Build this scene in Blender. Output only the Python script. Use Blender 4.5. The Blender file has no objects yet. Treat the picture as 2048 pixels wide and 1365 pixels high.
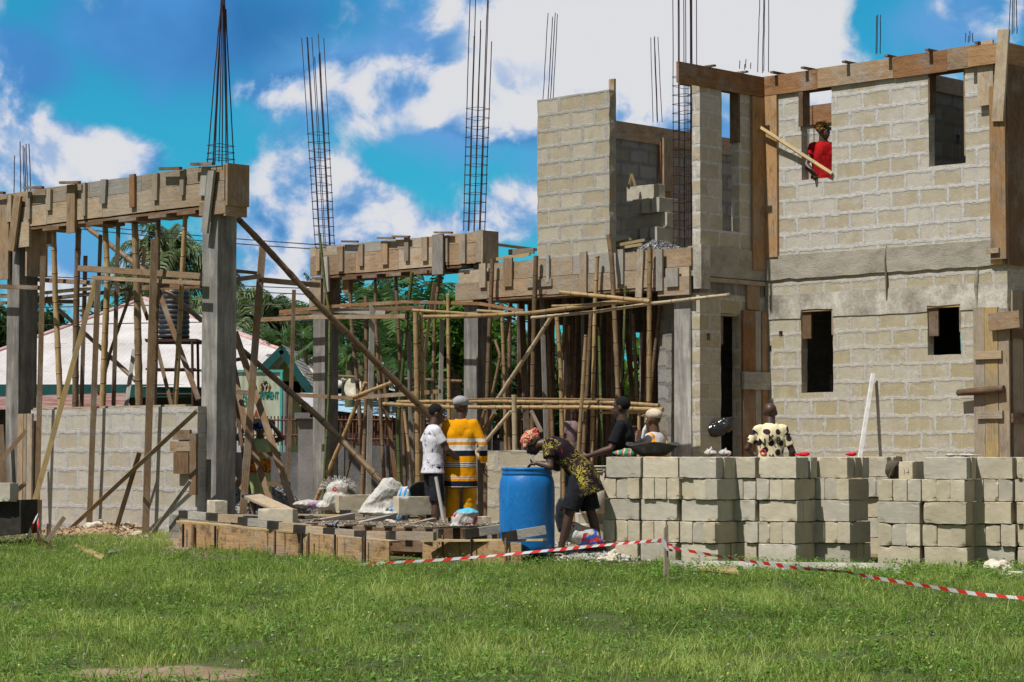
import bpy, bmesh, math, random
import numpy as np
from mathutils import Vector, Matrix, noise
R = math.radians
random.seed(7)
SC = bpy.context.scene
COL = SC.collection
# ------------------------------------------------------------ camera
FPX = 4600.0; CH = 1.2; PITCH = math.atan(222.5/FPX)
cam_d = bpy.data.cameras.new("camera"); cam = bpy.data.objects.new("camera", cam_d); COL.objects.link(cam)
cam_d.sensor_width = 36; cam_d.lens = 36*FPX/2048; cam_d.clip_start = .1; cam_d.clip_end = 3000
cam.location = (0, 0, CH); cam.rotation_euler = (math.pi/2+PITCH, 0, 0)
SC.camera = cam
# ------------------------------------------------------------ light
SUN_EL = 58; HX, HY = .86, .80       # horizontal travel direction of the sunlight
hd = Vector((HX, HY, 0)).normalized()
sdir = Vector((hd.x*math.cos(R(SUN_EL)), hd.y*math.cos(R(SUN_EL)), -math.sin(R(SUN_EL))))
sd = bpy.data.lights.new("sun", 'SUN'); sun = bpy.data.objects.new("sun", sd); COL.objects.link(sun)
sd.energy = 5.0; sd.angle = R(.53); sd.color = (1, .955, .89)
sun.rotation_euler = sdir.to_track_quat('-Z', 'Y').to_euler()
SC.view_settings.view_transform = 'Standard'; SC.view_settings.look = 'None'
SC.view_settings.exposure = .12; SC.view_settings.gamma = 1
SC.cycles.max_bounces = 6; SC.cycles.transparent_max_bounces = 8

class NT:
    """small helper to wire nodes"""
    def __init__(s, tree): s.t = tree; s.n = tree.nodes; s.l = tree.links
    def node(s, typ, **kw):
        n = s.n.new(typ)
        for k, v in kw.items(): setattr(n, k, v)
        return n
    def put(s, inp, v):
        if isinstance(v, bpy.types.NodeSocket): s.l.new(v, inp)
        elif v is not None:
            if isinstance(v, (tuple, list)) and inp.type == 'RGBA' and len(v) == 3: v = (*v, 1)
            inp.default_value = v
    def m(s, op, a, b=None, c=None, clamp=False):
        n = s.node('ShaderNodeMath', operation=op); n.use_clamp = clamp
        s.put(n.inputs[0], a); s.put(n.inputs[1], b); s.put(n.inputs[2], c); return n.outputs[0]
    def v(s, op, a, b=None):
        n = s.node('ShaderNodeVectorMath', operation=op); s.put(n.inputs[0], a)
        if op == 'SCALE': s.put(n.inputs[3], b)
        else: s.put(n.inputs[1], b)
        return n.outputs[1] if op in ('LENGTH', 'DISTANCE') else n.outputs[0]
    def mix(s, f, a, b, typ='MIX'):
        n = s.node('ShaderNodeMix', data_type='RGBA', blend_type=typ)
        s.put(n.inputs[0], f); s.put(n.inputs[6], a); s.put(n.inputs[7], b); return n.outputs[2]
    def rng(s, v, a, b, c=0, d=1, smooth=True):
        n = s.node('ShaderNodeMapRange', interpolation_type='SMOOTHSTEP' if smooth else 'LINEAR')
        for i, x in enumerate((v, a, b, c, d)): s.put(n.inputs[i], x)
        return n.outputs[0]
    def noise(s, vec, scale, detail=5, rough=.55, dist=0, col=False):
        n = s.node('ShaderNodeTexNoise'); s.put(n.inputs['Vector'], vec)
        n.inputs['Scale'].default_value = scale; n.inputs['Detail'].default_value = detail
        n.inputs['Roughness'].default_value = rough; n.inputs['Distortion'].default_value = dist
        return n.outputs['Color'] if col else n.outputs['Fac']
    def ramp(s, f, stops, interp='LINEAR'):
        n = s.node('ShaderNodeValToRGB'); s.put(n.inputs[0], f); cr = n.color_ramp; cr.interpolation = interp
        while len(cr.elements) < len(stops): cr.elements.new(.5)
        for e, (p, c) in zip(cr.elements, stops): e.position = p; e.color = (*c, 1)
        return n.outputs[0]
    def xyz(s, vec):
        n = s.node('ShaderNodeSeparateXYZ'); s.put(n.inputs[0], vec); return n.outputs
    def comb(s, x, y, z=0):
        n = s.node('ShaderNodeCombineXYZ')
        for i, a in enumerate((x, y, z)): s.put(n.inputs[i], a)
        return n.outputs[0]

def srgb(r, g, b):
    f = lambda c: (c/255/12.92) if c/255 <= .04045 else ((c/255+.055)/1.055)**2.4
    return (f(r), f(g), f(b))

# ------------------------------------------------------------ sky
world = bpy.data.worlds.new("World"); SC.world = world; world.use_nodes = True
w = NT(world.node_tree); w.n.clear()
out = w.node('ShaderNodeOutputWorld'); bg = w.node('ShaderNodeBackground'); w.l.new(bg.outputs[0], out.inputs[0])
SKY_STR = .1
bg.inputs[1].default_value = SKY_STR
sky = w.node('ShaderNodeTexSky', sky_type='NISHITA'); sky.sun_disc = False
sky.sun_elevation = R(SUN_EL); sky.sun_rotation = math.atan2(-hd.x, -hd.y); sky.altitude = 50
sky.air_density = 1.0; sky.dust_density = 1.0; sky.ozone_density = 2.5
tc = w.node('ShaderNodeTexCoord').outputs['Generated']
X, Y, Z = w.xyz(w.v('NORMALIZE', tc))
az = w.m('ARCTAN2', X, Y); el = w.m('ARCSINE', Z)
P = w.comb(az, el, 0)
def cl(px, py, rx, ry, wgt, fld=None):
    d = w.v('MULTIPLY', w.v('SUBTRACT', P, ((px-1024)/FPX, (905-py)/FPX, 0)), (FPX/rx, FPX/ry, 0))
    return w.m('MULTIPLY', w.rng(w.v('LENGTH', d), 1, 0), wgt)
BL = [(1370, 70, 520, 320, .66), (1150, 20, 380, 160, .35), (1600, 90, 260, 170, .5), (50, 310, 230, 150, .55), (205, 335, 180, 100, .48),
      (570, 350, 170, 150, .36), (690, 400, 190, 140, .36), (1010, 400, 190, 120, .30), (880, 470, 260, 90, .26), (640, 190, 230, 90, .26),
      (930, 190, 330, 170, .30), (570, 185, 170, 70, .30), (720, 160, 190, 70, .26), (1020, 120, 250, 190, .28), (1000, 250, 210, 110, .22), (560, 470, 260, 90, .25), (1300, 330, 420, 160, .3), (30, 190, 160, 90, .15), (760, 60, 260, 120, .18),
      (150, 180, 190, 150, -.40), (330, 250, 200, 90, -.40), (850, 320, 230, 80, -.42), (1740, 70, 150, 120, -.55), (1040, 330, 130, 80, -.40),
      (420, 330, 120, 120, -.2), (90, 80, 130, 90, -.45), (480, 70, 420, 130, -.25), (900, 400, 110, 60, -.2), (1900, 60, 240, 150, .15),
      (150, 560, 420, 90, .12), (560, 560, 300, 80, .14), (860, 580, 200, 70, -.15)]
def density(Pv):
    big = w.noise(Pv, 11, 3, .5); n = w.noise(Pv, 26, 9, .56, .25)
    s = w.m('ADD', w.m('MULTIPLY', w.m('SUBTRACT', n, .5), 1.45), w.m('MULTIPLY', w.m('SUBTRACT', big, .5), .35))
    return s
bias = None
for b in BL:
    c = cl(*b); bias = c if bias is None else w.m('ADD', bias, c)
n1 = density(P)
n2 = density(w.v('ADD', P, (-.005, .013, 0)))
dn = w.m('ADD', n1, w.m('ADD', bias, .06))
mask = w.rng(dn, .0, .36)
thick = w.rng(dn, .1, .62)
lit = w.m('SUBTRACT', n1, n2)                    # edge facing the sun is lighter
top = w.rng(lit, -.20, .20)
sbig = w.noise(w.v('ADD', P, (3.1, 1.7, 0)), 13, 6, .5)
whiteness = w.m('ADD', w.m('MULTIPLY', top, .72), w.m('MULTIPLY', thick, .50))
bigw = w.m('ADD', cl(1360, 60, 520, 290, .75), w.m('ADD', cl(1600, 60, 260, 200, .5), cl(1050, 20, 300, 150, .3)))
dark = w.m('ADD', cl(420, 90, 460, 190, .9), w.m('ADD', cl(1300, 300, 420, 120, .6), cl(560, 440, 300, 130, .22)))
whiteness = w.m('ADD', whiteness, w.m('SUBTRACT', bigw, w.m('MULTIPLY', dark, .7)))
ccol = w.ramp(whiteness, [(.05, srgb(70, 132, 190)), (.36, srgb(122, 164, 208)), (.60, srgb(172, 188, 214)), (.78, srgb(202, 208, 220)), (.98, srgb(213, 214, 218))])
K = w.m('DIVIDE', 1.0, SKY_STR)
ccol = w.v('SCALE', ccol, 1/SKY_STR)
clear = w.mix(1, sky.outputs[0], (.12, .86, 1.02), 'MULTIPLY')
# a dark blue cloud bank upper left
bank = w.rng(w.m('ADD', w.m('MAXIMUM', cl(450, 60, 560, 230, .95), w.m('MAXIMUM', cl(30, 150, 230, 150, .8), cl(900, 130, 420, 200, .6))), w.m('MULTIPLY', w.m('SUBTRACT', sbig, .5), 1.7)), .12, .75)
clear = w.mix(bank, clear, w.v('SCALE', w.ramp(sbig, [(.35, srgb(50, 112, 172)), (.65, srgb(76, 142, 205))]), 1/SKY_STR))
veil = w.m('MAXIMUM', w.m('MAXIMUM', cl(880, 170, 520, 260, 1.1), cl(1290, 300, 480, 230, 1.0)), w.m('MAXIMUM', cl(600, 460, 420, 170, .85), w.m('MAXIMUM', cl(100, 500, 420, 200, .7), cl(1900, 60, 300, 160, .8))))
veil = w.rng(w.m('ADD', veil, w.m('MULTIPLY', w.m('SUBTRACT', w.noise(w.v('ADD', P, (5, 2, 0)), 17, 6, .55), .5), 1.6)), .15, .95)
clear = w.mix(w.m('MULTIPLY', veil, .95), clear, w.v('SCALE', w.ramp(n1, [(.35, srgb(98, 152, 210)), (.6, srgb(150, 182, 220))]), 1/SKY_STR))
high = w.m('MAXIMUM', w.rng(el, .21, .42), w.rng(w.m('ABSOLUTE', az), .27, .5))                        # unseen grey cloud added overhead and around, dims and neutralises ambient light
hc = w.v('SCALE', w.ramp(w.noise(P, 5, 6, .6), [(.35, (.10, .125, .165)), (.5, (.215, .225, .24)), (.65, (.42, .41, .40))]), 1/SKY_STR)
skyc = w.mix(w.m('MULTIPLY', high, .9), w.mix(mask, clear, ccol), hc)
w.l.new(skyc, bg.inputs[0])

# ------------------------------------------------------------ geometry of the view
def PX(px, py, Yd):
    a = (px-1024)/FPX; v_ = (682.5-py)/FPX; c, s = math.cos(PITCH), math.sin(PITCH)
    dy = c-v_*s; dz = s+v_*c
    k = Yd/dy
    return Vector((a*k, Yd, CH+dz*k))
class Fac:
    """vertical plane through (x,y), running along U; t shifts it inwards along V"""
    def __init__(s, x, y, ang): s.o = Vector((x, y)); s.a = ang; s.u = Vector((math.cos(ang), math.sin(ang))); s.v = Vector((-math.sin(ang), math.cos(ang)))
    def s(s_, px, t=0):
        r = (px-1024)/FPX; o = s_.o+s_.v*t
        return (r*o.y-o.x)/(s_.u.x-r*s_.u.y)
    def Y(s_, px, t=0): return (s_.o+s_.v*t+s_.u*s_.s(px, t)).y
    def z(s_, px, py, t=0): return PX(px, py, s_.Y(px, t)).z
    def pt(s_, px, py, t=0): return PX(px, py, s_.Y(px, t))
    def loc(s_, sx, t=0, z=0):
        p = s_.o+s_.u*sx+s_.v*t; return Vector((p.x, p.y, z))
ANG = math.atan2(-4600, 4724)
FH = Fac(3.76, 34.1, ANG)
cw = FH.loc(0, -1.57)
F3 = Fac(cw.x, cw.y, ANG)
F1 = Fac((454-1024)/FPX*28.6, 28.6, ANG)
def gz(x, y):
    """ground height"""
    h = .13*min(1, max(0, (y-24.5)/4))
    return h+.025*noise.noise(Vector((x*.35, y*.3, 3)))

# ------------------------------------------------------------ objects and meshes
def tag(o, label=None, cat=None, group=None, kind=None):
    if label: o['label'] = label
    if cat: o['category'] = cat
    if group: o['group'] = group
    if kind: o['kind'] = kind
    return o
def thing(name, label, cat, loc=(0, 0, 0), rz=0, group=None):
    o = bpy.data.objects.new(name, None); COL.objects.link(o); o.location = loc; o.rotation_euler = (0, 0, rz)
    o.empty_display_size = .1
    return tag(o, label, cat, group)
class MB:
    def __init__(s): s.v = []; s.f = []; s.uv = []; s.sm = []
    def add(s, vs, fs, uvs, smooth=False):
        b = len(s.v); s.v += [tuple(x) for x in vs]
        for f, u in zip(fs, uvs): s.f.append([b+i for i in f]); s.uv += u; s.sm.append(smooth)
    def box(s, x0, x1, y0, y1, z0, z1, M=None, long='x', off=None):
        c = [Vector((x, y, z)) for x in (x0, x1) for y in (y0, y1) for z in (z0, z1)]
        F = [((0, 1, 3, 2), 'x'), ((4, 6, 7, 5), 'x'), ((0, 4, 5, 1), 'y'), ((2, 3, 7, 6), 'y'), ((0, 2, 6, 4), 'z'), ((1, 5, 7, 3), 'z')]
        ox, oy = off if off is not None else (0, 0)
        uvs = []
        for f, ax in F:
            pr = {'x': ('y', 'z'), 'y': ('x', 'z'), 'z': ('x', 'y')}[ax]
            if pr[1] == long: pr = (pr[1], pr[0])
            uvs.append([(getattr(c[i], pr[0])+ox, getattr(c[i], pr[1])+oy) for i in f])
        if M: c = [M @ p for p in c]
        s.add(c, [f for f, _ in F], uvs); return s
    def bar(s, p, q, wd, th, side=None, jag=0):
        p, q = Vector(p), Vector(q); d = q-p; L = d.length; d.normalize()
        sd_ = Vector(side) if side is not None else Vector((FH.v.x, FH.v.y, 0))
        n = (sd_-d*sd_.dot(d)).normalized(); b = d.cross(n)
        M = Matrix((d, b, n)).transposed().to_4x4(); M.translation = p
        s.box(0, L, -wd/2, wd/2, -th/2, th/2, M, 'x', (random.random()*50, random.random()*50))
        return s
    def tube(s, pts, rads, n=8, cap=True, smooth=True, seed=0):
        pts = [Vector(p) for p in pts]; m = len(pts)
        if not hasattr(rads, '__len__'): rads = [rads]*m
        vs = []; acc = 0; us = []
        ref = Vector((0, 0, 1)) if abs((pts[-1]-pts[0]).normalized().z) < .8 else Vector((1, 0, 0))
        for i in range(m):
            d = (pts[min(i+1, m-1)]-pts[max(i-1, 0)]).normalized()
            a = d.cross(ref).normalized(); b = a.cross(d)
            if i: acc += (pts[i]-pts[i-1]).length
            us.append(acc+seed)
            for k in range(n):
                t = 2*math.pi*k/n; vs.append(pts[i]+(a*math.cos(t)+b*math.sin(t))*rads[i])
        fs = []; uv = []
        for i in range(m-1):
            for k in range(n):
                k2 = (k+1) % n; fs.append((i*n+k, i*n+k2, (i+1)*n+k2, (i+1)*n+k))
                v0, v1 = k/n*.3, (k+1)/n*.3
                uv.append([(us[i], v0), (us[i], v1), (us[i+1], v1), (us[i+1], v0)])
        s.add(vs, fs, uv, smooth)
        if cap:
            s.add(vs[:n], [tuple(range(n))], [[(us[0], 0)]*n]); s.add(vs[-n:], [tuple(range(n))[::-1]], [[(us[-1], 0)]*n])
        return s
    def lathe(s, prof, n=32, c=(0, 0, 0), smooth=True):
        vs = []; fs = []; uv = []
        for r, z in prof:
            for k in range(n):
                t = 2*math.pi*k/n; vs.append((c[0]+r*math.cos(t), c[1]+r*math.sin(t), c[2]+z))
        for i in range(len(prof)-1):
            for k in range(n):
                k2 = (k+1) % n; fs.append((i*n+k, i*n+k2, (i+1)*n+k2, (i+1)*n+k)); uv.append([(k/n, prof[i][1]), ((k+1)/n, prof[i][1]), ((k+1)/n, prof[i+1][1]), (k/n, prof[i+1][1])])
        s.add(vs, fs, uv, smooth); return s
    def build(s, name, mat, parent=None, loc=None, label=None):
        me = bpy.data.meshes.new(name); me.from_pydata(s.v, [], s.f)
        ul = me.uv_layers.new(name='UVMap'); ul.data.foreach_set('uv', np.array(s.uv, dtype=np.float32).ravel())
        me.polygons.foreach_set('use_smooth', s.sm); me.materials.append(mat); me.update()
        o = bpy.data.objects.new(name, me); COL.objects.link(o)
        if parent: o.parent = parent
        if loc is not None: o.location = loc
        if label: o['label'] = label
        return o

def walled(name, mat, parent, xs0, xs1, z0, z1, holes, y0, y1, axis='x', jag=.012):
    """block wall running along x (or y) with rectangular openings, one closed skin; edges of openings slightly uneven"""
    def cuts(lo, hi, extra, step):
        a = sorted(set([lo, hi]+[e for e in extra if lo < e < hi])); r = [a[0]]
        for b in a[1:]:
            n = max(1, int(round((b-r[-1])/step))); s0 = r[-1]
            r += [s0+(b-s0)*i/n for i in range(1, n+1)]
        return r
    X_ = cuts(xs0, xs1, [h[i] for h in holes for i in (0, 1)], .16); Z_ = cuts(z0, z1, [h[i] for h in holes for i in (2, 3)], .13)
    def solid(i, j):
        if i < 0 or j < 0 or i >= len(X_)-1 or j >= len(Z_)-1: return False
        cx, cz = (X_[i]+X_[i+1])/2, (Z_[j]+Z_[j+1])/2
        return not any(h[0] < cx < h[1] and h[2] < cz < h[3] for h in holes)
    vs = []; idx = {}; fs = []; uv = []
    def vert(i, j, k):
        if (i, j, k) not in idx:
            nb = [solid(i-a, j-b) for a in (0, 1) for b in (0, 1)]
            x, z, y = X_[i], Z_[j], (y0, y1)[k]
            e = Vector((x*3.1, z*3.1, k*.3+y0))
            if not all(nb):
                x += jag*noise.noise(e*2.3+Vector((9, 0, 0))); z += jag*noise.noise(e*2.3+Vector((0, 9, 0)))
            y += .006*noise.noise(e)*(1 if k else -1)
            idx[(i, j, k)] = len(vs); vs.append(((x, y, z) if axis == 'x' else (y, x, z), (x, z), y))
        return idx[(i, j, k)]
    def q(a, m):
        fs.append(tuple(a))
        uv.append([((vs[i][1][0], vs[i][1][1]) if m == 0 else (vs[i][2], vs[i][1][1]) if m == 1 else (vs[i][1][0], vs[i][2])) for i in a])
    for i in range(len(X_)-1):
        for j in range(len(Z_)-1):
            if not solid(i, j): continue
            q([vert(i, j, 0), vert(i+1, j, 0), vert(i+1, j+1, 0), vert(i, j+1, 0)], 0)
            q([vert(i+1, j, 1), vert(i, j, 1), vert(i, j+1, 1), vert(i+1, j+1, 1)], 0)
            if not solid(i-1, j): q([vert(i, j, 1), vert(i, j, 0), vert(i, j+1, 0), vert(i, j+1, 1)], 1)
            if not solid(i+1, j): q([vert(i+1, j, 0), vert(i+1, j, 1), vert(i+1, j+1, 1), vert(i+1, j+1, 0)], 1)
            if not solid(i, j-1): q([vert(i, j, 1), vert(i+1, j, 1), vert(i+1, j, 0), vert(i, j, 0)], 2)
            if not solid(i, j+1): q([vert(i, j+1, 0), vert(i+1, j+1, 0), vert(i+1, j+1, 1), vert(i, j+1, 1)], 2)
    b = MB(); b.add([v[0] for v in vs], fs, uv); return b.build(name, mat, parent)

# ------------------------------------------------------------ materials
def new_mat(name):
    m = bpy.data.materials.new(name); m.use_nodes = True; t = NT(m.node_tree); t.n.clear()
    o = t.node('ShaderNodeOutputMaterial'); p = t.node('ShaderNodeBsdfPrincipled'); t.l.new(p.outputs[0], o.inputs[0])
    p.inputs['Specular IOR Level'].default_value = .25
    return m, t, p
def bump(t, p, h, dist=.01, strength=1):
    b = t.node('ShaderNodeBump'); t.put(b.inputs['Height'], h); b.inputs['Distance'].default_value = dist; b.inputs['Strength'].default_value = strength
    t.l.new(b.outputs[0], p.inputs['Normal'])
def coords(t, kind='UV', scale=(1, 1, 1), rnd=True):
    c = t.node('ShaderNodeTexCoord').outputs[kind]
    if rnd:
        r = t.node('ShaderNodeObjectInfo').outputs['Random']; c = t.v('ADD', c, t.v('SCALE', (37., 19., 11.), r))
    return t.v('MULTIPLY', c, scale)
def rndval(t, amt):
    r = t.node('ShaderNodeObjectInfo').outputs['Random']; return t.rng(r, 0, 1, 1-amt, 1+amt, False)
def M_noise(name, stops, scale=4, stretch=(1, 1, 1), kind='Object', rough=.85, bd=.004, detail=7, rnd=.1, spec=.25, fine=40, metal=0):
    m, t, p = new_mat(name); c = coords(t, kind, stretch)
    n = t.noise(c, scale, detail, .62); f = t.noise(c, fine, 3, .6)
    col = t.ramp(t.m('ADD', t.m('MULTIPLY', n, .8), t.m('MULTIPLY', f, .2)), stops)
    col = t.v('SCALE', col, rndval(t, rnd)); t.l.new(col, p.inputs['Base Color'])
    p.inputs['Roughness'].default_value = rough; p.inputs['Specular IOR Level'].default_value = spec; p.inputs['Metallic'].default_value = metal
    bump(t, p, t.m('ADD', n, t.m('MULTIPLY', f, .6)), bd); return m
def M_wood(name, a, b, c, rough=.8, stain=.5, cement=0., rnd=.22):
    m, t, p = new_mat(name); u = coords(t, 'UV')
    g = t.noise(t.v('MULTIPLY', u, (3.5, 55, 1)), 1, 6, .65, 1.2)
    saw = t.noise(t.v('MULTIPLY', t.comb(t.m('ADD', t.xyz(u)[0], t.m('MULTIPLY', t.xyz(u)[1], 1.1)), t.xyz(u)[1], 0), (46, 3, 1)), 1, 3, .6)
    bigc = t.noise(u, 3.2, 4, .6)
    f = t.m('ADD', t.m('MULTIPLY', g, .55), t.m('ADD', t.m('MULTIPLY', saw, .27), t.m('MULTIPLY', bigc, .30)))
    col = t.ramp(f, [(.36, a), (.55, b), (.74, c)])
    st = t.rng(t.noise(t.v('MULTIPLY', u, (2.2, 7, 1)), 1.6, 5, .7), .54, .72)
    col = t.mix(t.m('MULTIPLY', st, stain), col, tuple(x*.28 for x in a))
    gw = t.rng(t.noise(u, 1.7, 6, .7), .47, .62); col = t.mix(t.m('MULTIPLY', gw, .5), col, t.mix(1, (.30, .275, .24), t.ramp(f, [(.4, (.4, .4, .4)), (.7, (1.1, 1.1, 1.1))]), 'MULTIPLY'))
    if cement:
        ce = t.rng(t.noise(u, 5, 6, .7), .52, .68); col = t.mix(t.m('MULTIPLY', ce, cement), col, (.36, .35, .32))
    col = t.v('SCALE', col, rndval(t, rnd)); t.l.new(col, p.inputs['Base Color']); p.inputs['Roughness'].default_value = rough
    bump(t, p, t.m('ADD', g, t.m('MULTIPLY', saw, .8)), .004); return m
WOOD_ORG = M_wood('orange_timber', (.15, .078, .034), (.31, .18, .082), (.43, .285, .15), stain=.6)
WOOD_NEW = M_wood('sawn_timber', (.14, .086, .045), (.27, .183, .108), (.39, .295, .19), stain=.6, cement=.35)
WOOD_OLD = M_wood('weathered_timber', (.15, .11, .075), (.27, .22, .16), (.38, .33, .26), stain=.4)
WOOD_CEM = M_wood('cement_stained_timber', (.20, .13, .07), (.33, .25, .165), (.43, .37, .28), stain=.45, cement=.55)
WOOD_DARK = M_wood('dark_timber', (.07, .04, .022), (.14, .082, .045), (.23, .145, .085), stain=.6)
WOOD_GREY = M_wood('grey_timber', (.15, .14, .12), (.26, .245, .22), (.38, .37, .34), stain=.3)
WOOD_RED = M_wood('red_brown_timber', (.10, .045, .018), (.21, .105, .045), (.32, .18, .085), stain=.7)
WOOD_YEL = M_wood('fresh_timber', (.28, .19, .08), (.42, .30, .13), (.52, .40, .20), stain=.3)
def M_bamboo(name, a, b, c, stain=.5):
    m, t, p = new_mat(name); u = coords(t, 'UV')
    x = t.xyz(u)[0]; wob = t.noise(t.comb(t.m('MULTIPLY', x, .8), 0, 0), 2, 1)
    ph = t.m('FRACT', t.m('DIVIDE', t.m('ADD', x, t.m('MULTIPLY', wob, .2)), .34))
    ring = t.rng(t.m('ABSOLUTE', t.m('SUBTRACT', ph, .5)), .035, .012)
    g = t.noise(t.v('MULTIPLY', u, (5, 40, 1)), 1, 5, .6); big = t.noise(u, 2.5, 5, .65)
    col = t.ramp(t.m('ADD', t.m('MULTIPLY', g, .45), t.m('MULTIPLY', big, .55)), [(.34, a), (.52, b), (.68, c)])
    st = t.rng(t.noise(t.v('MULTIPLY', u, (4, 9, 1)), 1.5, 5, .7), .53, .68)
    col = t.mix(t.m('MULTIPLY', st, stain), col, tuple(k*.35 for k in a))
    col = t.mix(t.m('MULTIPLY', ring, .75), col, tuple(k*.4 for k in a))
    col = t.v('SCALE', col, rndval(t, .2)); t.l.new(col, p.inputs['Base Color']); p.inputs['Roughness'].default_value = .5
    p.inputs['Specular IOR Level'].default_value = .35
    bump(t, p, t.m('ADD', t.m('MULTIPLY', ring, -1), t.m('MULTIPLY', g, .25)), .004); return m
BAM = M_bamboo('dry_bamboo', (.17, .11, .05), (.30, .205, .095), (.41, .31, .165))
BAM_OLD = M_bamboo('old_bamboo', (.085, .055, .03), (.16, .105, .058), (.24, .175, .105), .6)
BAM_MID = M_bamboo('used_bamboo', (.115, .076, .038), (.21, .145, .072), (.30, .22, .12), .5)
WOOD_BRN = M_wood('brown_used_timber', (.10, .062, .032), (.185, .12, .066), (.275, .20, .125), stain=.5)
BAM_PALE = M_bamboo('pale_bamboo', (.28, .22, .13), (.42, .35, .23), (.52, .46, .34), .45)
BAM_GREEN = M_bamboo('green_bamboo', (.035, .06, .018), (.09, .12, .035), (.22, .21, .07), .3)
def M_column(name, dark=1.):
    m, t, p = new_mat(name); c = coords(t, 'Object')
    n = t.noise(t.v('MULTIPLY', c, (9, 9, .9)), 1, 7, .65); n2 = t.noise(c, 3, 6, .7); sp = t.noise(t.v('MULTIPLY', c, (30, 30, 4)), 1, 3)
    f = t.m('ADD', t.m('MULTIPLY', n, .55), t.m('ADD', t.m('MULTIPLY', n2, .3), t.m('MULTIPLY', sp, .15)))
    k = dark
    t.l.new(t.ramp(f, [(.34, (.065*k, .062*k, .058*k)), (.5, (.165*k, .158*k, .147*k)), (.66, (.32*k, .31*k, .285*k))]), p.inputs['Base Color'])
    p.inputs['Roughness'].default_value = .9; bump(t, p, t.m('ADD', n, t.m('MULTIPLY', sp, .8)), .012); return m
CONC = M_column('streaked_concrete'); CONC_L = M_column('rough_concrete', 1.5)
def M_wall(name, c1, c2, mort, rowh=.245, bw=.475, dist=.035, recess=1., offz=0., streak=.3, dirt=.3):
    m, t, p = new_mat(name)
    u = t.node('ShaderNodeTexCoord').outputs['UV']
    w1 = t.noise(u, 3.2, 4, .6, 0, True); w2 = t.noise(u, 24, 5, .7, 0, True)
    du = t.v('ADD', t.v('SCALE', t.v('SUBTRACT', w1, (.5, .5, .5)), dist*1.6), t.v('SCALE', t.v('SUBTRACT', w2, (.5, .5, .5)), dist*1.3))
    uu = t.v('ADD', t.v('ADD', u, du), (.11, offz, 0))
    b = t.node('ShaderNodeTexBrick'); t.l.new(uu, b.inputs['Vector']); b.offset = .5; b.squash = 1
    b.inputs['Scale'].default_value = 1; b.inputs['Brick Width'].default_value = bw; b.inputs['Row Height'].default_value = rowh
    b.inputs['Mortar Size'].default_value = .029; b.inputs['Mortar Smooth'].default_value = .5; b.inputs['Bias'].default_value = 0
    b.inputs['Color1'].default_value = (0, 0, 0, 1); b.inputs['Color2'].default_value = (1, 1, 1, 1); b.inputs['Mortar'].default_value = (.5, .5, .5, 1)
    bc = t.xyz(b.outputs['Color'])[0]
    n = t.noise(u, 7, 7, .65); n2 = t.noise(t.v('MULTIPLY', u, (1, .35, 1)), 5, 6, .65); f = t.noise(u, 60, 4, .7)
    blk = t.mix(t.rng(t.m('ADD', bc, t.m('MULTIPLY', t.m('SUBTRACT', n2, .5), 1.2)), .1, .9), c1, c2)
    blk = t.mix(1, blk, t.ramp(t.m('ADD', t.m('MULTIPLY', n, .6), t.m('MULTIPLY', f, .4)), [(.3, (.8, .8, .8)), (.7, (1.1, 1.1, 1.1))]), 'MULTIPLY')
    sm = t.rng(t.noise(u, 6, 7, .72, .5), .44, .62)             # mortar smeared over the edges
    fac = b.outputs['Fac']
    near = t.node('ShaderNodeTexBrick'); t.l.new(uu, near.inputs['Vector']); near.offset = .5
    for k_, v_ in (('Scale', 1), ('Brick Width', bw), ('Row Height', rowh), ('Mortar Size', .06), ('Mortar Smooth', .9)): near.inputs[k_].default_value = v_
    mf = t.m('MAXIMUM', fac, t.m('MULTIPLY', sm, t.rng(near.outputs['Fac'], .05, .7)), clamp=True)
    mcol = t.mix(1, mort, t.ramp(t.noise(u, 14, 6, .75), [(.3, (.66, .66, .67)), (.5, (.88, .88, .88)), (.7, (1.12, 1.12, 1.12))]), 'MULTIPLY')
    mf2 = t.m('MAXIMUM', mf, t.m('MULTIPLY', t.rng(t.noise(u, 2.2, 8, .72), .48, .66), streak))
    col = t.mix(mf2, blk, mcol)
    # run-down streaks
    sr = t.rng(t.noise(t.v('MULTIPLY', u, (14, .8, 1)), 1, 5, .65), .56, .74)
    col = t.mix(t.m('MULTIPLY', sr, dirt), col, (.47, .46, .43))
    edge = t.rng(t.m('ABSOLUTE', t.m('SUBTRACT', fac, .35)), .3, .0)
    col = t.mix(t.m('MULTIPLY', edge, .28*recess), col, (.16, .15, .13))
    t.l.new(col, p.inputs['Base Color']); p.inputs['Roughness'].default_value = .93; p.inputs['Specular IOR Level'].default_value = .12
    h = t.m('ADD', t.m('MULTIPLY', mf, .8), t.m('ADD', t.m('MULTIPLY', t.noise(u, 22, 5, .75), .8), t.m('MULTIPLY', f, .25)))
    bump(t, p, h, .010, .8); return m
WALL_UP = M_wall('upper_block_wall', srgb(166, 156, 135), srgb(180, 175, 164), srgb(188, 187, 184), streak=.5)
WALL_LOW = M_wall('lower_block_wall', srgb(161, 151, 122), srgb(172, 166, 149), srgb(182, 179, 171), recess=.7, streak=.85, dirt=.6, dist=.04)
WALL_L = M_wall('left_low_block_wall', srgb(164, 155, 138), srgb(176, 171, 161), srgb(174, 172, 170), recess=.25, streak=.4)
WALL_C = M_wall('tall_panel_block_wall', srgb(158, 148, 126), srgb(170, 164, 148), srgb(160, 159, 154), recess=1.2, streak=.12, dist=.02)
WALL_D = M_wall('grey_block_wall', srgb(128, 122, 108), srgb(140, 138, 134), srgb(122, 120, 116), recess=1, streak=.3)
BLOCKS = []
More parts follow.
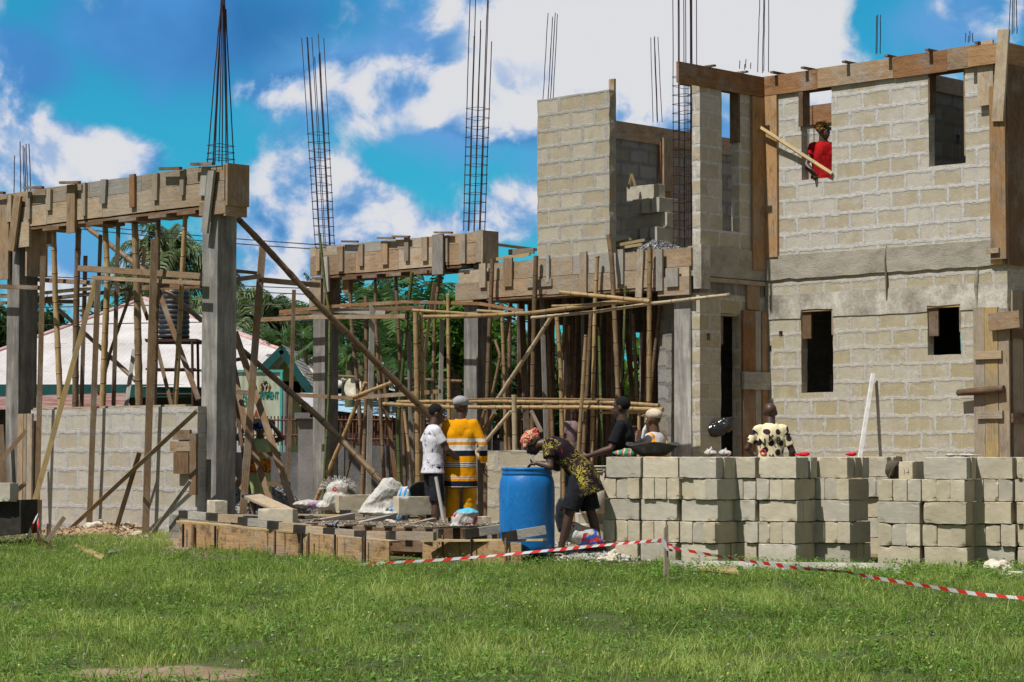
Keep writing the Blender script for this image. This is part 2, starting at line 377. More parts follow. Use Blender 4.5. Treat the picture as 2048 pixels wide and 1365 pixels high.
for k_, (a, b) in enumerate([((166, 157, 138), (192, 184, 165)), ((162, 152, 130), (188, 178, 156)), ((158, 152, 139), (184, 178, 164))]):
    BLOCKS.append(M_noise('sandcrete_%s' % ('beige', 'tan', 'grey')[k_], [(.3, srgb(*a)), (.7, srgb(*b))], 5, bd=.006, rnd=.09, fine=90, spec=.1))
REBAR = M_noise('rusty_steel', [(.35, (.03, .018, .016)), (.65, (.075, .036, .028))], 30, rough=.7, bd=.0008)
SOIL = M_noise('sandy_soil', [(.3, (.20, .13, .075)), (.5, (.33, .235, .15)), (.7, (.45, .35, .24))], 2.2, bd=.02, rnd=0, fine=25)
# ------------------------------------------------------------ ground
def build_ground():
    xs = sorted(set(list(np.linspace(-14, 14, 90))+[-600, -300, -120, -60, -30, -20, 20, 30, 60, 120, 300, 600]))
    ys = sorted(set(list(np.linspace(6, 46, 120))+[-200, -60, -20, 0, 60, 90, 150, 300, 700]))
    vs = [(x, y, gz(x, y)+(.012*noise.noise(Vector((x*2, y*2, 0))) if abs(x) < 15 and 5 < y < 47 else 0)) for y in ys for x in xs]
    n = len(xs); fs = [(j*n+i, j*n+i+1, (j+1)*n+i+1, (j+1)*n+i) for j in range(len(ys)-1) for i in range(n-1)]
    m, t, p = new_mat('soil_and_turf'); c = t.node('ShaderNodeTexCoord').outputs['Object']
    n1 = t.noise(c, 1.3, 7, .65); n2 = t.noise(c, 22, 5, .7)
    f = t.m('ADD', t.m('MULTIPLY', n1, .5), t.m('MULTIPLY', n2, .5))
    soil = t.ramp(f, [(.3, (.13, .088, .055)), (.5, (.25, .18, .12)), (.7, (.37, .29, .205))])
    turf = t.ramp(f, [(.3, (.035, .05, .014)), (.7, (.10, .125, .04))])
    y = t.xyz(c)[1]; x = t.xyz(c)[0]
    edge = t.m('ADD', t.rng(x, -4.6, -3.8, 28.6, 26.0), t.m('MULTIPLY', t.m('SUBTRACT', n1, .5), 5))
    tf = t.m('MAXIMUM', t.rng(t.m('SUBTRACT', y, edge), .5, -.5), t.rng(y, 44, 48))
    d = t.v('LENGTH', t.v('MULTIPLY', t.v('SUBTRACT', c, (-1.86, 12.55, 0)), (1, 1, 0)))
    bare = t.rng(t.m('ADD', d, t.m('MULTIPLY', t.m('SUBTRACT', t.noise(c, 2.5, 4), .5), .8)), .62, .42)
    tf = t.m('MULTIPLY', tf, t.m('SUBTRACT', 1.0, bare))
    t.l.new(t.mix(tf, soil, turf), p.inputs['Base Color']); p.inputs['Roughness'].default_value = .95; bump(t, p, f, .03)
    me = bpy.data.meshes.new('ground'); me.from_pydata(vs, [], fs); me.materials.append(m)
    me.polygons.foreach_set('use_smooth', [True]*len(fs))
    o = bpy.data.objects.new('ground', me); COL.objects.link(o); tag(o, kind='structure')
build_ground()

# ------------------------------------------------------------ house under construction (right)
house = thing('unfinished_house', 'unfinished two storey house of beige concrete blocks with wooden formwork around its top', 'house', (FH.o.x, FH.o.y, 0), ANG)
T = .15
ZT = 6.78
def hb(name, mat, x0, x1, y0, y1, z0, z1, parent=None, long='x', label=None):
    b = MB(); b.box(x0, x1, y0, y1, z0, z1, None, long, (random.random()*9, random.random()*9)); return b.build(name, mat, parent or house, label=label)
XE = 4.15
zl = lambda px, py: FH.z(px, py)
sl = lambda px: FH.s(px)
w1 = (sl(1603), sl(1667), zl(1635, 785), zl(1635, 619)); w2 = (sl(1856), sl(1923), zl(1890, 710), zl(1890, 611))
w3 = (sl(1606), sl(1667), zl(1635, 358), 6.54); w4 = (sl(1862), sl(1936), zl(1900, 330), 6.54)
walled('front_wall', WALL_LOW, house, 0, XE, 0, 3.16, [(w1[0], w1[1], w1[2], 3.2), (w2[0], w2[1], w2[2], 3.2)]+[(sl(px)-.035, sl(px)+.035, zl(px, py)-.045, zl(px, py)+.045) for px, py in ((1562, 668), (1540, 698))], 0, T)
LB = M_noise('lintel_concrete', [(.34, srgb(120, 116, 106)), (.5, srgb(160, 155, 144)), (.66, srgb(198, 194, 184))], 3, (1, 1, .8), bd=.012, rnd=0, fine=26)
BAND = M_noise('band_concrete', [(.3, srgb(116, 111, 100)), (.5, srgb(148, 143, 131)), (.75, srgb(168, 163, 152))], 3.0, (1, 1, 1.7), bd=.013, rnd=0, fine=30)
zt1, zt2 = zl(1635, 619), zl(1890, 611)
# lintel course: pieces around the two window heads
walled('lintel_beam', LB, house, -.012, XE+.012, 3.16, 3.52, [(w1[0], w1[1], 3.1, zt1), (w2[0], w2[1], 3.1, zt2)], -.014, T+.01)
walled('course_wall', WALL_LOW, house, 0, XE, 3.52, 3.75, [], 0, T)
walled('slab_edge_band', BAND, house, -.02, XE+.02, 3.75, 4.1, [], -.03, T+.2, jag=.02)
walled('upper_front_wall', WALL_UP, house, 0, XE, 4.1, 6.54, [(w3[0], w3[1], w3[2], 6.6), (w4[0], w4[1], w4[2], 6.6)], 0, T)
# right return wall, rear wall
walled('side_wall', WALL_LOW, house, T, 5.2, 0, 3.75, [], XE-T, XE, 'y')
hb('slab_edge_band', BAND, XE-T, XE-.002, T+.21, 5.2, 3.752, 3.9, long='y'); hb('slab_edge_band', BAND, 0, XE-T, 5.2, 5.34, 3.752, 4.1)
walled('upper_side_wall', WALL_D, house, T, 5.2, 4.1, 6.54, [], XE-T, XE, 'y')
hb('side_band', BAND, XE-T-.01, XE+.03, T+.2, 5.2, 3.75, 4.1, long='y')
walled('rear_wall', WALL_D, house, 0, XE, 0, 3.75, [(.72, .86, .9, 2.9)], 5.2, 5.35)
# floor slab of the house
hb('floor_slab', CONC, 0, XE-T, T+.2, 5.2, 3.9, 4.12)
hb('ground_slab', CONC, 0, XE-T, T, 5.2, .0, .18)
# inner upper walls
walled('inner_wall', WALL_UP, house, -.75, 2.6, 4.12, 6.3, [], 1.5, 1.65)
hb('formwork_board', WOOD_RED, -.75, 2.6, 1.465, 1.495, 6.25, 6.55)
walled('inner_cross_wall', WALL_D, house, .2, 1.5, 4.12, 6.4, [(.92, 1.02, 5.62, 5.76)], 2.6, 2.75, 'y')
hb('formwork_board', WOOD_CEM, 2.75, 2.79, .2, 1.3, 6.32, 6.55, long='y')
# the wall turning towards the porch (faces right)
zw = lambda px, py, x=0: PX(px, py, (house.location.y+0)).z
FV = Fac(FH.loc(0, 0).x, FH.loc(0, 0).y, ANG+math.pi/2)     # plane along V through the corner; s runs inwards
sv = lambda px: FV.s(px)
door = (sv(1442), sv(1481), .2, FV.z(1460, 628))
walled('return_wall', WALL_LOW, house, -1.52, 0, 0, 3.5, [(door[0], door[1], door[2], door[3]), (sv(1418)-.04, sv(1418)+.04, FV.z(1418, 674)-.05, FV.z(1418, 674)+.05)], -T, 0, 'y')
walled('return_wall', WALL_LOW, house, 0, 5.2, 0, 3.5, [(1.6, 2.5, .2, 2.4)], -T, 0, 'y')
hb('lintel_beam', CONC, -T-.01, .012, -1.52, -.04, 3.5, 3.74, long='y')
hb('slab_edge_band', BAND, -T-.03, .025, -1.57, -.03, 3.74, 4.17, long='y')
hb('formwork_board', WOOD_OLD, -.05, .06, -1.5, -.06, 3.66, 3.72, long='y')
slit = (sv(1446), sv(1481), FV.z(1455, 462), 6.54)
walled('return_wall', WALL_UP, house, -1.5, 0, 4.17, 6.54, [slit], -T, 0, 'y')
hb('formwork_board', WOOD_DARK, -T, .02, slit[1]-.035, slit[1]-.003, 5.75, 6.54, long='z'); hb('concrete_beam', CONC, -T, -.002, .0, 5.2, 3.502, 3.9, long='y')
# top beam formwork, front
def board(x0, x1, y0, y1, z0, z1, mat, lng='x', name='formwork_board', tilt=0, label=None):
    b = MB()
    c = Vector(((x0+x1)/2, (y0+y1)/2, (z0+z1)/2))
    M = Matrix.Translation(c) @ (Matrix.Rotation(tilt, 4, 'Y') if abs(x1-x0) > abs(y1-y0) or lng == 'z' and abs(y1-y0) < .07 else Matrix.Rotation(tilt, 4, 'X'))
    hx, hy, hz = (x1-x0)/2, (y1-y0)/2, (z1-z0)/2
    b.box(-hx, hx, -hy, hy, -hz, hz, M, lng, (random.random()*9, random.random()*9)); return b.build(name, mat, house, label=label)
xj = [0, 1.02, 2.35, 3.25, 3.75]
for i in range(4):
    board(xj[i]+(.0 if i else -.03), xj[i+1]-.004, -.045, -.005, 6.50+.01*(i % 2), 6.79+.008*i, (WOOD_RED, WOOD_NEW, WOOD_RED, WOOD_NEW)[i])
hb('concrete_beam', CONC, 0, XE, -.003, T+.003, 6.545, 6.73)
board(0, XE, T+.005, T+.045, 6.5, 6.8, WOOD_DARK)
for px in (1560, 1622, 1705, 1790, 1872, 1972):
    s_ = sl(px); board(s_-.03, s_+.03, -.16, .26, 6.80+.006, 6.835, WOOD_DARK, 'y', 'tie_batten')
board(-.003, .04, -2.02, -.05, 6.48, 6.78, WOOD_RED, 'y')
board(-T-.045, -T-.005, -1.75, 0, 6.5, 6.78, WOOD_DARK, 'y')
for yy in (-1.3, -.55): board(-.3, .12, yy-.03, yy+.03, 6.785, 6.81, WOOD_DARK, 'x', 'tie_batten')
hb('concrete_beam', CONC, -T-.003, -.005, -1.5, 0, 6.545, 6.73, long='y')
# corner column boards
board(.022, .27, -.05, -.004, zl(1540, 516), 6.49, WOOD_ORG, 'z')
board(.004, .05, sv(1503), -.05, FV.z(1515, 541), 6.47, WOOD_ORG, 'z')
board(sl(1990), sl(2012), -.055, -.004, zl(2000, 530), 6.49, WOOD_YEL, 'z')
board(sl(1992), XE+.05, -.10, -.058, zl(2000, 520), 6.2, WOOD_ORG, 'z')
board(XE+.004, XE+.055, -.05, .42, zl(2010, 530), 6.5, WOOD_DARK, 'z')
board(sl(1968), sl(1999), -.085, -.05, 5.95, 6.84, WOOD_CEM, 'z')
board(sl(2007), sl(2030), -.145, -.105, 5.7, 6.95, WOOD_CEM, 'z', tilt=.09)
board(sl(1986), sl(2011), -.14, -.101, zl(2000, 508), zl(2000, 498), WOOD_CEM)
board(XE-.5, XE+.06, -.14, -.1, 6.5, 6.78, WOOD_ORG)
board(XE+.005, XE+.05, -.045, 2, 6.5, 6.79, WOOD_ORG, 'y')
# jamb boards in window heads
board(w3[0]+.002, w3[0]+.045, -.02, T, 6.0, 6.53, WOOD_DARK, 'z'); board(w3[0]-.02, w3[0]+.06, -.04, -.016, 5.98, 6.49, WOOD_DARK, 'z')
board(w4[0]+.002, w4[0]+.03, -.01, T, 5.95, 6.53, WOOD_DARK, 'z')
board(w4[1]-.03, w4[1]-.002, .01, T, 5.3, 6.53, WOOD_NEW, 'z')
for wv, zt_ in ((w1, zt1), (w2, zt2)):
    board(wv[0]+.003, wv[0]+.16, .03, .06, zt_-.42, zt_-.03, WOOD_DARK, 'z', 'window_board')
    board(wv[0]+.003, wv[1]-.003, .0, T-.01, zt_-.028, zt_-.003, WOOD_YEL, 'x', 'window_board')
    board(wv[1]-.025, wv[1]-.003, .0, T-.01, zt_-.38, zt_-.03, WOOD_NEW, 'z', 'window_board')
for _o in list(house.children):
    if _o.name.startswith('window_board'): _o.parent = [q for q in house.children if q.name == 'front_wall'][0]
b = MB(); sx_ = sl(1776); b.tube([(sx_, -.012, zl(1776, 600)), (sx_+.012, -.035, zl(1776, 560)), (sx_-.005, -.04, zl(1776, 520)), (sx_+.01, -.02, zl(1776, 492))], [.012, .018, .014, .006], 7); b.build('broken_conduit', WOOD_DARK, house)
b = MB(); sx_ = sl(1957); b.tube([(sx_, -.006, zl(1957, 618)), (sx_-.01, -.012, zl(1957, 575)), (sx_+.005, -.01, zl(1957, 540))], [.01, .035, .02], 7); b.build('mortar_run', BAND, house)
# low right corner boards
board(sl(1952), sl(1974), -.055, -.02, .2, zl(1960, 616), WOOD_OLD, 'z'); board(sl(1975), sl(2001), -.06, -.02, .2, zl(1980, 616), WOOD_YEL, 'z')
board(sl(2002), XE+.05, -.055, -.02, .2, zl(2005, 618), WOOD_CEM, 'z')
board(sl(1956), sl(2011), -.10, -.062, zl(1980, 719), zl(1980, 703), WOOD_CEM); board(sl(1960), sl(2012), -.10, -.062, zl(1980, 838), zl(1980, 822), WOOD_OLD)
lg = MB(); lg.tube([FHp for FHp in [(sl(1926), -.13, zl(1980, 785)), (sl(1970), -.12, zl(1980, 783)), (sl(2017), -.11, zl(1980, 779))]], [.045, .055, .05]); lg.build('log_brace', WOOD_DARK, house)
board(sl(1990), sl(2052), -.15, -.11, zl(2010, 660), zl(2010, 626), WOOD_NEW, 'x', tilt=-.06)
for i, (a, b) in enumerate(((.06, .32), (.33, .55), (.56, .85), (.86, 1.2))): board(XE+.012, XE+.045, a, b, .2, 3.4, (WOOD_OLD, WOOD_DARK)[i % 2], 'z')
for z_ in (2.75, 1.6): board(XE+.047, XE+.085, -.02, .9, z_, z_+.13, WOOD_DARK, 'y')
# boards by the doorway
board(.006, .05, sv(1482), sv(1506), .2, 3.28, WOOD_RED, 'z', 'door_board'); board(.004, .045, sv(1507), sv(1518), .2, 3.28, WOOD_GREY, 'z', 'door_board')
board(.006, .06, sv(1519), -.02, .2, 3.28, WOOD_ORG, 'z', 'door_board'); board(.055, .10, sv(1478), -.01, 2.12, 2.38, WOOD_GREY, 'y', 'door_board')
board(.006, .04, sv(1492), sv(1516), 3.3, 3.72, WOOD_NEW, 'z', 'door_board')
board(-.1, -.06, door[0]+.0, door[0]+.13, door[3]-.45, door[3]-.01, WOOD_DARK, 'z', 'door_board')
board(-T, -.01, door[0]+.01, door[1]-.01, door[3]-.03, door[3]-.004, WOOD_OLD, 'y', 'door_board')
walled('light_block_wall', WALL_D, house, -1.22, 1.4, 0, 3.6, [], -1.05, -.9, 'y'); walled('light_block_wall', WALL_D, house, -.898, -.16, 0, 3.6, [], -1.22, -1.07)  # unseen walls added to keep daylight out, so the doorway goes black
for _o in list(house.children):
    if _o.name.startswith('door_board'): _o.parent = [q for q in house.children if q.name == 'return_wall'][0]
# porch wing: slab, beam box, column, walls
def col_c(x0, y0, z0, z1, parent, name='column', sz=.3, mat=None):
    b = MB(); n = 14; vs = []
    for k in range(n+1):
        z = z0+(z1-z0)*k/n
        for dx, dy in ((0, 0), (sz, 0), (sz, sz), (0, sz)):
            j = .004*noise.noise(Vector((x0*9+dx*20, z*5, dy*20+y0*3))); vs.append((x0+dx+j, y0+dy+j, z))
    fs = []; 
    for k in range(n):
        for i in range(4): fs.append((k*4+i, k*4+(i+1) % 4, k*4+4+(i+1) % 4, k*4+4+i))
    fs += [(3, 2, 1, 0), (n*4, n*4+1, n*4+2, n*4+3)]
    b.add(vs, fs, [[(0, 0)]*4 for f in fs]); return b.build(name, mat or CONC, parent)
YB = -1.57
x950 = F3.s(926)        # left end column of the porch wing
col_c(F3.s(1347), YB+.02, 0, 4.12, house, 'column', .31, M_column('pale_streaked_concrete', 1.55))
col_c(x950, YB+.02, 0, 3.6, house, 'column', .31)
hb('porch_slab', CONC, -4.62, -T-.035, YB+.05, 5.2, 3.98, 4.16)
hb('concrete_beam', BAND, -T-.03-.35, -T-.035, YB+.3, 5.2, 3.6, 3.97, long='y')
hb('slab_soffit_board', WOOD_DARK, -4.55, -.2, YB+.06, 5.1, 3.94, 3.975)
hb('corner_slab_edge', LB, F3.s(1388), F3.s(1404), YB-.005, YB+.2, 3.55, 4.19, long='z')
xb0, xb1 = F3.s(986), F3.s(1387)
zb = lambda px, py: F3.z(px, py)
# lower edge and upper edge of the formwork face
nb = 6; seg = [xb0, F3.s(1060), F3.s(1150), F3.s(1245), F3.s(1310), xb1]
mats = [WOOD_CEM, WOOD_CEM, WOOD_GREY, WOOD_CEM, WOOD_NEW]
for i in range(5):
    board(seg[i], seg[i+1]-.004, YB-.04-.004*(i % 2), YB, 3.88, 4.14+.008*(i % 3), mats[i])
seg2 = [F3.s(915), F3.s(980), F3.s(1098), F3.s(1200), F3.s(1300), F3.s(1384)]
for i in range(5):
    board(seg2[i], seg2[i+1]-.004, YB-.052, YB-.013-.002, 3.60+.01*(i % 2), 3.872, [WOOD_CEM, WOOD_NEW, WOOD_CEM, WOOD_CEM, WOOD_CEM][i])
board(F3.s(1325), F3.s(1388), YB-.10, YB-.06, zb(1355, 592), zb(1355, 555), WOOD_NEW)
board(F3.s(916), F3.s(951), YB-.06, YB-.02, zb(935, 608), 3.59, WOOD_NEW); board(F3.s(951), F3.s(956), YB-.02, YB+.3, zb(935, 612), 3.59, WOOD_DARK)
board(F3.s(1060), F3.s(1110), YB-.08, YB-.055, zb(1080, 575), zb(1080, 560), WOOD_OLD)
for (px, a, b, wd, mt, ti) in ((972, 528, 576, 13, WOOD_OLD, 0), (1023, 517, 574, 17, WOOD_NEW, 0), (1103, 512, 566, 6, WOOD_GREY, 0), (1174, 505, 592, 13, WOOD_CEM, 0),
                               (1247, 500, 570, 14, WOOD_GREY, 0), (1287, 500, 596, 12, WOOD_CEM, .06), (1331, 500, 583, 12, WOOD_GREY, 0), (1356, 538, 575, 23, WOOD_GREY, 0)):
    s_ = F3.s(px); hw = wd/2/FPX*F3.Y(px)/.7165
    board(s_-hw, s_+hw, YB-.135 if px in (1331, 1356) else YB-.088, YB-.102 if px in (1331, 1356) else YB-.054, zb(px, b), zb(px, a), mt, 'z', 'cleat', ti)
hb('beam_bottom_board', WOOD_DARK, xb0-.1, xb1-.3, YB-.04, YB+.32, 3.565, 3.596)
# left outer wall and rear of the porch wing
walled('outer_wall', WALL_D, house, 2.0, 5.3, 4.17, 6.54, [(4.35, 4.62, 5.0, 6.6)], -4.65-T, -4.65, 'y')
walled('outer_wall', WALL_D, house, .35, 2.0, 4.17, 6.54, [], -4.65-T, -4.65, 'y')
board(-4.65, -4.61, 1.0, 5.4, 6.50, 6.80, WOOD_NEW, 'y')
board(-4.645, -4.60, sv(1313)+4.0, sv(1313)+4.25, 4.2, 6.5, WOOD_NEW, 'z')
PV = Fac(FH.loc(-4.65, 0).x, FH.loc(-4.65, 0).y, ANG+math.pi/2)
board(-4.64, -4.585, PV.s(1317), PV.s(1337), 4.2, 6.55, WOOD_RED, 'z'); board(-4.58, -4.54, PV.s(1320), PV.s(1341), 5.7, 6.62, WOOD_NEW, 'z')
walled('rear_wall', WALL_D, house, -4.65, -.15, 0, 3.5, [(-3.9, -3.0, 1.0, 3.1), (-2.2, -1.2, .2, 3.1)], 5.2, 5.35)
walled('partition_wall', WALL_D, house, 1.2, 5.2, .15, 3.6, [], -2.35, -2.2, 'y')
walled('partition_wall', WALL_D, house, -2.2, -1.05, .15, 3.6, [], 1.2, 1.35)
a_, b_, c_, d_ = PV.s(1110), PV.s(1139), PV.s(1249), PV.s(1293)
walled('outer_wall', WALL_D, house, PV.s(1068), 5.3, 0, 3.6, [(a_, b_, 1.25, PV.z(1120, 650)), (c_, d_, 1.5, PV.z(1270, 664))], -4.65-T, -4.65, 'y')
hb('concrete_beam', CONC, -4.65-T, -4.64, -1.2, 5.3, 3.6, 3.97, long='y')
# tall block panel on the porch slab
xp0, xp1 = F3.s(1073), F3.s(1218)
zp = F3.z(1150, 182)
walled('tall_block_panel', WALL_C, house, xp0, xp1, 4.16, 6.62, [], YB+.02, YB+.17, jag=.02)
b = MB(); b.box(-.06, .06, -.02, .02, 0, 3.35, None, 'z'); o = b.build('upright_plank', WOOD_NEW, house, (F3.s(1226, .25), YB+.25, PX(1226, 560, F3.Y(1226, .25)).z+.42)); o.scale = (.9, 1, .78)

# ------------------------------------------------------------ left portico and middle frame
def frame_thing(name, label, fac):
    return thing(name, label, 'formwork frame', (fac.o.x, fac.o.y, 0), ANG)
def beamset(root, fac, segs, ztop, zmid, zbot, thick, mats_lo, mats_up, cleats, xend, xstart):
    def bd(name, x0, x1, y0, y1, z0, z1, mat, lng='x', tilt=0):
        b = MB(); c = Vector(((x0+x1)/2, (y0+y1)/2, (z0+z1)/2)); M = Matrix.Translation(c) @ Matrix.Rotation(tilt, 4, 'Y')
        hx, hy, hz = (x1-x0)/2, (y1-y0)/2, (z1-z0)/2
        b.box(-hx, hx, -hy, hy, -hz, hz, M, lng, (random.random()*9, random.random()*9)); return b.build(name, mat, root)
    n = len(segs)-1
    for i in range(n):
        a, b = segs[i], segs[i+1]; t = random.uniform(-.006, .006)
        bd('side_board', a, b-.005, -.04, 0, zmid+.004, ztop+random.uniform(-.012, .012), mats_up[i % len(mats_up)], tilt=t)
        a2 = a+.3*(i > 0); b2 = b+.3*(i < n-1)
        bd('side_board', a2, b2-.005, -.042, -.002, zbot+random.uniform(-.008, .008), zmid-.002, mats_lo[i % len(mats_lo)], tilt=-t)
        bd('side_board', a, b-.005, thick, thick+.04, zbot, ztop-.02, mats_lo[i % len(mats_lo)])
    bd('concrete_core', segs[0]+.02, xend-.05, .003, thick-.003, zbot+.02, ztop-.05, CONC)
    bd('bottom_board', segs[0]+.02, xend-.35, -.03, thick+.03, zbot-.045, zbot-.012, WOOD_DARK)
    bd('end_board', xend-.002, xend+.04, -.045, thick+.045, zbot-.03, ztop+.01, WOOD_NEW, 'z')
    for (px, a, b, wd, mt, tl, pxb) in cleats:
        s_ = fac.s((px+pxb)/2); hw = wd/2/FPX*fac.Y(px)/.7165
        za, zb_ = fac.z(px, a), fac.z(px, b); tilt = math.atan2(fac.s(px)-fac.s(pxb), za-zb_)
        off = -.083 if not tl else -.118
        bd('cleat', s_-hw, s_+hw, off, off+.036, zb_, za, mt, 'z', tilt)
    return bd
f1 = frame_thing('portico_frame', 'tall left portico of two grey concrete columns under a cleated timber formwork beam', F1)
L1 = F1.s(-60)
zA = F1.z(454, 329)
cle1 = [(24, 392, 445, 11, WOOD_OLD, 0, 24), (45, 392, 503, 17, WOOD_NEW, 1, 32), (62, 385, 440, 9, WOOD_OLD, 0, 62), (102, 380, 422, 12, WOOD_OLD, 0, 102), (148, 370, 467, 20, WOOD_NEW, 0, 148),
        (173, 367, 433, 9, WOOD_OLD, 0, 173), (213, 360, 408, 13, WOOD_GREY, 0, 211), (270, 350, 416, 12, WOOD_RED, 0, 271), (317, 348, 402, 11, WOOD_OLD, 0, 316), (371, 340, 392, 9, WOOD_OLD, 0, 370),
        (417, 333, 392, 14, WOOD_GREY, 0, 411), (434, 340, 467, 14, WOOD_GREY, 1, 420)]
segs1 = [L1, F1.s(70), F1.s(180), F1.s(285), F1.s(400), F1.s(452)]
bd = beamset(f1, F1, segs1, zA, zA-.2, F1.z(300, 425), .26, [WOOD_CEM, WOOD_CEM, WOOD_OLD, WOOD_CEM], [WOOD_NEW, WOOD_OLD, WOOD_GREY, WOOD_OLD], cle1, F1.s(454), L1)
CONC_A = M_column('portico_corner_concrete', 1.22); cxA = F1.s(403); cA = col_c(cxA, .0, .42, zA-.42, f1, sz=.305, mat=CONC_A)
cxL = F1.s(12); col_c(cxL, .0, 0, zA-.42, f1, sz=.30)
bd('cap_board', F1.s(402), F1.s(454), -.05, -.005, F1.z(430, 430), F1.z(430, 403), WOOD_NEW); bd('cap_board', F1.s(454)-.03, F1.s(454)+.005, -.045, .3, F1.z(430, 430)-.03, F1.z(430, 403), WOOD_NEW)
bd('cap_board', F1.s(0), F1.s(22), -.07, -.03, F1.z(10, 560), F1.z(10, 400), WOOD_NEW, 'z', .0)
bd('cap_board', F1.s(40), F1.s(62), -.06, -.02, F1.z(50, 495), F1.z(50, 445), WOOD_CEM); bd('cap_board', F1.s(46)+.05, F1.s(46)+.09, -.02, .32, F1.z(60, 552), F1.z(60, 450), WOOD_NEW, 'z')
bd('cap_board', F1.s(78)+.0, F1.s(86), .1, .14, F1.z(80, 492), F1.z(80, 440), WOOD_DARK, 'z')
for px in (158, 85, 360, 425, 8): s_ = F1.s(px); bd('tie_batten', s_-.28, s_+.16, -.16, -.11, zA+.005, zA+.04, WOOD_DARK, 'x', .07)
for px in (108, 196, 262, 322, 380): s_ = F1.s(px); bd('bottom_cleat', s_-.22, s_+.16, -.06, .3, F1.z(300, 425)-.09, F1.z(300, 425)-.048, WOOD_DARK)
# footing of the front column
def fbox(root, fac, px0, px1, t0, t1, z0, z1, mat, name, jag=.0):
    return walled(name, mat, root, fac.s(px0), fac.s(px1), z0, z1, [], t0, t1, jag=.02)
fbox(f1, F1, 385, 520, -.35, .5, .0, .42, WALL_D, 'footing')
f2 = frame_thing('middle_frame', 'middle frame of a grey column and cleated timber beam between the portico and the house', F3)
zM = F3.z(965, 463); 
cle2 = [(641, 502, 543, 9, WOOD_NEW, 0, 641), (656, 514, 585, 10, WOOD_GREY, 0, 659), (686, 494, 544, 12, WOOD_NEW, 0, 686), (727, 489, 533, 10, WOOD_NEW, 0, 727), (775, 485, 530, 13, WOOD_NEW, 0, 775),
        (819, 476, 523, 9, WOOD_OLD, 0, 819), (855, 475, 523, 12, WOOD_OLD, 0, 855), (885, 470, 550, 22, WOOD_GREY, 1, 885), (931, 469, 528, 12, WOOD_OLD, 0, 931), (900, 472, 525, 4, WOOD_OLD, 0, 900)]
segs2 = [F3.s(623), F3.s(690), F3.s(775), F3.s(860), F3.s(955)]
bd = beamset(f2, F3, segs2, zM, zM-.17, F3.z(800, 540), .26, [WOOD_NEW, WOOD_NEW, WOOD_CEM, WOOD_NEW], [WOOD_OLD, WOOD_GREY, WOOD_OLD, WOOD_NEW], cle2, F3.s(966), 0)
col_c(F3.s(626), .0, 0, F3.z(640, 560), f2, sz=.30)
bd('end_board', F3.s(955), F3.s(966), -.046, -.004, F3.z(960, 525), zM+.02, WOOD_OLD, 'z')
bd('cap_board', F3.s(622), F3.s(645), -.05, -.005, F3.z(640, 612), F3.z(640, 560), WOOD_CEM, 'z'); bd('cap_board', F3.s(640)+.1, F3.s(640)+.14, -.02, .33, F3.z(640, 610), F3.z(640, 548), WOOD_DARK, 'z')
bd('cap_board', F3.s(676), F3.s(693), .1, .14, F3.z(680, 585), F3.z(680, 545), WOOD_RED, 'z')
bd('side_board', F3.s(915), F3.s(975), .02, .05, F3.z(930, 575), F3.z(930, 540), WOOD_CEM)
for px in (712, 785, 815, 900): s_ = F3.s(px); bd('tie_batten', s_-.25, s_+.15, -.13, -.08, zM+.01, zM+.04, WOOD_DARK, 'x', .07)
for px in (705, 745, 793, 845, 880): s_ = F3.s(px); bd('bottom_cleat', s_-.2, s_+.16, -.06, .3, F3.z(800, 540)-.10, F3.z(800, 540)-.048, WOOD_DARK)

# low block wall of the portico
lw = thing('low_block_wall', 'waist high pale block wall between the two portico columns at the far left', 'wall', (F1.o.x, F1.o.y, 0), ANG)
walled('wall', WALL_L, lw, F1.s(80), F1.s(398, -.12), 0, F1.z(240, 817), [], -.14, .02, jag=.015)
b = MB(); b.box(F1.s(80), F1.s(385), -.11, -.01, F1.z(240, 817)+.003, F1.z(240, 817)+.028); b.build('top_plank', WOOD_OLD, lw)
wb = thing('wall_shutter_board', 'stack of short boards closing the right end of the low block wall', 'formwork', (F1.o.x, F1.o.y, 0), ANG)
for (a, b_, c_, d_, mt) in ((350, 384, 860, 880, WOOD_DARK), (345, 384, 883, 903, WOOD_NEW), (352, 382, 905, 948, WOOD_DARK), (384, 397, 868, 990, WOOD_DARK)):
    b = MB(); b.box(F1.s(a, -.2), F1.s(b_, -.2), -.235, -.2, F1.z(370, d_, -.2), F1.z(370, c_, -.2), None, 'x' if b_-a > 15 and d_-c_ < 30 else 'z'); b.build('board', mt, wb)
wb2 = thing('wall_shutter_board', 'upright boards closing the left end of the low block wall by the far left column', 'formwork', (F1.o.x, F1.o.y, 0), ANG)
for a, b_ in ((40, 50), (51, 57), (58, 68)):
    b = MB(); b.box(F1.s(a, -.2), F1.s(b_, -.2), -.23, -.2, .1, F1.z(50, 828, -.2), None, 'z'); b.build('board', random.choice((WOOD_OLD, WOOD_NEW)), wb2)

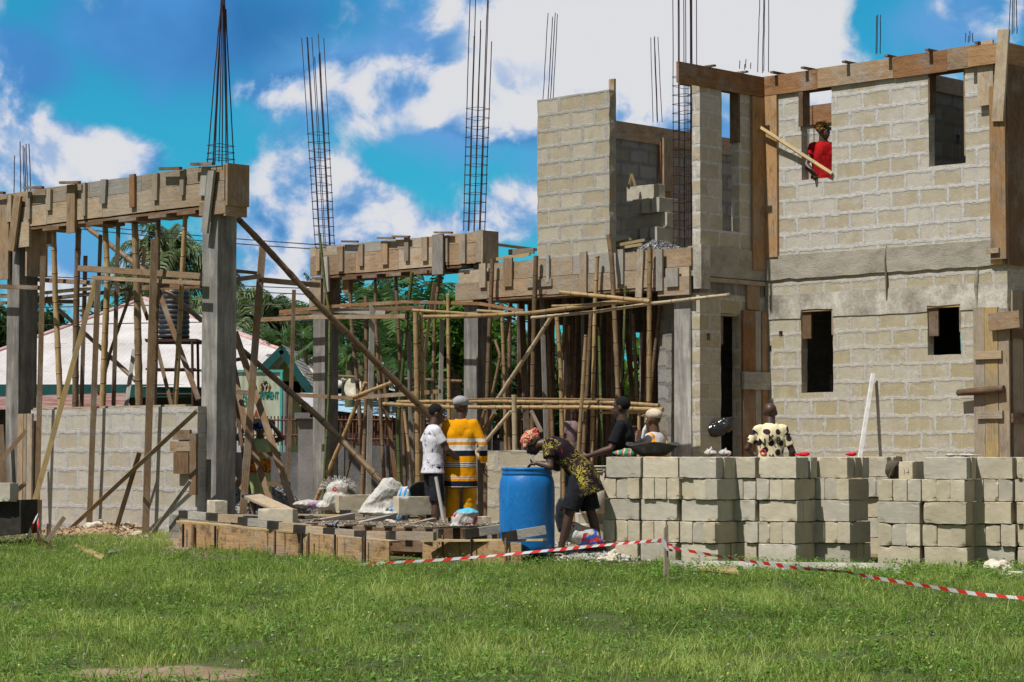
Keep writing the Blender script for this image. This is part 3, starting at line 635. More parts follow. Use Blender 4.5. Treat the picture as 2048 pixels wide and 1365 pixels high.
# ------------------------------------------------------------ rebar
def cage(label, bx, by, Yb, ty, wpx, n=3, lean=0, wtop=1.0, stir=(), bend=0, tops=None, rbar=.008, seed=1, vary=60):
    rnd = random.Random(seed)
    base = PX(bx, by, Yb); k = Yb/FPX
    root = thing('rebar_cage', label, 'rebar', base, math.pi/4, 'bundles of rusty rebar rising above the columns')
    hw = wpx*k/2/1.4; H = (by-ty)*k
    pos = [(-1, -1), (1, -1), (1, 1), (-1, 1), (0, -1), (1, 0), (0, 1), (-1, 0), (.4, -.8), (-.5, .6)][:n]
    for i, (a, b) in enumerate(pos):
        h = H-(rnd.random()*vary*k if tops is None else tops[i % len(tops)]*k)
        pts = []
        for q in range(9):
            f = q/8; sc = 1+(wtop-1)*f
            z = h*f; lx = lean*k*(f*(h/H))
            pts.append((hw*a*sc+lx*math.cos(math.pi/4)+rnd.uniform(-.0025, .0025), hw*b*sc-lx*math.sin(math.pi/4)+rnd.uniform(-.0025, .0025), z))
        m = MB(); m.tube(pts, rbar*.85, 6); m.build('bar', REBAR, root)
    for py in stir:
        f = (by-py)/(by-ty); sc = 1+(wtop-1)*f; lx = lean*k*f; z = H*f; e = hw*sc+.012
        cs = [Vector((lx*.707+e*a, -lx*.707+e*b, z+rnd.uniform(-.012, .012))) for a, b in ((-1, -1), (1, -1), (1, 1), (-1, 1))]
        m = MB()
        for q in range(4): m.tube([cs[q], cs[(q+1) % 4]], .0045, 5)
        m.build('stirrup', REBAR, root)
    return root
cage('tall rebar bundle pinched together at the top, on the portico corner column', 441, 328, 28.75, -30, 53, 10, 3, .22, (292, 306, 318), seed=3, rbar=.009)
cage('leaning rebar cage with close stirrups left of the middle beam', 650, 497, 38.7, 62, 38, 10, -27, 1.15, list(range(266, 490, 17)), seed=4, vary=50)
cage('tall rebar cage with close stirrups at the right end of the middle beam', 948, 462, 36.4, -40, 42, 10, 16, 1.1, list(range(216, 455, 19)), seed=5, vary=130, rbar=.009)
cage('short bundle of bare rods behind the tall block panel', 1096, 200, 38.0, 22, 20, 6, 10, .95, (), seed=6, vary=14)
cage('four slim rods over the inner wall between block panel and dense cage', 1315, 245, 41.0, 70, 18, 4, -6, .8, (), seed=7, vary=5)
cage('dense rebar cage standing on the porch slab edge beside the narrow window wall', 1371, 492, 33.3, -40, 47, 10, 0, 1.0, list(range(152, 490, 18)), seed=8, vary=20, rbar=.008)
cage('second rebar cage pressed against the narrow window wall end', 1388, 490, 33.7, 150, 22, 6, 0, 1.0, list(range(170, 490, 18)), seed=18, vary=20)
cage('rods rising behind the inner corner of the house formwork', 1526, 145, 34.6, -30, 22, 4, 4, .8, (), seed=9, vary=10)
cage('trio of rods above the middle of the house front beam', 1753, 108, 33.0, 25, 15, 3, 2, .9, (), seed=10, vary=8)
cage('short rods behind the house front beam near its right end', 1938, 85, 33.5, 55, 15, 4, 1, .9, (), seed=11, vary=18)
cage('rods above the right corner of the house, cut by the picture edge', 2026, 68, 31.2, -20, 16, 4, 2, .7, (), seed=12, vary=20)
cage('stubby rod ends above the inner corner of the formwork', 1490, 138, 34.5, 118, 22, 4, 1, 1., (), seed=13, vary=9)
cage('far left rebar bundle with one crossed rod over the portico beam', 45, 392, 33.2, 280, 34, 6, -3, .85, (), seed=14, vary=45)

# ------------------------------------------------------------ poles and planks
def pole(kind, pts, wpx, label, grp=None, ground=False, n=8, mat=None, cat=None):
    P3 = [PX(*p) for p in pts]
    if ground:
        a, b = P3[-2], P3[-1]; d = (b-a).normalized()
        if d.z < -.2:
            for _ in range(60):
                if b.z < gz(b.x, b.y)-.02: break
                b = b+d*.05
            P3.append(b)
    c = sum((p for p in P3), Vector())/len(P3); base = Vector((P3[-1].x, P3[-1].y, P3[-1].z))
    r = wpx/2*sum(p[2] for p in pts)/len(pts)/FPX
    m = MB()
    if kind[0] == 'w':
        mt = {'w': WOOD_OLD, 'wn': WOOD_BRN, 'wd': WOOD_DARK, 'wg': WOOD_GREY, 'wr': WOOD_RED, 'wy': WOOD_YEL, 'wc': WOOD_CEM}[kind]
        Q = [p-base for p in P3]
        d = (Q[-1]-Q[0]).normalized()
        th = min(.045, r*1.2)
        for a, b in zip(Q[:-1], Q[1:]):
            m.bar(a, b, 2*r*.92, th, (.25, -.97, .0))
        nm = 'timber_plank'; ct = 'plank'
    else:
        mt = {'b': BAM, 'bo': BAM_OLD, 'bp': BAM_PALE, 'bg': BAM_GREEN}[kind]
        # resample with node rings
        Q = [p-base for p in P3]; Ls = [(b-a).length for a, b in zip(Q[:-1], Q[1:])]; Lt = sum(Ls)
        pts2 = []; rads = []; d = 0; k = int(Lt/.085)+1; sd_ = random.random()*30
        bow = Vector((random.uniform(-1, 1), random.uniform(-.5, .5), 0))*.021*Lt/3
        for i in range(k+1):
            s_ = Lt*i/k; acc = 0
            for j, l in enumerate(Ls):
                if s_ <= acc+l+1e-6 or j == len(Ls)-1: f = (s_-acc)/l; q = Q[j].lerp(Q[j+1], f); break
                acc += l
            q = q+bow*math.sin(math.pi*s_/Lt)
            rr = r*(.90+.12*i/k)*(1.08 if i % 4 == 0 else .97)*(1+.05*noise.noise(Vector((s_*2, sd_, 0))))
            pts2.append(q); rads.append(rr)
        m.tube(pts2, rads, n, seed=sd_)
        nm = 'bamboo_pole'; ct = 'bamboo pole'
    o = m.build(nm, mat or mt, None, base); return tag(o, label, cat or ct, grp)
GP = 'props holding up the portico beam'; GM = 'props under the middle beam'; GS = 'props under the porch slab'
def Y1(px, t=0): return F1.Y(px, t)
def Y3(px, t=0): return F3.Y(px, t)
def p1(kind, x1, y1, x2, y2, t, wpx, label, ground=False, grp=GP): return pole(kind, [(x1, y1, Y1(x1, t)), (x2, y2, Y1(x2, t))], wpx, label, grp, ground, mat=BAM_MID if kind == 'b' else None)
p1('wn', 86, 512, 73, 1062, -.35, 11, 'square timber post just right of the far left column, standing before the low wall', True)
pole('b', [(107, 452, Y1(107, .12)), (110, 600, Y1(110, .12)), (121, 812, Y1(120, .06))], 12, 'bamboo prop nearest the far left column, kinked near its foot', GP)
pole('wy', [(192, 562, Y1(192, -.25)), (48, 1080, Y1(48, -1.0))], 11, 'long yellowish plank leaning left across the low block wall', GP, True)
p1('bo', 157, 458, 151, 815, .12, 13, 'dark bamboo prop second from the far left column')
p1('wd', 171, 512, 163, 815, .5, 9, 'dark square post just behind the second bamboo prop')
p1('wd', 201, 470, 189, 815, .35, 8, 'thin dark post left of the third thick bamboo prop')
p1('wn', 196, 560, 179, 1045, -.3, 12, 'plank post before the low wall, right of the leaning plank', True)
pole('b', [(210, 442, Y1(210, .12)), (216, 560, Y1(216, .12)), (205, 812, Y1(205, .06))], 13, 'curved thick bamboo prop third from the far left column', GP)
p1('wn', 237, 435, 227, 812, .12, 9, 'slender brown post between the two thickest bamboo props')
p1('b', 269, 430, 278, 812, .12, 15, 'thickest bamboo prop, near the middle of the portico beam')
p1('wn', 309, 478, 291, 1062, -.3, 15, 'widest plank post before the low wall, in front of the water tank', True)
p1('bo', 317, 428, 308, 812, .12, 11, 'bamboo prop partly hidden by the widest plank post')
pole('b', [(371, 424, Y1(371, .12)), (362, 560, Y1(362, .12)), (350, 812, Y1(350, .06))], 11, 'slanting bamboo prop closest to the portico corner column', GP)
p1('wd', 316, 580, 397, 800, .5, 11, 'dark plank leaning right across the water tank')
p1('wn', 313, 690, 343, 812, .3, 8, 'short plank leaning under the water tank')
p1('wd', 262, 585, 222, 700, .6, 7, 'short dark brace crossing behind the slender brown post')
p1('wd', 222, 700, 198, 790, .6, 7, 'lower dark brace beside the curved bamboo prop')
p1('wn', 276, 583, 296, 640, .3, 8, 'short slanted offcut beside the thickest bamboo prop')
p1('bo', 162, 446, 292, 545, 1.2, 12, 'upper diagonal bamboo brace falling right behind the portico props')
p1('bo', 330, 580, 402, 640, 1.2, 11, 'diagonal bamboo brace passing in front of the water tank')
p1('b', 103, 606, 272, 762, 1.0, 9, 'lower diagonal bamboo brace falling right before the white roof')
pole('wg', [(268, 700, Y1(268, .7)), (252, 815, Y1(252, .3))], 9, 'short grey pipe leaning on the low wall', GP)
p1('wd', 289, 495, 283, 570, 1.5, 8, 'mottled dark post end standing before the palm crown')
p1('wn', 394, 822, 130, 1068, -.55, 9, 'long thin batten slanting down left across the low wall', True)
p1('wn', 279, 905, 233, 1056, -.4, 10, 'short leaning prop crossing the long slanting batten', True)
p1('wg', 381, 962, 310, 1060, -.45, 8, 'short grey batten leaning at the right end of the low wall', True)
pole('wn', [(52, 862, Y1(50, -.5)), (-30, 960, Y1(10, -1))], 9, 'raking batten against the far left column', GP)
pole('wn', [(49, 968, Y1(50, -.5)), (20, 995, Y1(30, -.8))], 10, 'short raking block of timber low by the far left column', GP)
pole('wn', [(0, 850, Y1(0, -.2)), (10, 1000, Y1(8, -.2))], 14, 'cut off post at the left edge of the picture', GP)
GH = 'loose planks tied across the props'
p1('wn', 158, 537, 402, 553, -.12, 13, 'broad whitish brown plank with a pointed left end, tied across the portico props', grp=GH)
p1('wn', 185, 556, 402, 567, -.18, 9, 'narrow plank directly under the broad pointed plank', grp=GH)
p1('wd', 77, 560, 200, 567, .3, 9, 'dark plank left of the pointed plank', grp=GH)
p1('wd', 75, 600, 262, 580, .5, 8, 'lower dark plank rising right between the left props', grp=GH)
p1('bp', 92, 586, 190, 576, .4, 8, 'pale short bamboo laid level between the left props', grp=GH)
p1('wd', 270, 577, 402, 572, .5, 11, 'dark thick plank just above the water tank', grp=GH)
p1('wd', 70, 603, 152, 604, .7, 8, 'lowest dark plank beside the far left column', grp=GH)
p1('wd', -20, 573, 78, 576, -.2, 9, 'dark plank crossing before the far left column', grp=GH)
p1('wd', -20, 590, 30, 594, .5, 8, 'second dark plank end left of the far left column', grp=GH)
p1('wd', -20, 606, 14, 606, .5, 7, 'third dark plank end left of the far left column', grp=GH)
# right of the corner column
Yr = 30.0
GR = 'timbers bracing the portico corner column'
pole('bo', [(474, 436, 29.3), (530, 492, 29.4), (640, 610, 29.7), (760, 730, 30.2), (868, 840, 30.6)], 14, 'long pole sloping down right from the top of the corner column', GR, n=9)
pole('bo', [(472, 690, 30.5), (640, 840, 30.0), (762, 962, 29.6)], 13, 'second long pole sloping right, ending above the white sacks', GR, n=9)
pole('wn', [(526, 487, 30.0), (505, 760, 30.0), (489, 985, 29.9)], 15, 'tall upright plank right of the corner column, carrying the cross boards', GR, True)
pole('wn', [(458, 690, 30.6), (490, 850, 30.3), (540, 1003, 30.0)], 13, 'left leg of the rough timber ladder beside the corner column', GR, True)
pole('wn', [(470, 665, 30.4), (505, 770, 30.2), (588, 1018, 29.7)], 14, 'right leg of the rough timber ladder beside the corner column', GR, True)
pole('wn', [(470, 784, 30.3), (504, 787, 30.3)], 10, 'top rung of the rough timber ladder', GR)
pole('wn', [(518, 910, 30.0), (562, 908, 30.0)], 10, 'middle rung of the rough timber ladder', GR)
pole('wn', [(534, 968, 30.0), (581, 969, 30.0)], 9, 'bottom rung of the rough timber ladder', GR)
pole('wd', [(462, 722, 30.7), (490, 717, 30.7)], 8, 'short dark peg high on the rough timber ladder', GR)
pole('wn', [(588, 580, 32.5), (583, 760, 32.5), (575, 962, 32.4)], 8, 'thin free standing post between ladder and grey middle column', GR, True)
pole('wd', [(468, 760, 31), (482, 880, 30.8), (500, 990, 30.6)], 7, 'dark thin stake behind the timber ladder', GR, True)
pole('wn', [(466, 560, 29.6), (521, 553, 29.8)], 10, 'short board nailed between corner column and tall plank', GR)
pole('wn', [(520, 560, 29.9), (638, 571, 31.5)], 11, 'board reaching right from the tall plank to the middle column', GR)
pole('wd', [(468, 542, 29.5), (518, 547, 30.3)], 7, 'dark warped board on top of the short nailed board', GR)
pole('wn', [(462, 950, 30.2), (495, 990, 30)], 10, 'board end slanting at the foot of the corner column', GR)
# middle beam zone
def p3(kind, pts, t, wpx, label, ground=True, grp=GM, **k): return pole(kind, [(x, y, Y3(x, t)) for x, y in pts], wpx, label, grp, ground, **k)
p3('wr', [(560, 624), (690, 611), (808, 605)], -.5, 7, 'thin warped orange board, upper left one at platform level', False, GH)
p3('wr', [(800, 604), (960, 608), (1048, 623)], -.55, 7, 'thin warped orange board bowing down before the second grey column', False, GH)
p3('wd', [(560, 628), (640, 622), (850, 616)], -.3, 9, 'dark thick board under the upper warped board', False, GH)
p3('wn', [(520, 640), (620, 635), (812, 633)], -.6, 9, 'long level board below the warped boards', False, GH)
p3('wg', [(620, 618), (772, 627)], -.45, 10, 'pale grey board nailed across the left middle column', False, GH)
p3('bg', [(639, 467), (648, 565), (658, 640), (655, 800), (645, 1008)], -.6, 6, 'slender greenish bamboo whip leaning on the left middle column')
p3('bo', [(699, 550), (702, 650), (714, 780), (722, 900)], .1, 9, 'bamboo prop first right of the left middle column')
p3('bo', [(732, 592), (733, 780), (725, 970)], -.3, 9, 'bamboo prop left of the whitish square post')
p3('wg', [(745, 606), (737, 972)], -.5, 11, 'whitish square post splashed with cement')
p3('bo', [(791, 543), (798, 735), (806, 900)], .1, 8, 'bamboo prop right of the whitish post')
p3('bo', [(750, 545), (752, 640), (760, 800)], .12, 8, 'thin brown prop behind the whitish post')
p3('bg', [(824, 545), (808, 720), (797, 860), (800, 975)], -.2, 8, 'dark green bent bamboo between whitish post and pale bamboo pair')
p3('wn', [(869, 566), (848, 720), (842, 940)], -.4, 7, 'thin slanting timber right of the pale bamboo pair')
p3('b', [(831, 620), (836, 985)], -.9, 12, 'thick pale bamboo standing left of the person in the white shirt', ground=True)
p3('b', [(842, 625), (845, 965)], -.8, 8, 'thinner twin of the thick pale bamboo')
p3('b', [(896, 590), (900, 880)], -.6, 8, 'straight bamboo above the person in the white shirt')
p3('bo', [(879, 550), (869, 640), (864, 860)], .1, 8, 'brown bamboo prop under the right part of the middle beam')
p3('wg', [(884, 640), (880, 860)], .8, 9, 'grey square post behind the straight bamboo')
p3('b', [(731, 765), (690, 870), (643, 978)], -.5, 9, 'bamboo brace slanting down left to the fringed sack')
p3('b', [(706, 795), (787, 764)], -.6, 8, 'short bamboo stub rising right across the whitish post', False)
p3('wn', [(592, 790), (702, 797)], -.55, 8, 'left half of the level batten before the middle column', False, GH)
p3('wn', [(696, 797), (830, 787), (880, 783)], -.58, 9, 'right half of the level batten with a slanted end', False, GH)
p3('bo', [(614, 747), (680, 753), (925, 763)], 1.0, 6, 'thin bamboo rail far behind the middle frame', False, GH)
GF = 'long bamboos lashed as scaffold rails'
p3('b', [(795, 804), (985, 803), (1180, 806)], -1.0, 8, 'upper lower-rail bamboo above the grey capped man', False, GF)
p3('b', [(767, 808), (905, 815), (1180, 815), (1326, 820)], -1.15, 8, 'longest waist rail bamboo ending by the pale column', False, GF)
p3('b', [(1148, 804), (1240, 806), (1318, 812)], -1.0, 8, 'short upper waist rail reaching the man in black', False, GF)
p3('b', [(1200, 826), (1320, 824)], -.9, 6, 'thin third waist rail behind the man in black', False, GF)
p3('bo', [(905, 800), (1010, 797), (1230, 800)], -1.1, 4, 'thin split bamboo lying on the waist rails', False, GF)
p3('wr', [(752, 670), (770, 800), (792, 960)], .7, 9, 'dark twisted pole behind the whitish post')
p3('b', [(808, 820), (828, 975)], .1, 7, 'slanting thin bamboo below the waist rail')
p3('wg', [(818, 665), (824, 960)], .9, 9, 'grey post behind the dark green bamboo')
p3('bo', [(715, 866), (689, 965)], .8, 5, 'thin stick before the railing of the grey wall')
# porch wing
p3('bo', [(985, 518), (983, 620), (976, 885)], -.16, 10, 'bamboo upright against the left end of the porch formwork', grp=GS)
p3('bo', [(1072, 512), (1069, 793), (1068, 900)], -.16, 11, 'tall bamboo upright below the tall block panel left side', grp=GS)
p3('b', [(1195, 512), (1189, 620), (1183, 905)], -.16, 9, 'tall bamboo upright below the right part of the block panel', grp=GS)
p3('bo', [(1217, 470), (1223, 520), (1234, 790)], -.24, 11, 'bamboo that pokes above the formwork at the block panel corner', grp=GS)
p3('bp', [(1104, 632), (1013, 770), (996, 798)], -.9, 9, 'pale bamboo brace slanting from the upper rails down to the waist rails', False, GS)
p3('bo', [(1026, 582), (1008, 690), (1003, 730)], .4, 8, 'slanting bamboo prop right of the second grey column', False, GS)
p3('bo', [(990, 680), (1000, 712), (984, 793)], -.3, 7, 'bent bamboo beside the second grey column', False, GS)
p3('b', [(1003, 608), (1007, 760), (1010, 905)], -.5, 8, 'bamboo with a forked top under the porch', grp=GS)
p3('b', [(1113, 628), (1121, 730), (1124, 880)], -.6, 10, 'kinked bamboo prop in the middle of the porch', grp=GS)
p3('bo', [(1134, 597), (1124, 720)], .5, 8, 'short bamboo leaning behind the kinked prop', False, GS)
p3('b', [(1139, 652), (1130, 795)], .9, 7, 'thin bamboo before the bright gap in the rear wall', grp=GS)
p3('b', [(1172, 670), (1166, 780), (1158, 905)], -1.3, 8, 'free ended bamboo upright crossing the waist rails', grp=GS)
p3('bo', [(1182, 628), (1175, 760), (1168, 885)], -.3, 9, 'bamboo upright just behind the free ended one', grp=GS)
p3('bg', [(1198, 655), (1206, 905)], .3, 7, 'fresh green bamboo prop under the porch', grp=GS)
p3('b', [(848, 634), (940, 633), (1070, 626), (1220, 606), (1300, 600)], -1.3, 9, 'long upper rail bamboo sweeping up to the right', False, GF)
p3('bp', [(1063, 636), (1192, 624), (1300, 608), (1460, 590)], -1.2, 7, 'thinner upper rail bamboo ending beside the doorway', False, GF)
p3('b', [(1120, 585), (1240, 597), (1300, 604)], -1.4, 9, 'short hollow ended bamboo lying over the upper rails', False, GF)
p3('b', [(955, 622), (1012, 626)], -1.1, 7, 'stub of bamboo on the upper rails left end', False, GF)
p3('b', [(1104, 613), (1192, 611)], -1.1, 7, 'short bamboo between the upper rails', False, GF)
p3('b', [(826, 621), (905, 626), (1000, 634)], -1.1, 7, 'bamboo rail tied to the thick pale bamboo top', False, GF)
p3('bp', [(1028, 790), (1028, 940)], -1.3, 11, 'whitish bamboo post above the stooping woman', grp=GS)
p3('bp', [(1022, 823), (953, 905)], -1.2, 8, 'whitish bamboo brace slanting down left from the waist rail', False, GS)
p3('b', [(950, 905), (1002, 958)], -1.2, 12, 'thick bamboo slanting down right behind the blue drum', True, GS)
p3('bo', [(970, 820), (952, 882)], -.8, 8, 'brown brace behind the grey capped man', False, GS)
p3('bo', [(990, 826), (952, 884)], -.7, 9, 'second brown brace behind the grey capped man', False, GS)
p3('wr', [(1101, 600), (1101, 885)], 1.0, 14, 'dark brown square post in the middle of the porch', grp=GS)
p3('wd', [(1043, 595), (1051, 810)], .9, 12, 'dark post behind the slanting prop right of the second column', grp=GS)
p3('wg', [(1083, 580), (1092, 870)], .3, 9, 'grey timber post beside the tall left upright', grp=GS)
p3('wd', [(1062, 822), (1083, 865)], -.6, 8, 'splintered board end below the waist rails', False, GS)
p3('b', [(1300, 495), (1299, 800), (1291, 880)], -.16, 11, 'tall bamboo upright against the right part of the porch formwork', grp=GS)
p3('bg', [(1251, 572), (1246, 700), (1241, 765)], -.1, 6, 'thin green and white bamboo under the right part of the porch', False, GS)
p3('bo', [(1321, 612), (1309, 720), (1300, 820)], .3, 8, 'leaning bamboo left of the pale column', grp=GS)
p3('bo', [(1266, 628), (1278, 830)], .2, 8, 'slightly leaning bamboo above the man in black', grp=GS)
p3('wd', [(1252, 655), (1269, 830)], 1.5, 9, 'blackened leaning post before the rear opening', grp=GS)
p3('wd', [(1290, 660), (1283, 830)], 1.6, 8, 'second blackened post before the rear opening', grp=GS)
p3('wn', [(1330, 620), (1322, 820)], .4, 11, 'rough brown timber standing just left of the pale column', grp=GS)
p3('b', [(1278, 815), (1278, 870)], -.9, 7, 'short bamboo stub between the two seated-behind-blocks men', grp=GS)
p3('bp', [(1266, 712), (1243, 778)], 2.2, 6, 'pale stick slanting in the rear opening', False, GS)
p3('bo', [(1155, 600), (1150, 860)], 1.8, 9, 'shadowed bamboo prop deep under the porch slab', grp=GS)
p3('wg', [(1228, 620), (1226, 860)], 2.2, 9, 'shadowed grey prop deep under the right part of the slab', grp=GS)
ORDN = ['first', 'second', 'third', 'fourth', 'fifth', 'sixth', 'seventh', 'eighth', 'ninth', 'tenth', 'eleventh', 'twelfth', 'thirteenth', 'fourteenth']
rr_ = random.Random(11)
for i, px in enumerate((1020, 1038, 1060, 1080, 1096, 1128, 1147, 1165, 1205, 1218, 1240, 1262, 1286, 1312)):
    t_ = rr_.uniform(.8, 2.6); x2 = px+rr_.uniform(-16, 16)
    p3(('bo', 'wd', 'bo', 'wg')[i % 4], [(px, 592, ), (x2, 840)], t_, rr_.uniform(6, 9), ORDN[i]+' shadowed prop deep under the porch slab, counted from the left', True, GS)
# items on the house
pole('wy', [(1512, 250, 34.0), (1664, 348, 33.2)], 7, 'yellow stick slanting from the corner board to the window sill', None)
p_ = pole('wg', [(1746, 748, FH.Y(1748, -.07)), (1718, 925, FH.Y(1718, -.55))], 8, 'white painted pole leaning on the front wall of the house', None, True, mat=M_noise('white_paint_worn', [(.3, (.45, .45, .44)), (.6, (.72, .72, .71))], 8, bd=.001))
for (px, a) in ((1650, 1),):
    pass
hp = [(w1[1]-.08, zt1-.3, w1[0]+.18, w1[2]-.05), (w2[1]-.12, zt2-.02, w2[0]+.32, w2[2]-.05)]
for i, (a, z1_, b_, z2_) in enumerate(hp):
    m = MB(); A = FH.loc(a, .9, z1_+.3); B = FH.loc(b_-.05, .7, z2_-.4); m.tube([A-B, (A-B)*.5, (0, 0, 0)], .05)
    tag(m.build('bamboo_pole', BAM_OLD, None, B), ('slanting bamboo prop seen inside the tall ground floor window', 'bamboo prop seen inside the square ground floor window')[i], 'bamboo pole')

# ------------------------------------------------------------ stacked blocks
def block_mesh(seed, lx=.45, ly=.15, lz=.222):
    bm = bmesh.new(); bmesh.ops.create_cube(bm, size=1)
    for v in bm.verts: v.co = Vector((v.co.x*lx, v.co.y*ly, v.co.z*lz))
    bmesh.ops.bevel(bm, geom=list(bm.edges), offset=.003, segments=1, affect='EDGES', profile=.5)
    bmesh.ops.subdivide_edges(bm, edges=[e for e in bm.edges if e.calc_length() > .1], cuts=9, use_grid_fill=True)
    off = Vector((seed*7.3, seed*3.1, 0)); rr = random.Random(seed)
    chips = [Vector((rr.choice((-1, 1))*lx/2*rr.uniform(.5, 1), rr.choice((-1, 1))*ly/2, rr.choice((-1, 1))*lz/2)) for _ in range(6)]
    for v in bm.verts:
        e = min(lx/2-abs(v.co.x), ly/2-abs(v.co.y)); ez = lz/2-abs(v.co.z)
        k = .006 if e < .012 and ez < .012 else .0016
        v.co += Vector((noise.noise(v.co*22+off), noise.noise(v.co*22+off+Vector((5, 0, 0))), noise.noise(v.co*22+off+Vector((0, 7, 0)))))*k
        for c in chips:
            d = (v.co-c).length
            if d < .05: v.co -= v.co.normalized()*(.05-d)*(.34+.5*noise.noise(v.co*60+off))
    me = bpy.data.meshes.new('block'); bm.to_mesh(me); bm.free(); return me
BM = []
for i in range(9):
    me = block_mesh(i); me.materials.append(BLOCKS[i % 3]); BM.append(me)
def block(p, rz, label, group=None, mi=None, rx=0, ry=0):
    o = bpy.data.objects.new('concrete_block', BM[random.randrange(9) if mi is None else mi]); COL.objects.link(o)
    o.location = p; o.rotation_euler = (rx, ry, rz); return tag(o, label, 'concrete block', group)
ORD = ['bottom', 'second', 'third', 'fourth', 'top']
stacks = []
def seg(px, Ys, n, ang, desc, rows=5, z0=.0, ks=.478, first=0):
    p = PX(px, 1000, Ys); o = Vector((p.x, p.y)); u = Vector((math.cos(R(ang)), math.sin(R(ang)))); v = Vector((-u.y, u.x))
    for i in range(n):
        nm = desc[i]; rw = rows if isinstance(rows, int) else rows[i]
        for k in range(rw):
            jx, jy = random.uniform(-.022, .022), random.uniform(-.03, .03)
            for j in range(3):
                z = z0+.115+k*.2305
                rj = random.uniform(-.035, .035); jj = random.uniform(-.016, .016)
                if k % 2 == 0:
                    c = o+u*(i*ks+.23+jx+jj)+v*(.077+j*.154+jy); rz = R(ang)+rj; w_ = ('front', 'middle', 'rear')[j]
                else:
                    c = o+u*(i*ks+.077+j*.154+jx)+v*(.23+jy+jj); rz = R(ang)+math.pi/2+rj; w_ = ('left', 'middle', 'right')[j]
                block((c.x, c.y, z), rz+(math.pi if random.random() < .5 else 0), '%s block, %s course, %s' % (w_, ORD[k] if k < rw-1 else 'top', nm), 'blocks stacked in front of the house')
        stacks.append((o+u*(i*ks+.23)+v*.23, z0+rw*.2305))
seg(1211, 25.3, 3, -36, ['stack nearest the blue drum', 'second stack right of the drum', 'third stack right of the drum'])
seg(1438, 24.9, 2, -36, ['fourth stack right of the drum', 'stack below the polka dot shirt'])
seg(1545, 25.05, 2, -36, ['stack behind the polka dot shirt corner', 'last stack before the brown shaded gap'])
seg(1700, 26.3, 1, -30, ['set back stack in the shaded gap'])
seg(1757, 24.0, 2, -27, ['low stack under the brown backpack', 'stack right of the backpack'], rows=[4, 5])
seg(1939, 23.9, 2, -27, ['second stack right of the backpack', 'stack at the right edge of the picture'])
seg(2046, 23.2, 1, -27, ['outermost stack cut by the picture edge'])
# blocks on the porch slab
lz = 4.17
def locF(px, t): return F3.s(px, t), t
k_ = 0
for row in range(5):
    for i in range(3 if row < 4 else 2):
        sx = F3.s(1250+i*20, .9)+(.1 if row % 2 else 0); c = F3.loc(sx, 1.2+.02*row, lz+.113+row*.228)
        block(c, ANG+(math.pi/2 if row % 2 else 0)+random.uniform(-.03, .03), '%s block in course %s of the pile on the porch slab' % (('left', 'middle', 'right')[i], ('one', 'two', 'three', 'four', 'five')[row]), 'blocks piled on the porch slab', 2)
for i, (a, b) in enumerate((((1257, 378), (1264, 348)), ((1270, 372), (1263, 348)))):
    pole('wy', [(a[0], a[1], 35.2), (b[0], b[1], 35.2)], 5, ('left', 'right')[i]+' leg of the small yellow stick pair on the block pile', None)
for i, (a, b, c, d) in enumerate(((1228, 492, 1290, 480), (1229, 498, 1285, 489), (1230, 487, 1262, 478))):
    pole('wy', [(a, b, F3.Y(a, .25+.1*i)), (c, d, F3.Y(c, .25+.1*i))], 6, 'loose stick on the slab edge, '+('upper long one', 'lower pale one', 'short one')[i], 'loose sticks on the slab edge')
pole('wy', [(982, 488, 36.5), (1073, 500, 37.2)], 6, 'yellow batten bridging middle beam and block panel', None)
pole('wy', [(985, 520, 36.2), (1060, 509, 35.8)], 7, 'bowed yellow board on the left end of the porch formwork', None)
pole('w', [(1018, 505, 36.8), (1068, 502, 36.6)], 12, 'thick board behind the left end of the porch formwork', None)

# ------------------------------------------------------------ rocks, gravel
def rock(name, p, sz, sc, seed, mat, label, cat='stone', group=None):
    bm = bmesh.new(); bmesh.ops.create_icosphere(bm, subdivisions=3, radius=1); off = Vector((seed*3.7, 1, 2))
    for v in bm.verts:
        n = noise.noise(v.co*1.1+off)*.5+noise.noise(v.co*3+off)*.18; c = v.co*(1+n)
        c = Vector((round(c.x*3)/3*.35+c.x*.65, round(c.y*3)/3*.35+c.y*.65, round(c.z*3)/3*.35+c.z*.65))
        v.co = Vector((c.x*sc[0], c.y*sc[1], c.z*sc[2]))*sz
    me = bpy.data.meshes.new(name); bm.to_mesh(me); bm.free(); me.materials.append(mat)
    o = bpy.data.objects.new(name, me); COL.objects.link(o); o.location = p; o.rotation_euler = (0, 0, seed); return tag(o, label, cat, group)
PALE = M_noise('pale_rubble', [(.3, srgb(150, 140, 120)), (.55, srgb(196, 188, 170)), (.8, srgb(225, 220, 208))], 9, bd=.01)
GREYR = M_noise('grey_rubble', [(.3, srgb(110, 106, 98)), (.7, srgb(170, 166, 156))], 9, bd=.01)
def groundpt(px, py, dz=0):
    Yv = 1.2*FPX/max(py-905, 5)
    for _ in range(6):
        z = gz(PX(px, py, Yv).x, Yv); Yv = (1.2-z)*FPX/(py-905)
    p = PX(px, py, Yv); p.z += dz; return p
def atY(px, Yv, dz=0):
    x = (px-1024)/FPX*Yv; return Vector((x, Yv, gz(x, Yv)+dz))
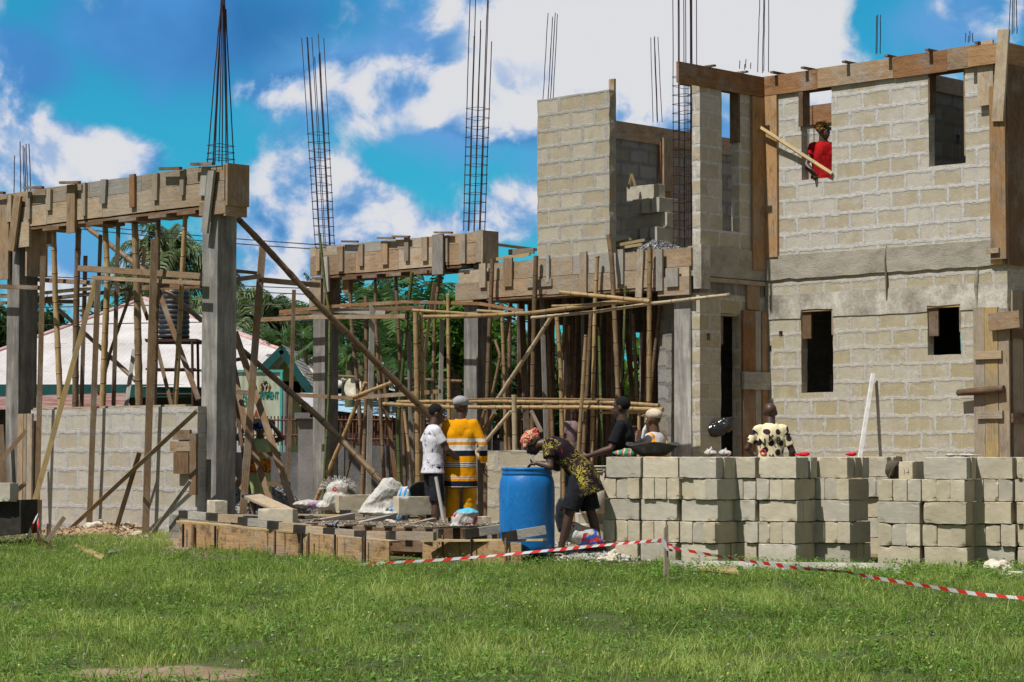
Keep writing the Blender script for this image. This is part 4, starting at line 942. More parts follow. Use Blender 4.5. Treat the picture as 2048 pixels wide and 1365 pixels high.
for i, (px, Yv, sz, sc, mt, lb, dz) in enumerate((
    (193, 29.7, .15, (1.2, .8, .8), PALE, 'large whitish rock at the foot of the low block wall', .08), (255, 29.6, .11, (1, .8, .9), PALE, 'whitish rock right of the large one by the low wall', .07),
    (278, 29.3, .06, (1.4, .8, .6), PALE, 'small flat pale stone before the widest plank post', .03), (115, 29.6, .09, (1.3, .9, .5), GREYR, 'grey rubble lump beside the short stake at left', .04),
    (342, 29.2, .09, (1.2, .9, .7), GREYR, 'grey lump at the right end of the low wall', .05), (1226, 25.0, .075, (1, .8, .7), PALE, 'pale stone standing before the first block stack', .06),
    (1215, 24.7, .10, (1.2, .8, .45), PALE, 'flat pale stone under the standing one by the stacks', .03), (1992, 22.6, .17, (1.15, .7, .5), PALE, 'big white boulder at the lower right by the last stacks', .07),
    (2028, 21.9, .14, (1.5, .8, .28), PALE, 'flat white slab of rubble at the right edge', .03), (1420, 23.4, .07, (1.7, .8, .35), PALE, 'small pale stone in the grass before the stacks', .03),
    (62, 29.0, .05, (1.2, .8, .6), PALE, 'small pale pebble at the tape stake far left', .03), (1160, 24.8, .08, (1.3, .9, .6), GREYR, 'grey stone by the stooping woman', .03))):
    p = atY(px, Yv, dz); rock('rubble_stone', p, sz, sc, i+1, mt, lb, group=None)
def pile(name, c, rx, ry, h, n, mat, label, cat, smin=.015, smax=.035, seed=1):
    r = random.Random(seed); m = MB()
    k = 20; vs = [(0, 0, h*.9)]; 
    for ring in range(1, 6):
        for q in range(k):
            a = 2*math.pi*q/k; f = ring/5; z = h*.9*(1-f**1.3)+.02*noise.noise(Vector((a, f*3, seed))); vs.append((rx*f*math.cos(a), ry*f*math.sin(a), z if ring < 5 else -.05))
    fs = [(0, 1+q, 1+(q+1) % k) for q in range(k)]+[(1+(g-1)*k+q, 1+g*k+q, 1+g*k+(q+1) % k, 1+(g-1)*k+(q+1) % k) for g in range(1, 5) for q in range(k)]
    m.add(vs, fs, [[(0, 0)]*len(f) for f in fs], True)
    for _ in range(n):
        a = r.random()*6.283; f = math.sqrt(r.random())*1.05; z = h*.9*(1-min(1, f)**1.3)
        c0 = Vector((rx*f*math.cos(a), ry*f*math.sin(a), max(0, z)+r.uniform(-.2, .6)*smin)); s = r.uniform(smin, smax)
        q = [c0+Vector((r.uniform(-1, 1), r.uniform(-1, 1), r.uniform(-.7, .7))).normalized()*s for _ in range(5)]
        fs = [(0, 1, 2), (0, 2, 3), (0, 3, 1), (4, 2, 1), (4, 3, 2), (4, 1, 3)]
        m.add(q, fs, [[(0, 0)]*3]*6)
    o = m.build(name, mat, None, c); return tag(o, label, cat, None, 'stuff')
GRAV = M_noise('granite_chips', [(.25, (.05, .05, .052)), (.5, (.22, .22, .225)), (.75, (.5, .5, .5))], 25, bd=.004, rnd=0, detail=4)
DIRTP = M_noise('earth_heap', [(.3, (.24, .15, .085)), (.6, (.40, .28, .18)), (.8, (.5, .4, .3))], 6, bd=.02, rnd=0)
pile('gravel_heap', atY(520, 32.5), 1.1, 1.0, .75, 5000, GRAV, 'heap of grey gravel behind the timber ladder', 'gravel')
pile('gravel_heap', F3.loc(F3.s(1300, 1.0), 1.0, 4.16), .75, .5, .32, 2200, GRAV, 'small heap of grey gravel on the porch slab', 'gravel', seed=2)
pile('gravel_patch', atY(985, 27.6), .9, .7, .12, 1800, M_noise('pale_chips', [(.3, (.2, .19, .17)), (.7, (.62, .6, .56))], 25, bd=.004, rnd=0, detail=4), 'pale chippings spread behind the blue drum', 'gravel', seed=3)
pile('gravel_patch', atY(1185, 25.6), .7, .8, .10, 1300, bpy.data.materials['pale_chips'], 'pale chippings right of the stooping woman', 'gravel', seed=4)
pile('soil_mound', atY(225, 29.7), 1.2, .5, .16, 900, DIRTP, 'low mound of orange earth along the low block wall', 'earth', .02, .04, seed=5)

# ------------------------------------------------------------ timber deck in front
GD = 'timbers of the low deck of pallets'
def add_runs(m, amt=.8):
    t = NT(m.node_tree); p = [q for q in t.n if q.type == 'BSDF_PRINCIPLED'][0]; src = p.inputs['Base Color'].links[0].from_socket
    u = t.node('ShaderNodeTexCoord').outputs['UV']
    r1 = t.rng(t.noise(t.v('MULTIPLY', u, (16, 1.6, 1)), 1, 5, .6), .56, .66); r2 = t.rng(t.noise(u, 4, 6, .7), .5, .62)
    f = t.m('MAXIMUM', t.m('MULTIPLY', r1, amt), t.m('MULTIPLY', r2, .55)); t.l.new(t.mix(f, src, (.03, .022, .015)), p.inputs['Base Color'])
PLY = M_wood('stained_plywood', (.18, .10, .042), (.34, .21, .10), (.45, .31, .18), stain=.8, cement=.25)
add_runs(PLY)
def slabboard(name, pts, mat, label, cat, th=.03, group=None):
    """board given by its four seen corners, with thickness away from the viewer"""
    P4 = [PX(*p)+Vector((0, 0, .03 if label.find("in the grass") > 0 else 0)) for p in pts]; base = P4[0].copy(); n = (P4[1]-P4[0]).cross(P4[3]-P4[0]).normalized()
    if n.y < 0: n = -n
    m = MB(); a = [p-base for p in P4]; b = [p+n*th for p in a]; L = (a[1]-a[0]).length; H = (a[3]-a[0]).length
    uq = [(0, 0), (L, 0), (L, H), (0, H)]
    m.add(a+b, [(0, 1, 2, 3), (7, 6, 5, 4), (0, 4, 5, 1), (1, 5, 6, 2), (2, 6, 7, 3), (3, 7, 4, 0)], [uq, uq[::-1], [(0, 0), (0, th), (L, th), (L, 0)], [(0, 0), (0, th), (H, th), (H, 0)], [(0, 0), (0, th), (L, th), (L, 0)], [(0, 0), (0, th), (H, th), (H, 0)]])
    return tag(m.build(name, mat, None, base), label, cat, group)
slabboard('plywood_sheet', [(358, 1120, 27.3), (600, 1150, 25.7), (600, 1066, 25.7), (358, 1044, 27.3)], PLY, 'left stained plywood side of the low pallet deck, black runs on it', 'plywood', .02)
slabboard('plywood_sheet', [(601, 1160, 25.68), (778, 1170, 24.6), (778, 1083, 24.6), (601, 1066, 25.68)], PLY, 'right stained plywood side of the low pallet deck', 'plywood', .02)
slabboard('plywood_sheet', [(845, 1135, 25.4), (1042, 1150, 24.6), (1042, 1086, 24.6), (845, 1076, 25.4)], PLY, 'plywood side panel just left of the blue drum', 'plywood', .02)
slabboard('plywood_sheet', [(786, 1115, 25.9), (850, 1125, 25.6), (850, 1085, 25.6), (786, 1070, 25.9)], PLY, 'short plywood piece over the dark gap of the deck', 'plywood', .02)
# dark ends of timbers showing as black posts on the plywood
BLACK = M_noise('tarred_timber', [(.3, (.012, .011, .01)), (.7, (.05, .042, .035))], 9, rnd=0)
def duo(x1, y1, Y1_, x2, y2, Y2_, h, label, ends=1, mat=None, tw=.075):
    """timber whose ends are painted black"""
    a, b = PX(x1, y1, Y1_), PX(x2, y2, Y2_); L = (b-a).length
    root = thing('deck_timber', label, 'timber', a, 0, GD); d = (b-a)/L
    hh = h*(Y1_+Y2_)/2/FPX
    lb = .16 if ends else 0
    side = Vector((0.5, -.86, 0)); side = Vector((-d.y, d.x, 0)).normalized()
    m = MB(); m.bar(d*lb, b-a-d*(.12 if ends > 1 else 0), hh, tw, side); m.build('shaft', mat or random.choice((WOOD_GREY, WOOD_OLD, WOOD_CEM)), root)
    if ends: m = MB(); m.bar((0, 0, 0), d*lb, hh+.004, tw+.004, side); m.build('black_end', BLACK, root)
    if ends > 1: m = MB(); m.bar(b-a-d*.12, b-a, hh+.004, tw+.004, side); m.build('black_end', BLACK, root)
    return root
duo(362, 1029, 27.6, 416, 1033, 27.3, 15, 'short timber at the left end of the deck')
duo(420, 1034, 27.1, 506, 1041, 26.7, 15, 'timber carrying the chipped block on the deck', 2)
duo(480, 1042, 26.6, 560, 1050, 26.2, 15, 'cement covered timber under the big block', 1, WOOD_GREY)
duo(538, 1050, 26.1, 625, 1058, 25.8, 16, 'front timber just right of the big block')
duo(590, 1058, 25.7, 660, 1064, 25.5, 16, 'front timber below the black and white rag')
duo(650, 1064, 25.5, 735, 1071, 25.2, 17, 'long front timber left of the deck middle')
duo(712, 1070, 25.2, 775, 1072, 25.0, 17, 'front timber with a pale patch, deck middle')
duo(770, 1071, 25.2, 870, 1073, 24.9, 17, 'dark front timber before the yellow trousers')
pole_specs = [((620, 1050, 27.2), (705, 1034, 27.9), 15, 'raised timber behind the black and white rag'), ((698, 1057, 26.8), (788, 1036, 27.6), 16, 'raised timber crossing the deck middle'),
              ((782, 1064, 26.3), (868, 1044, 27.2), 16, 'raised timber before the black shorts'), ((862, 1070, 25.9), (900, 1056, 26.6), 17, 'stub of raised timber behind the coloured bag'),
              ((928, 1068, 25.0), (1015, 1056, 25.2), 17, 'raised timber right of the coloured bag'), ((1004, 1074, 24.7), (1091, 1060, 24.75), 17, 'raised timber ending against the blue drum'),
              ((585, 1040, 28.0), (622, 1036, 28.2), 12, 'short timber right of the sloping plank'), ((680, 1027, 28.5), (728, 1028, 28.4), 13, 'black ended timber under the white sacks')]
for a, b, h, lb in pole_specs: duo(*a, *b, h, lb, 1)
BL_ = [((362, 1043, 27.4), (600, 1065, 25.8), 5), ((600, 1065, 25.8), (790, 1084, 24.7), 5), ((845, 1082, 25.2), (1090, 1080, 24.7), 5), ((590, 1055, 27), (880, 1063, 26), 5), ((580, 1030, 28.4), (700, 1032, 28.2), 5), ((690, 1024, 28.8), (830, 1036, 28), 5)]
for i, (a, b, h) in enumerate(BL_):
    p, q = PX(*a), PX(*b); m = MB(); m.bar((0, 0, 0), q-p, .022, .14, None or (-(q-p).y, (q-p).x, 0)); tag(m.build('deck_board', (WOOD_YEL, WOOD_CEM)[i % 2], None, p), ('thin board on top of the left plywood side', 'thin board on top of the right plywood side', 'thin board edging the deck beside the drum', 'thin middle board under the raised timbers', 'thin rear board near the sloping plank', 'thin rear board under the sacks')[i], 'board', 'thin boards of the deck')
m = MB(); c0 = atY(690, 27.2, 0)
# body of the deck: dark layers of timber between the two sides
deck = thing('pallet_base', 'dark stacked pallets that carry the low timber deck', 'pallet', atY(430, 27.6, 0), ANG, None)
for i in range(4):
    m = MB(); m.box(.0, 3.6, .25+i*.42, .33+i*.42, .0, .26, None, 'x'); m.build('bearer', WOOD_DARK, deck)
for i in range(11):
    m = MB(); m.box(.1+i*.33, .22+i*.33, .12, 1.75, .262, .285, None, 'y'); m.build('slat', (WOOD_OLD, WOOD_CEM)[i % 2], deck)
for k, (px, Yv) in enumerate(((368, 27.2), (388, 27.1), (432, 26.8), (551, 26.05), (605, 25.6), (618, 25.5), (671, 25.25), (726, 24.9), (731, 24.86), (886, 25.2), (943, 24.95), (1012, 24.7))):
    p = atY(px, Yv-.05); wv = (.02, .04, .02, .02, .02, .022, .014, .014, .014, .02, .018, .025)[k]
    m = MB(); m.bar((0, 0, -.05), (0, 0, .28), wv, .02, (FH.v.x, FH.v.y, 0)); tag(m.build('deck_peg', (BLACK, WOOD_DARK)[k % 2], None, p), '%s dark peg along the plywood deck sides, counted from the left end' % ('first', 'second', 'third', 'fourth', 'fifth', 'sixth', 'seventh', 'eighth', 'ninth', 'tenth', 'eleventh', 'twelfth')[k], 'peg', 'dark pegs along the plywood sides')
slabboard('sloping_plank', [(483, 990, 29.2), (563, 1025, 26.8), (592, 1020, 26.9), (519, 987, 29.3)], WOOD_CEM, 'wide sloping plank running down to the big block on the deck', 'plank', .03)
block(PX(556, 1037, 26.9), R(-20), 'big block on the deck where the sloping plank ends', None, 0)
block(PX(434, 1020, 27.6), R(-70), 'chipped block standing on end at the left of the deck', None, 3, 0, R(0)); 
block(PX(709, 1008, 28.6), R(20), 'block between the fringed sack and the big white sack', None, 1)
block(PX(825, 1012, 27.8), R(30), 'block beside the black basin behind the deck', None, 0)
block(PX(942, 1052, 27.2), R(15), 'block behind the coloured bag on the deck', None, 4)
block(atY(1140, 27.9, .12), R(-10), 'low block behind the stooping woman', None, 1)
# low wall piece behind the drum
lb2 = thing('half_built_wall', 'short waist high block wall behind the blue drum', 'wall', (PX(975, 1000, 31.2).x, 31.2, 0), R(-12))
walled('wall', M_wall('plain_pale_wall', srgb(168, 160, 140), srgb(178, 171, 152), srgb(176, 172, 160), recess=.4, streak=.3), lb2, 0, 1.0, .1, 1.22, [], 0, .15)
CH_ = M_noise('mortar_crumbs', [(.3, (.16, .13, .10)), (.7, (.52, .47, .40))], 25, bd=.003, rnd=0)
def scatter(pts, n, smin, smax, label, seed):
    r = random.Random(seed); m = MB()
    for _ in range(n):
        x, y, z = pts(r); s = r.uniform(smin, smax)*(2 if r.random() < .05 else 1); c0 = Vector((x, y, z+s*.3)); q = [c0+Vector((r.uniform(-1, 1), r.uniform(-1, 1), r.uniform(-.6, .6))).normalized()*s for _ in range(5)]
        m.add(q, [(0, 1, 2), (0, 2, 3), (0, 3, 1), (4, 2, 1), (4, 3, 2), (4, 1, 3)], [[(0, 0)]*3]*6)
    return tag(m.build('mortar_crumbs', CH_, None), label, 'rubble', None, 'stuff')
def on_deck(r):
    l = deck.matrix_basis @ Vector((r.uniform(.05, 3.7), r.uniform(.1, 1.8), .285)); return l
scatter(on_deck, 700, .006, .018, 'mortar crumbs and splinters strewn over the low deck', 1)
def at_stacks(r):
    x = r.uniform(1.0, 5.4); y = 24.9-.28*(x-1)+r.uniform(-.5, .5)-(.4 if x > 3.6 else 0); return Vector((x, y, gz(x, y)))
scatter(at_stacks, 1100, .006, .02, 'broken crumbs of block lying along the foot of the stacks', 2)
def behind(r):
    x = r.uniform(-6.4, 1.2); y = r.uniform(26.4, 30); return Vector((x, y, gz(x, y)))
scatter(behind, 1600, .008, .03, 'rubble and chips scattered over the bare ground of the site', 3)
# stake and tape
stk = PX(1332, 1100, 21.5)
m = MB(); m.bar((0, 0, -.12), (0, 0, .50), .045, .03, (.3, -1, 0)); m.v = [(x*(1 if z < .4 else .8), y, z+(x*.9 if z > .4 else 0)) for x, y, z in m.v]
tag(m.build('wooden_stake', WOOD_OLD, None, (stk.x, 21.5, gz(stk.x, 21.5))), 'grey wooden stake in the grass holding the red and white tape', 'stake')
mt, t, p = new_mat('barrier_tape'); u_ = t.node('ShaderNodeTexCoord').outputs['UV']; xx, yy, _ = t.xyz(u_)
st = t.m('GREATER_THAN', t.m('FRACT', t.m('DIVIDE', t.m('ADD', xx, t.m('MULTIPLY', yy, .6)), .21)), .5)
t.l.new(t.mix(st, (.46, .47, .48), (.46, .025, .02)), p.inputs['Base Color']); p.inputs['Roughness'].default_value = .35
def tape(pts, label, wd=.038, twist=1.0):
    P3 = [PX(*q) for q in pts]; base = P3[0].copy(); m = MB(); vs = []; us = []; acc = 0; n = 60; Q = []
    for i in range(n+1):
        f = i/n*(len(P3)-1); j = min(int(f), len(P3)-2); g = f-j; g = g*g*(3-2*g)*.3+g*.7; Q.append(P3[j].lerp(P3[j+1], g)-base)
    for i, q in enumerate(Q):
        if i: acc += (q-Q[i-1]).length
        d = (Q[min(i+1, n)]-Q[max(i-1, 0)]).normalized(); a = twist*(.8*noise.noise(Vector((acc*.9, 3, twist)))*2.2)
        up = Vector((0, 0, 1)); s = d.cross(up).normalized(); w_ = (up*math.cos(a)+s*math.sin(a))*wd/2*(.75+.25*noise.noise(Vector((acc*2, 1, 1))))
        vs += [q-w_, q+w_]; us.append(acc)
    fs = [(2*i, 2*i+2, 2*i+3, 2*i+1) for i in range(n)]; uv = [[(us[i], 0), (us[i+1], 0), (us[i+1], .06), (us[i], .06)] for i in range(n)]
    m.add(vs, fs, uv, True); return tag(m.build('barrier_tape', mt, None, base), label, 'barrier tape', 'red and white barrier tape')
tape([(1337, 1079, 21.5), (1225, 1089, 22.4), (1090, 1102, 23.3), (985, 1112, 23.6), (885, 1120, 23.9), (790, 1125, 24.0), (700, 1131, 24.2)], 'red and white tape running left from the stake past the drum', twist=.5)
tape([(1334, 1094, 21.46), (1420, 1110, 21.0), (1500, 1123, 20.3), (1600, 1137, 19.6), (1690, 1144, 19.0), (1760, 1158, 18.5), (1850, 1172, 18.0), (1950, 1188, 17.5), (2070, 1199, 17.0)], 'red and white tape sagging right from the stake into the grass', twist=.75)
tape([(1323, 1080, 21.44), (1334, 1094, 21.44), (1345, 1096, 21.45)], 'knot of red and white tape round the stake top', .10, 1)
s2 = atY(70, 26.8)
for i, (x0, lb) in enumerate(((84, 'short stake crossed with the long leaning plank at far left'), (98, 'small stake end standing in the grass by the low wall'))):
    pole('wd', [(x0-4+i*4, 1000+i*48, 26.9), (x0-6+i*4, 1085, 26.9)], 9, lb, None, True)
tape([(74, 1030, 26.7), (66, 1050, 26.65), (55, 1078, 26.7)], 'red and white tape scrap hanging from the far left stake, left strand', .07, 1.4)
tape([(74, 1030, 26.7), (77, 1055, 26.65), (82, 1076, 26.7)], 'red and white tape scrap hanging from the far left stake, right strand', .06, 1.2)
pole('wn', [(128, 1036, 26.9), (92, 1085, 26.6)], 9, 'orange batten stuck in the ground right of the far left stakes', None)
slabboard('scrap_board', [(147, 1097, groundpt(147, 1097).y), (203, 1124, groundpt(203, 1124).y), (209, 1117, groundpt(209, 1117).y), (153, 1090, groundpt(153, 1090).y)], WOOD_YEL, 'whitish rotten board lying diagonal in the grass at left', 'board', .02)
slabboard('scrap_board', [(215, 1112, groundpt(215, 1112).y), (258, 1103, groundpt(258, 1103).y), (262, 1096, groundpt(262, 1096).y), (218, 1105, groundpt(218, 1105).y)], WOOD_GREY, 'pale board crossing beside the rotten one in the grass', 'board', .02)
slabboard('scrap_board', [(1395, 1146, groundpt(1395, 1146).y), (1478, 1156, groundpt(1478, 1156).y), (1472, 1147, groundpt(1472, 1147).y), (1398, 1138, groundpt(1398, 1138).y)], WOOD_YEL, 'rotten board in the grass before the block stacks', 'board', .02)
slabboard('low_kerb_slab', [(1340, 1150, 23.3), (1800, 1160, 22.9), (1800, 1133, 22.95), (1340, 1127, 23.35)], LB, 'low grey concrete strip half sunk in the grass before the stacks', 'concrete slab', .5)
slabboard('black_opening_trough', [(-40, 1075, 27.6), (42, 1068, 27.3), (42, 1000, 27.3), (-40, 1005, 27.6)], BLACK, 'black pit cover at the left edge below the cut block', 'cover', .3)
block(PX(0, 985, 27.4), R(-30), 'grey block on the black pit cover at the left edge', None, 2)
# black line of moulding between pegs is the shade of the boards

# ------------------------------------------------------------ drum, basins, bucket
BLUE, t, p = new_mat('blue_plastic'); c = t.node('ShaderNodeTexCoord').outputs['Object']
gr = t.rng(t.noise(t.v('MULTIPLY', c, (1, 1, .6)), 7, 7, .7), .58, .70); sk = t.rng(t.noise(t.v('MULTIPLY', c, (16, 16, 1.2)), 1, 5, .65), .58, .72)
col = t.ramp(t.noise(c, 3, 5, .6), [(.3, (.004, .115, .36)), (.7, (.006, .17, .50))]); col = t.mix(t.m('MULTIPLY', gr, .75), col, (.006, .025, .05)); col = t.mix(t.m('MULTIPLY', t.rng(t.noise(c, 26, 4, .6), .68, .72), .6), col, (.4, .4, .38)); col = t.mix(t.m('MULTIPLY', sk, .22), col, (.30, .36, .40))
t.l.new(col, p.inputs['Base Color']); p.inputs['Roughness'].default_value = .42; p.inputs['Specular IOR Level'].default_value = .45; bump(t, p, t.noise(c, 18, 4), .003)
dm = thing('plastic_drum', 'large blue plastic drum with an open top and raised rim', 'drum', (PX(1054, 1000, 25.2).x, 25.2, .085))
Hh = .945; rr = .302
prof = [(.001, .01), (rr*.93, .01), (rr*.985, .04), (rr, .10), (rr, .3), (rr*1.005, .5), (rr*1.005, .72), (rr*.985, .79), (rr*.93, .845), (rr*.885, .87), (rr*.87, .885), (rr*.87, .895)]
m = MB(); m.lathe([(a, b*Hh/.945) for a, b in prof], 48)
m.lathe([(rr*.87-.012, .9), (rr*.87-.012, .6), (rr*.95, .5), (rr*.95, .03), (.001, .02)], 48); m.build('body', BLUE, dm)
m = MB(); m.lathe([(rr*.86, .86), (rr*.905, .865), (rr*.92, .885), (rr*.90, .90), (rr*.895, .915), (rr*.925, .925), (rr*.925, .94), (rr*.905, .95), (rr*.86, .948), (rr*.85, .86)], 48); m.build('rim', BLUE, dm)
m = MB(); m.lathe([(.001, .55), (rr*.93, .55)], 40); m.build('water', M_noise('murky_water', [(.3, (.02, .05, .08)), (.7, (.03, .07, .1))], 2, rough=.05), dm)
BASIN = M_noise('dark_basin', [(.3, (.02, .021, .022)), (.6, (.055, .056, .056)), (.8, (.2, .2, .19))], 12, bd=.002)
m = MB(); k = 32; prof = [(.10, 0), (.15, .01), (.22, .06), (.285, .118), (.30, .122), (.298, .13), (.275, .122), (.21, .07), (.14, .02), (.001, .018)]
m.lathe([(a, b*1.08) for a, b in prof], k); m.v = [(x, y, z+.02*math.sin(3*math.atan2(y, x))*max(0, (math.hypot(x, y)-.2)/.1)) for x, y, z in m.v]
pb = PX(1304, 912, 25.75)
tag(m.build('basin', BASIN, None, (pb.x, 25.62, 1.155)), 'wide dark headpan resting on the block stack before the orange vest', 'basin')
m = MB(); m.lathe([(a*.8, b) for a, b in prof], k); o = m.build('basin', BASIN, None, PX(842, 1006, 28.3)); o.rotation_euler = (R(70), 0, R(25)); tag(o, 'dark basin leaning on a block behind the black shorts', 'basin')
WHT = M_noise('scuffed_white_plastic', [(.3, srgb(150, 140, 118)), (.6, srgb(196, 190, 174)), (.8, srgb(218, 215, 205))], 5, (1, 1, .6), rough=.5, bd=.002)
bk = thing('bucket', 'large off-white plastic bucket behind the stooping woman', 'bucket', (PX(1187, 1000, 27.6).x, 27.6, .10))
m = MB(); m.lathe([(.001, 0), (.15, 0), (.16, .02), (.20, .56), (.195, .56), (.155, .03), (.001, .02)], 32); m.v = [(x, y, z+.37) for x, y, z in m.v]; m.build('body', WHT, bk)
m = MB()
for z in (.50, .53, .565): m.lathe([(.195, z-.012), (.214, z-.01), (.216, z), (.195, z+.006)], 32)
m.v = [(x, y, z+.37) for x, y, z in m.v]; m.build('rim', WHT, bk)
block(Vector((PX(1187, 1000, 27.6).x, 27.6, .235)), R(10), 'block carrying the off-white bucket', None, 3); block(Vector((PX(1187, 1000, 27.6).x, 27.78, .235)), R(10), 'rear block carrying the off-white bucket', None, 4); block(Vector((PX(1190, 1000, 27.6).x, 27.7, .36)), R(12), 'upper block under the off-white bucket', None, 5)
# ------------------------------------------------------------ blended solids (bodies, clothes, sacks)
def basis(z, x=None):
    z = Vector(z).normalized(); x = Vector(x) if x is not None else Vector((1, 0, 0))
    y = z.cross(x).normalized() if z.cross(x).length > 1e-4 else z.cross(Vector((0, 1, 0))).normalized()
    return Matrix((y.cross(z), y, z)).transposed()
class Blob:
    def __init__(s): s.bm = bmesh.new()
    def e(s, c, r, z=(0, 0, 1), x=None):
        r = (r, r, r) if not hasattr(r, '__len__') else r
        M = Matrix.Translation(Vector(c)) @ basis(z, x).to_4x4() @ Matrix.Diagonal((*r, 1))
        bmesh.ops.create_icosphere(s.bm, subdivisions=3, radius=1, matrix=M); return s
    def k(s, p, q, r1, r2, round_=True, flat=1.0, x=None):
        p, q = Vector(p), Vector(q); d = q-p; L = d.length
        M = Matrix.Translation((p+q)/2) @ basis(d, x).to_4x4() @ Matrix.Diagonal((1, flat, 1, 1))
        bmesh.ops.create_cone(s.bm, cap_ends=True, segments=20, radius1=r1, radius2=r2, depth=L, matrix=M)
        if round_: s.e(p, (r1, r1*flat, r1), d, x); s.e(q, (r2, r2*flat, r2), d, x)
        return s
    def build(s, name, mat, parent=None, vox=.01, smooth=4, disp=None, loc=None):
        me = bpy.data.meshes.new(name+'_raw'); s.bm.to_mesh(me); s.bm.free()
        o = bpy.data.objects.new('tmp', me); COL.objects.link(o)
        r = o.modifiers.new('r', 'REMESH'); r.mode = 'VOXEL'; r.voxel_size = vox; r.use_smooth_shade = True
        if smooth: k = o.modifiers.new('s', 'SMOOTH'); k.iterations = smooth; k.factor = .5
        dg = bpy.context.evaluated_depsgraph_get(); me2 = bpy.data.meshes.new_from_object(o.evaluated_get(dg))
        bpy.data.objects.remove(o); me2.name = name
        if disp:
            n = len(me2.vertices); co = np.empty(n*3, np.float32); me2.vertices.foreach_get('co', co); co = co.reshape(-1, 3)
            no = np.empty(n*3, np.float32); me2.vertices.foreach_get('normal', no); no = no.reshape(-1, 3)
            for i in range(n):
                co[i] += no[i]*disp(Vector(co[i]))
            me2.vertices.foreach_set('co', co.ravel()); me2.update()
        me2.materials.clear(); me2.materials.append(mat)
        me2.polygons.foreach_set('use_smooth', [True]*len(me2.polygons))
        b = bpy.data.objects.new(name, me2); COL.objects.link(b)
        if parent: b.parent = parent
        if loc is not None: b.location = loc
        return b
def fold(amp=.0045, sc=9, st=(1, 1, .35)):
    return lambda p: amp*noise.noise(Vector((p.x*sc*st[0], p.y*sc*st[1], p.z*sc*st[2])))*1.6+amp*.5*noise.noise(p*sc*2.3)
def M_cloth(name, fn, bd=.004, rough=.9):
    m, t, p = new_mat(name); c = t.node('ShaderNodeTexCoord').outputs['Object']
    t.l.new(fn(t, c), p.inputs['Base Color']); p.inputs['Roughness'].default_value = rough; p.inputs['Specular IOR Level'].default_value = .1
    bump(t, p, t.m('ADD', t.noise(t.v('MULTIPLY', c, (14, 14, 6)), 1, 4, .6), t.m('MULTIPLY', t.noise(c, 260, 2), .12)), bd*3); return m
def plain(c, v=.25): return lambda t, p: t.ramp(t.noise(p, 9, 4), [(.3, tuple(k*(1-v) for k in c)), (.7, tuple(k*(1+v) for k in c))])
SKIN = M_noise('dark_skin', [(.3, (.048, .024, .016)), (.7, (.085, .044, .029))], 8, rough=.5, bd=.001, rnd=.1, spec=.45)
SKIN2 = M_noise('brown_skin', [(.3, (.085, .04, .025)), (.7, (.12, .06, .038))], 8, rough=.5, bd=.001, rnd=.05, spec=.4)
HAIR = M_noise('black_hair', [(.3, (.004, .004, .004)), (.7, (.012, .011, .010))], 60, rough=.95, bd=.004, rnd=0)
EYE = M_noise('eye_white', [(.3, (.5, .48, .45)), (.7, (.6, .58, .55))], 8, rough=.3, bd=0)
def stripes(stops):
    def fn(t, c):
        z = t.m('ADD', t.xyz(c)[2], t.m('MULTIPLY', t.m('SUBTRACT', t.noise(c, 5, 2), .5), .018))
        return t.ramp(t.rng(z, .55, 1.25, 0, 1, False), stops, 'CONSTANT')
    return fn
def hand(B, w, d, side, curl=.5, r=.0085, sc=1.0):
    """palm and five fingers; d points along the hand, side towards the thumb"""
    w, d, side = Vector(w), Vector(d).normalized(), Vector(side); side = (side-d*side.dot(d)).normalized(); n = d.cross(side)
    B.e(w+d*.045*sc, (.040*sc, .016*sc, .050*sc), d, side)
    for i, (o, L) in enumerate(((.030, .070), (.011, .080), (-.009, .075), (-.028, .058))):
        p = w+d*.085*sc+side*o*sc; a = curl*.8; q = p+(d*math.cos(a)+n*math.sin(a))*L*.5*sc
        s2 = q+(d*math.cos(a*2.2)+n*math.sin(a*2.2))*L*.5*sc
        B.k(p-d*.02*sc, q, r*sc, r*.95*sc); B.k(q, s2, r*.95*sc, r*.8*sc)
    p = w+d*.03*sc+side*.032*sc; q = p+(d*.6+side*.7+n*.3).normalized()*.038*sc; s2 = q+(d*.9+side*.25+n*.4).normalized()*.028*sc
    B.k(p, q, r*1.25*sc, r*1.05*sc); B.k(q, s2, r*1.05*sc, r*.9*sc)
BASE = dict(pel=(0, 0, .96), chest=(0, 0, 1.27), neck=(0, .0, 1.45), head=(0, .025, 1.60), hf=(0, 1, 0), hu=(0, 0, 1), sx=(1, 0, 0), px=(1, 0, 0),
            el_l=(-.21, -.03, 1.13), wr_l=(-.23, .05, .88), el_r=(.21, -.03, 1.13), wr_r=(.23, .05, .88), hd_l=(0, .15, -1), hd_r=(0, .15, -1), hs_l=(0, 1, 0), hs_r=(0, 1, 0),
            kn_l=(-.105, .02, .50), an_l=(-.11, -.02, .08), kn_r=(.105, .02, .50), an_r=(.11, -.02, .08), to_l=(-.14, .14, .035), to_r=(.14, .14, .035), curl=.55, bulk=.93)
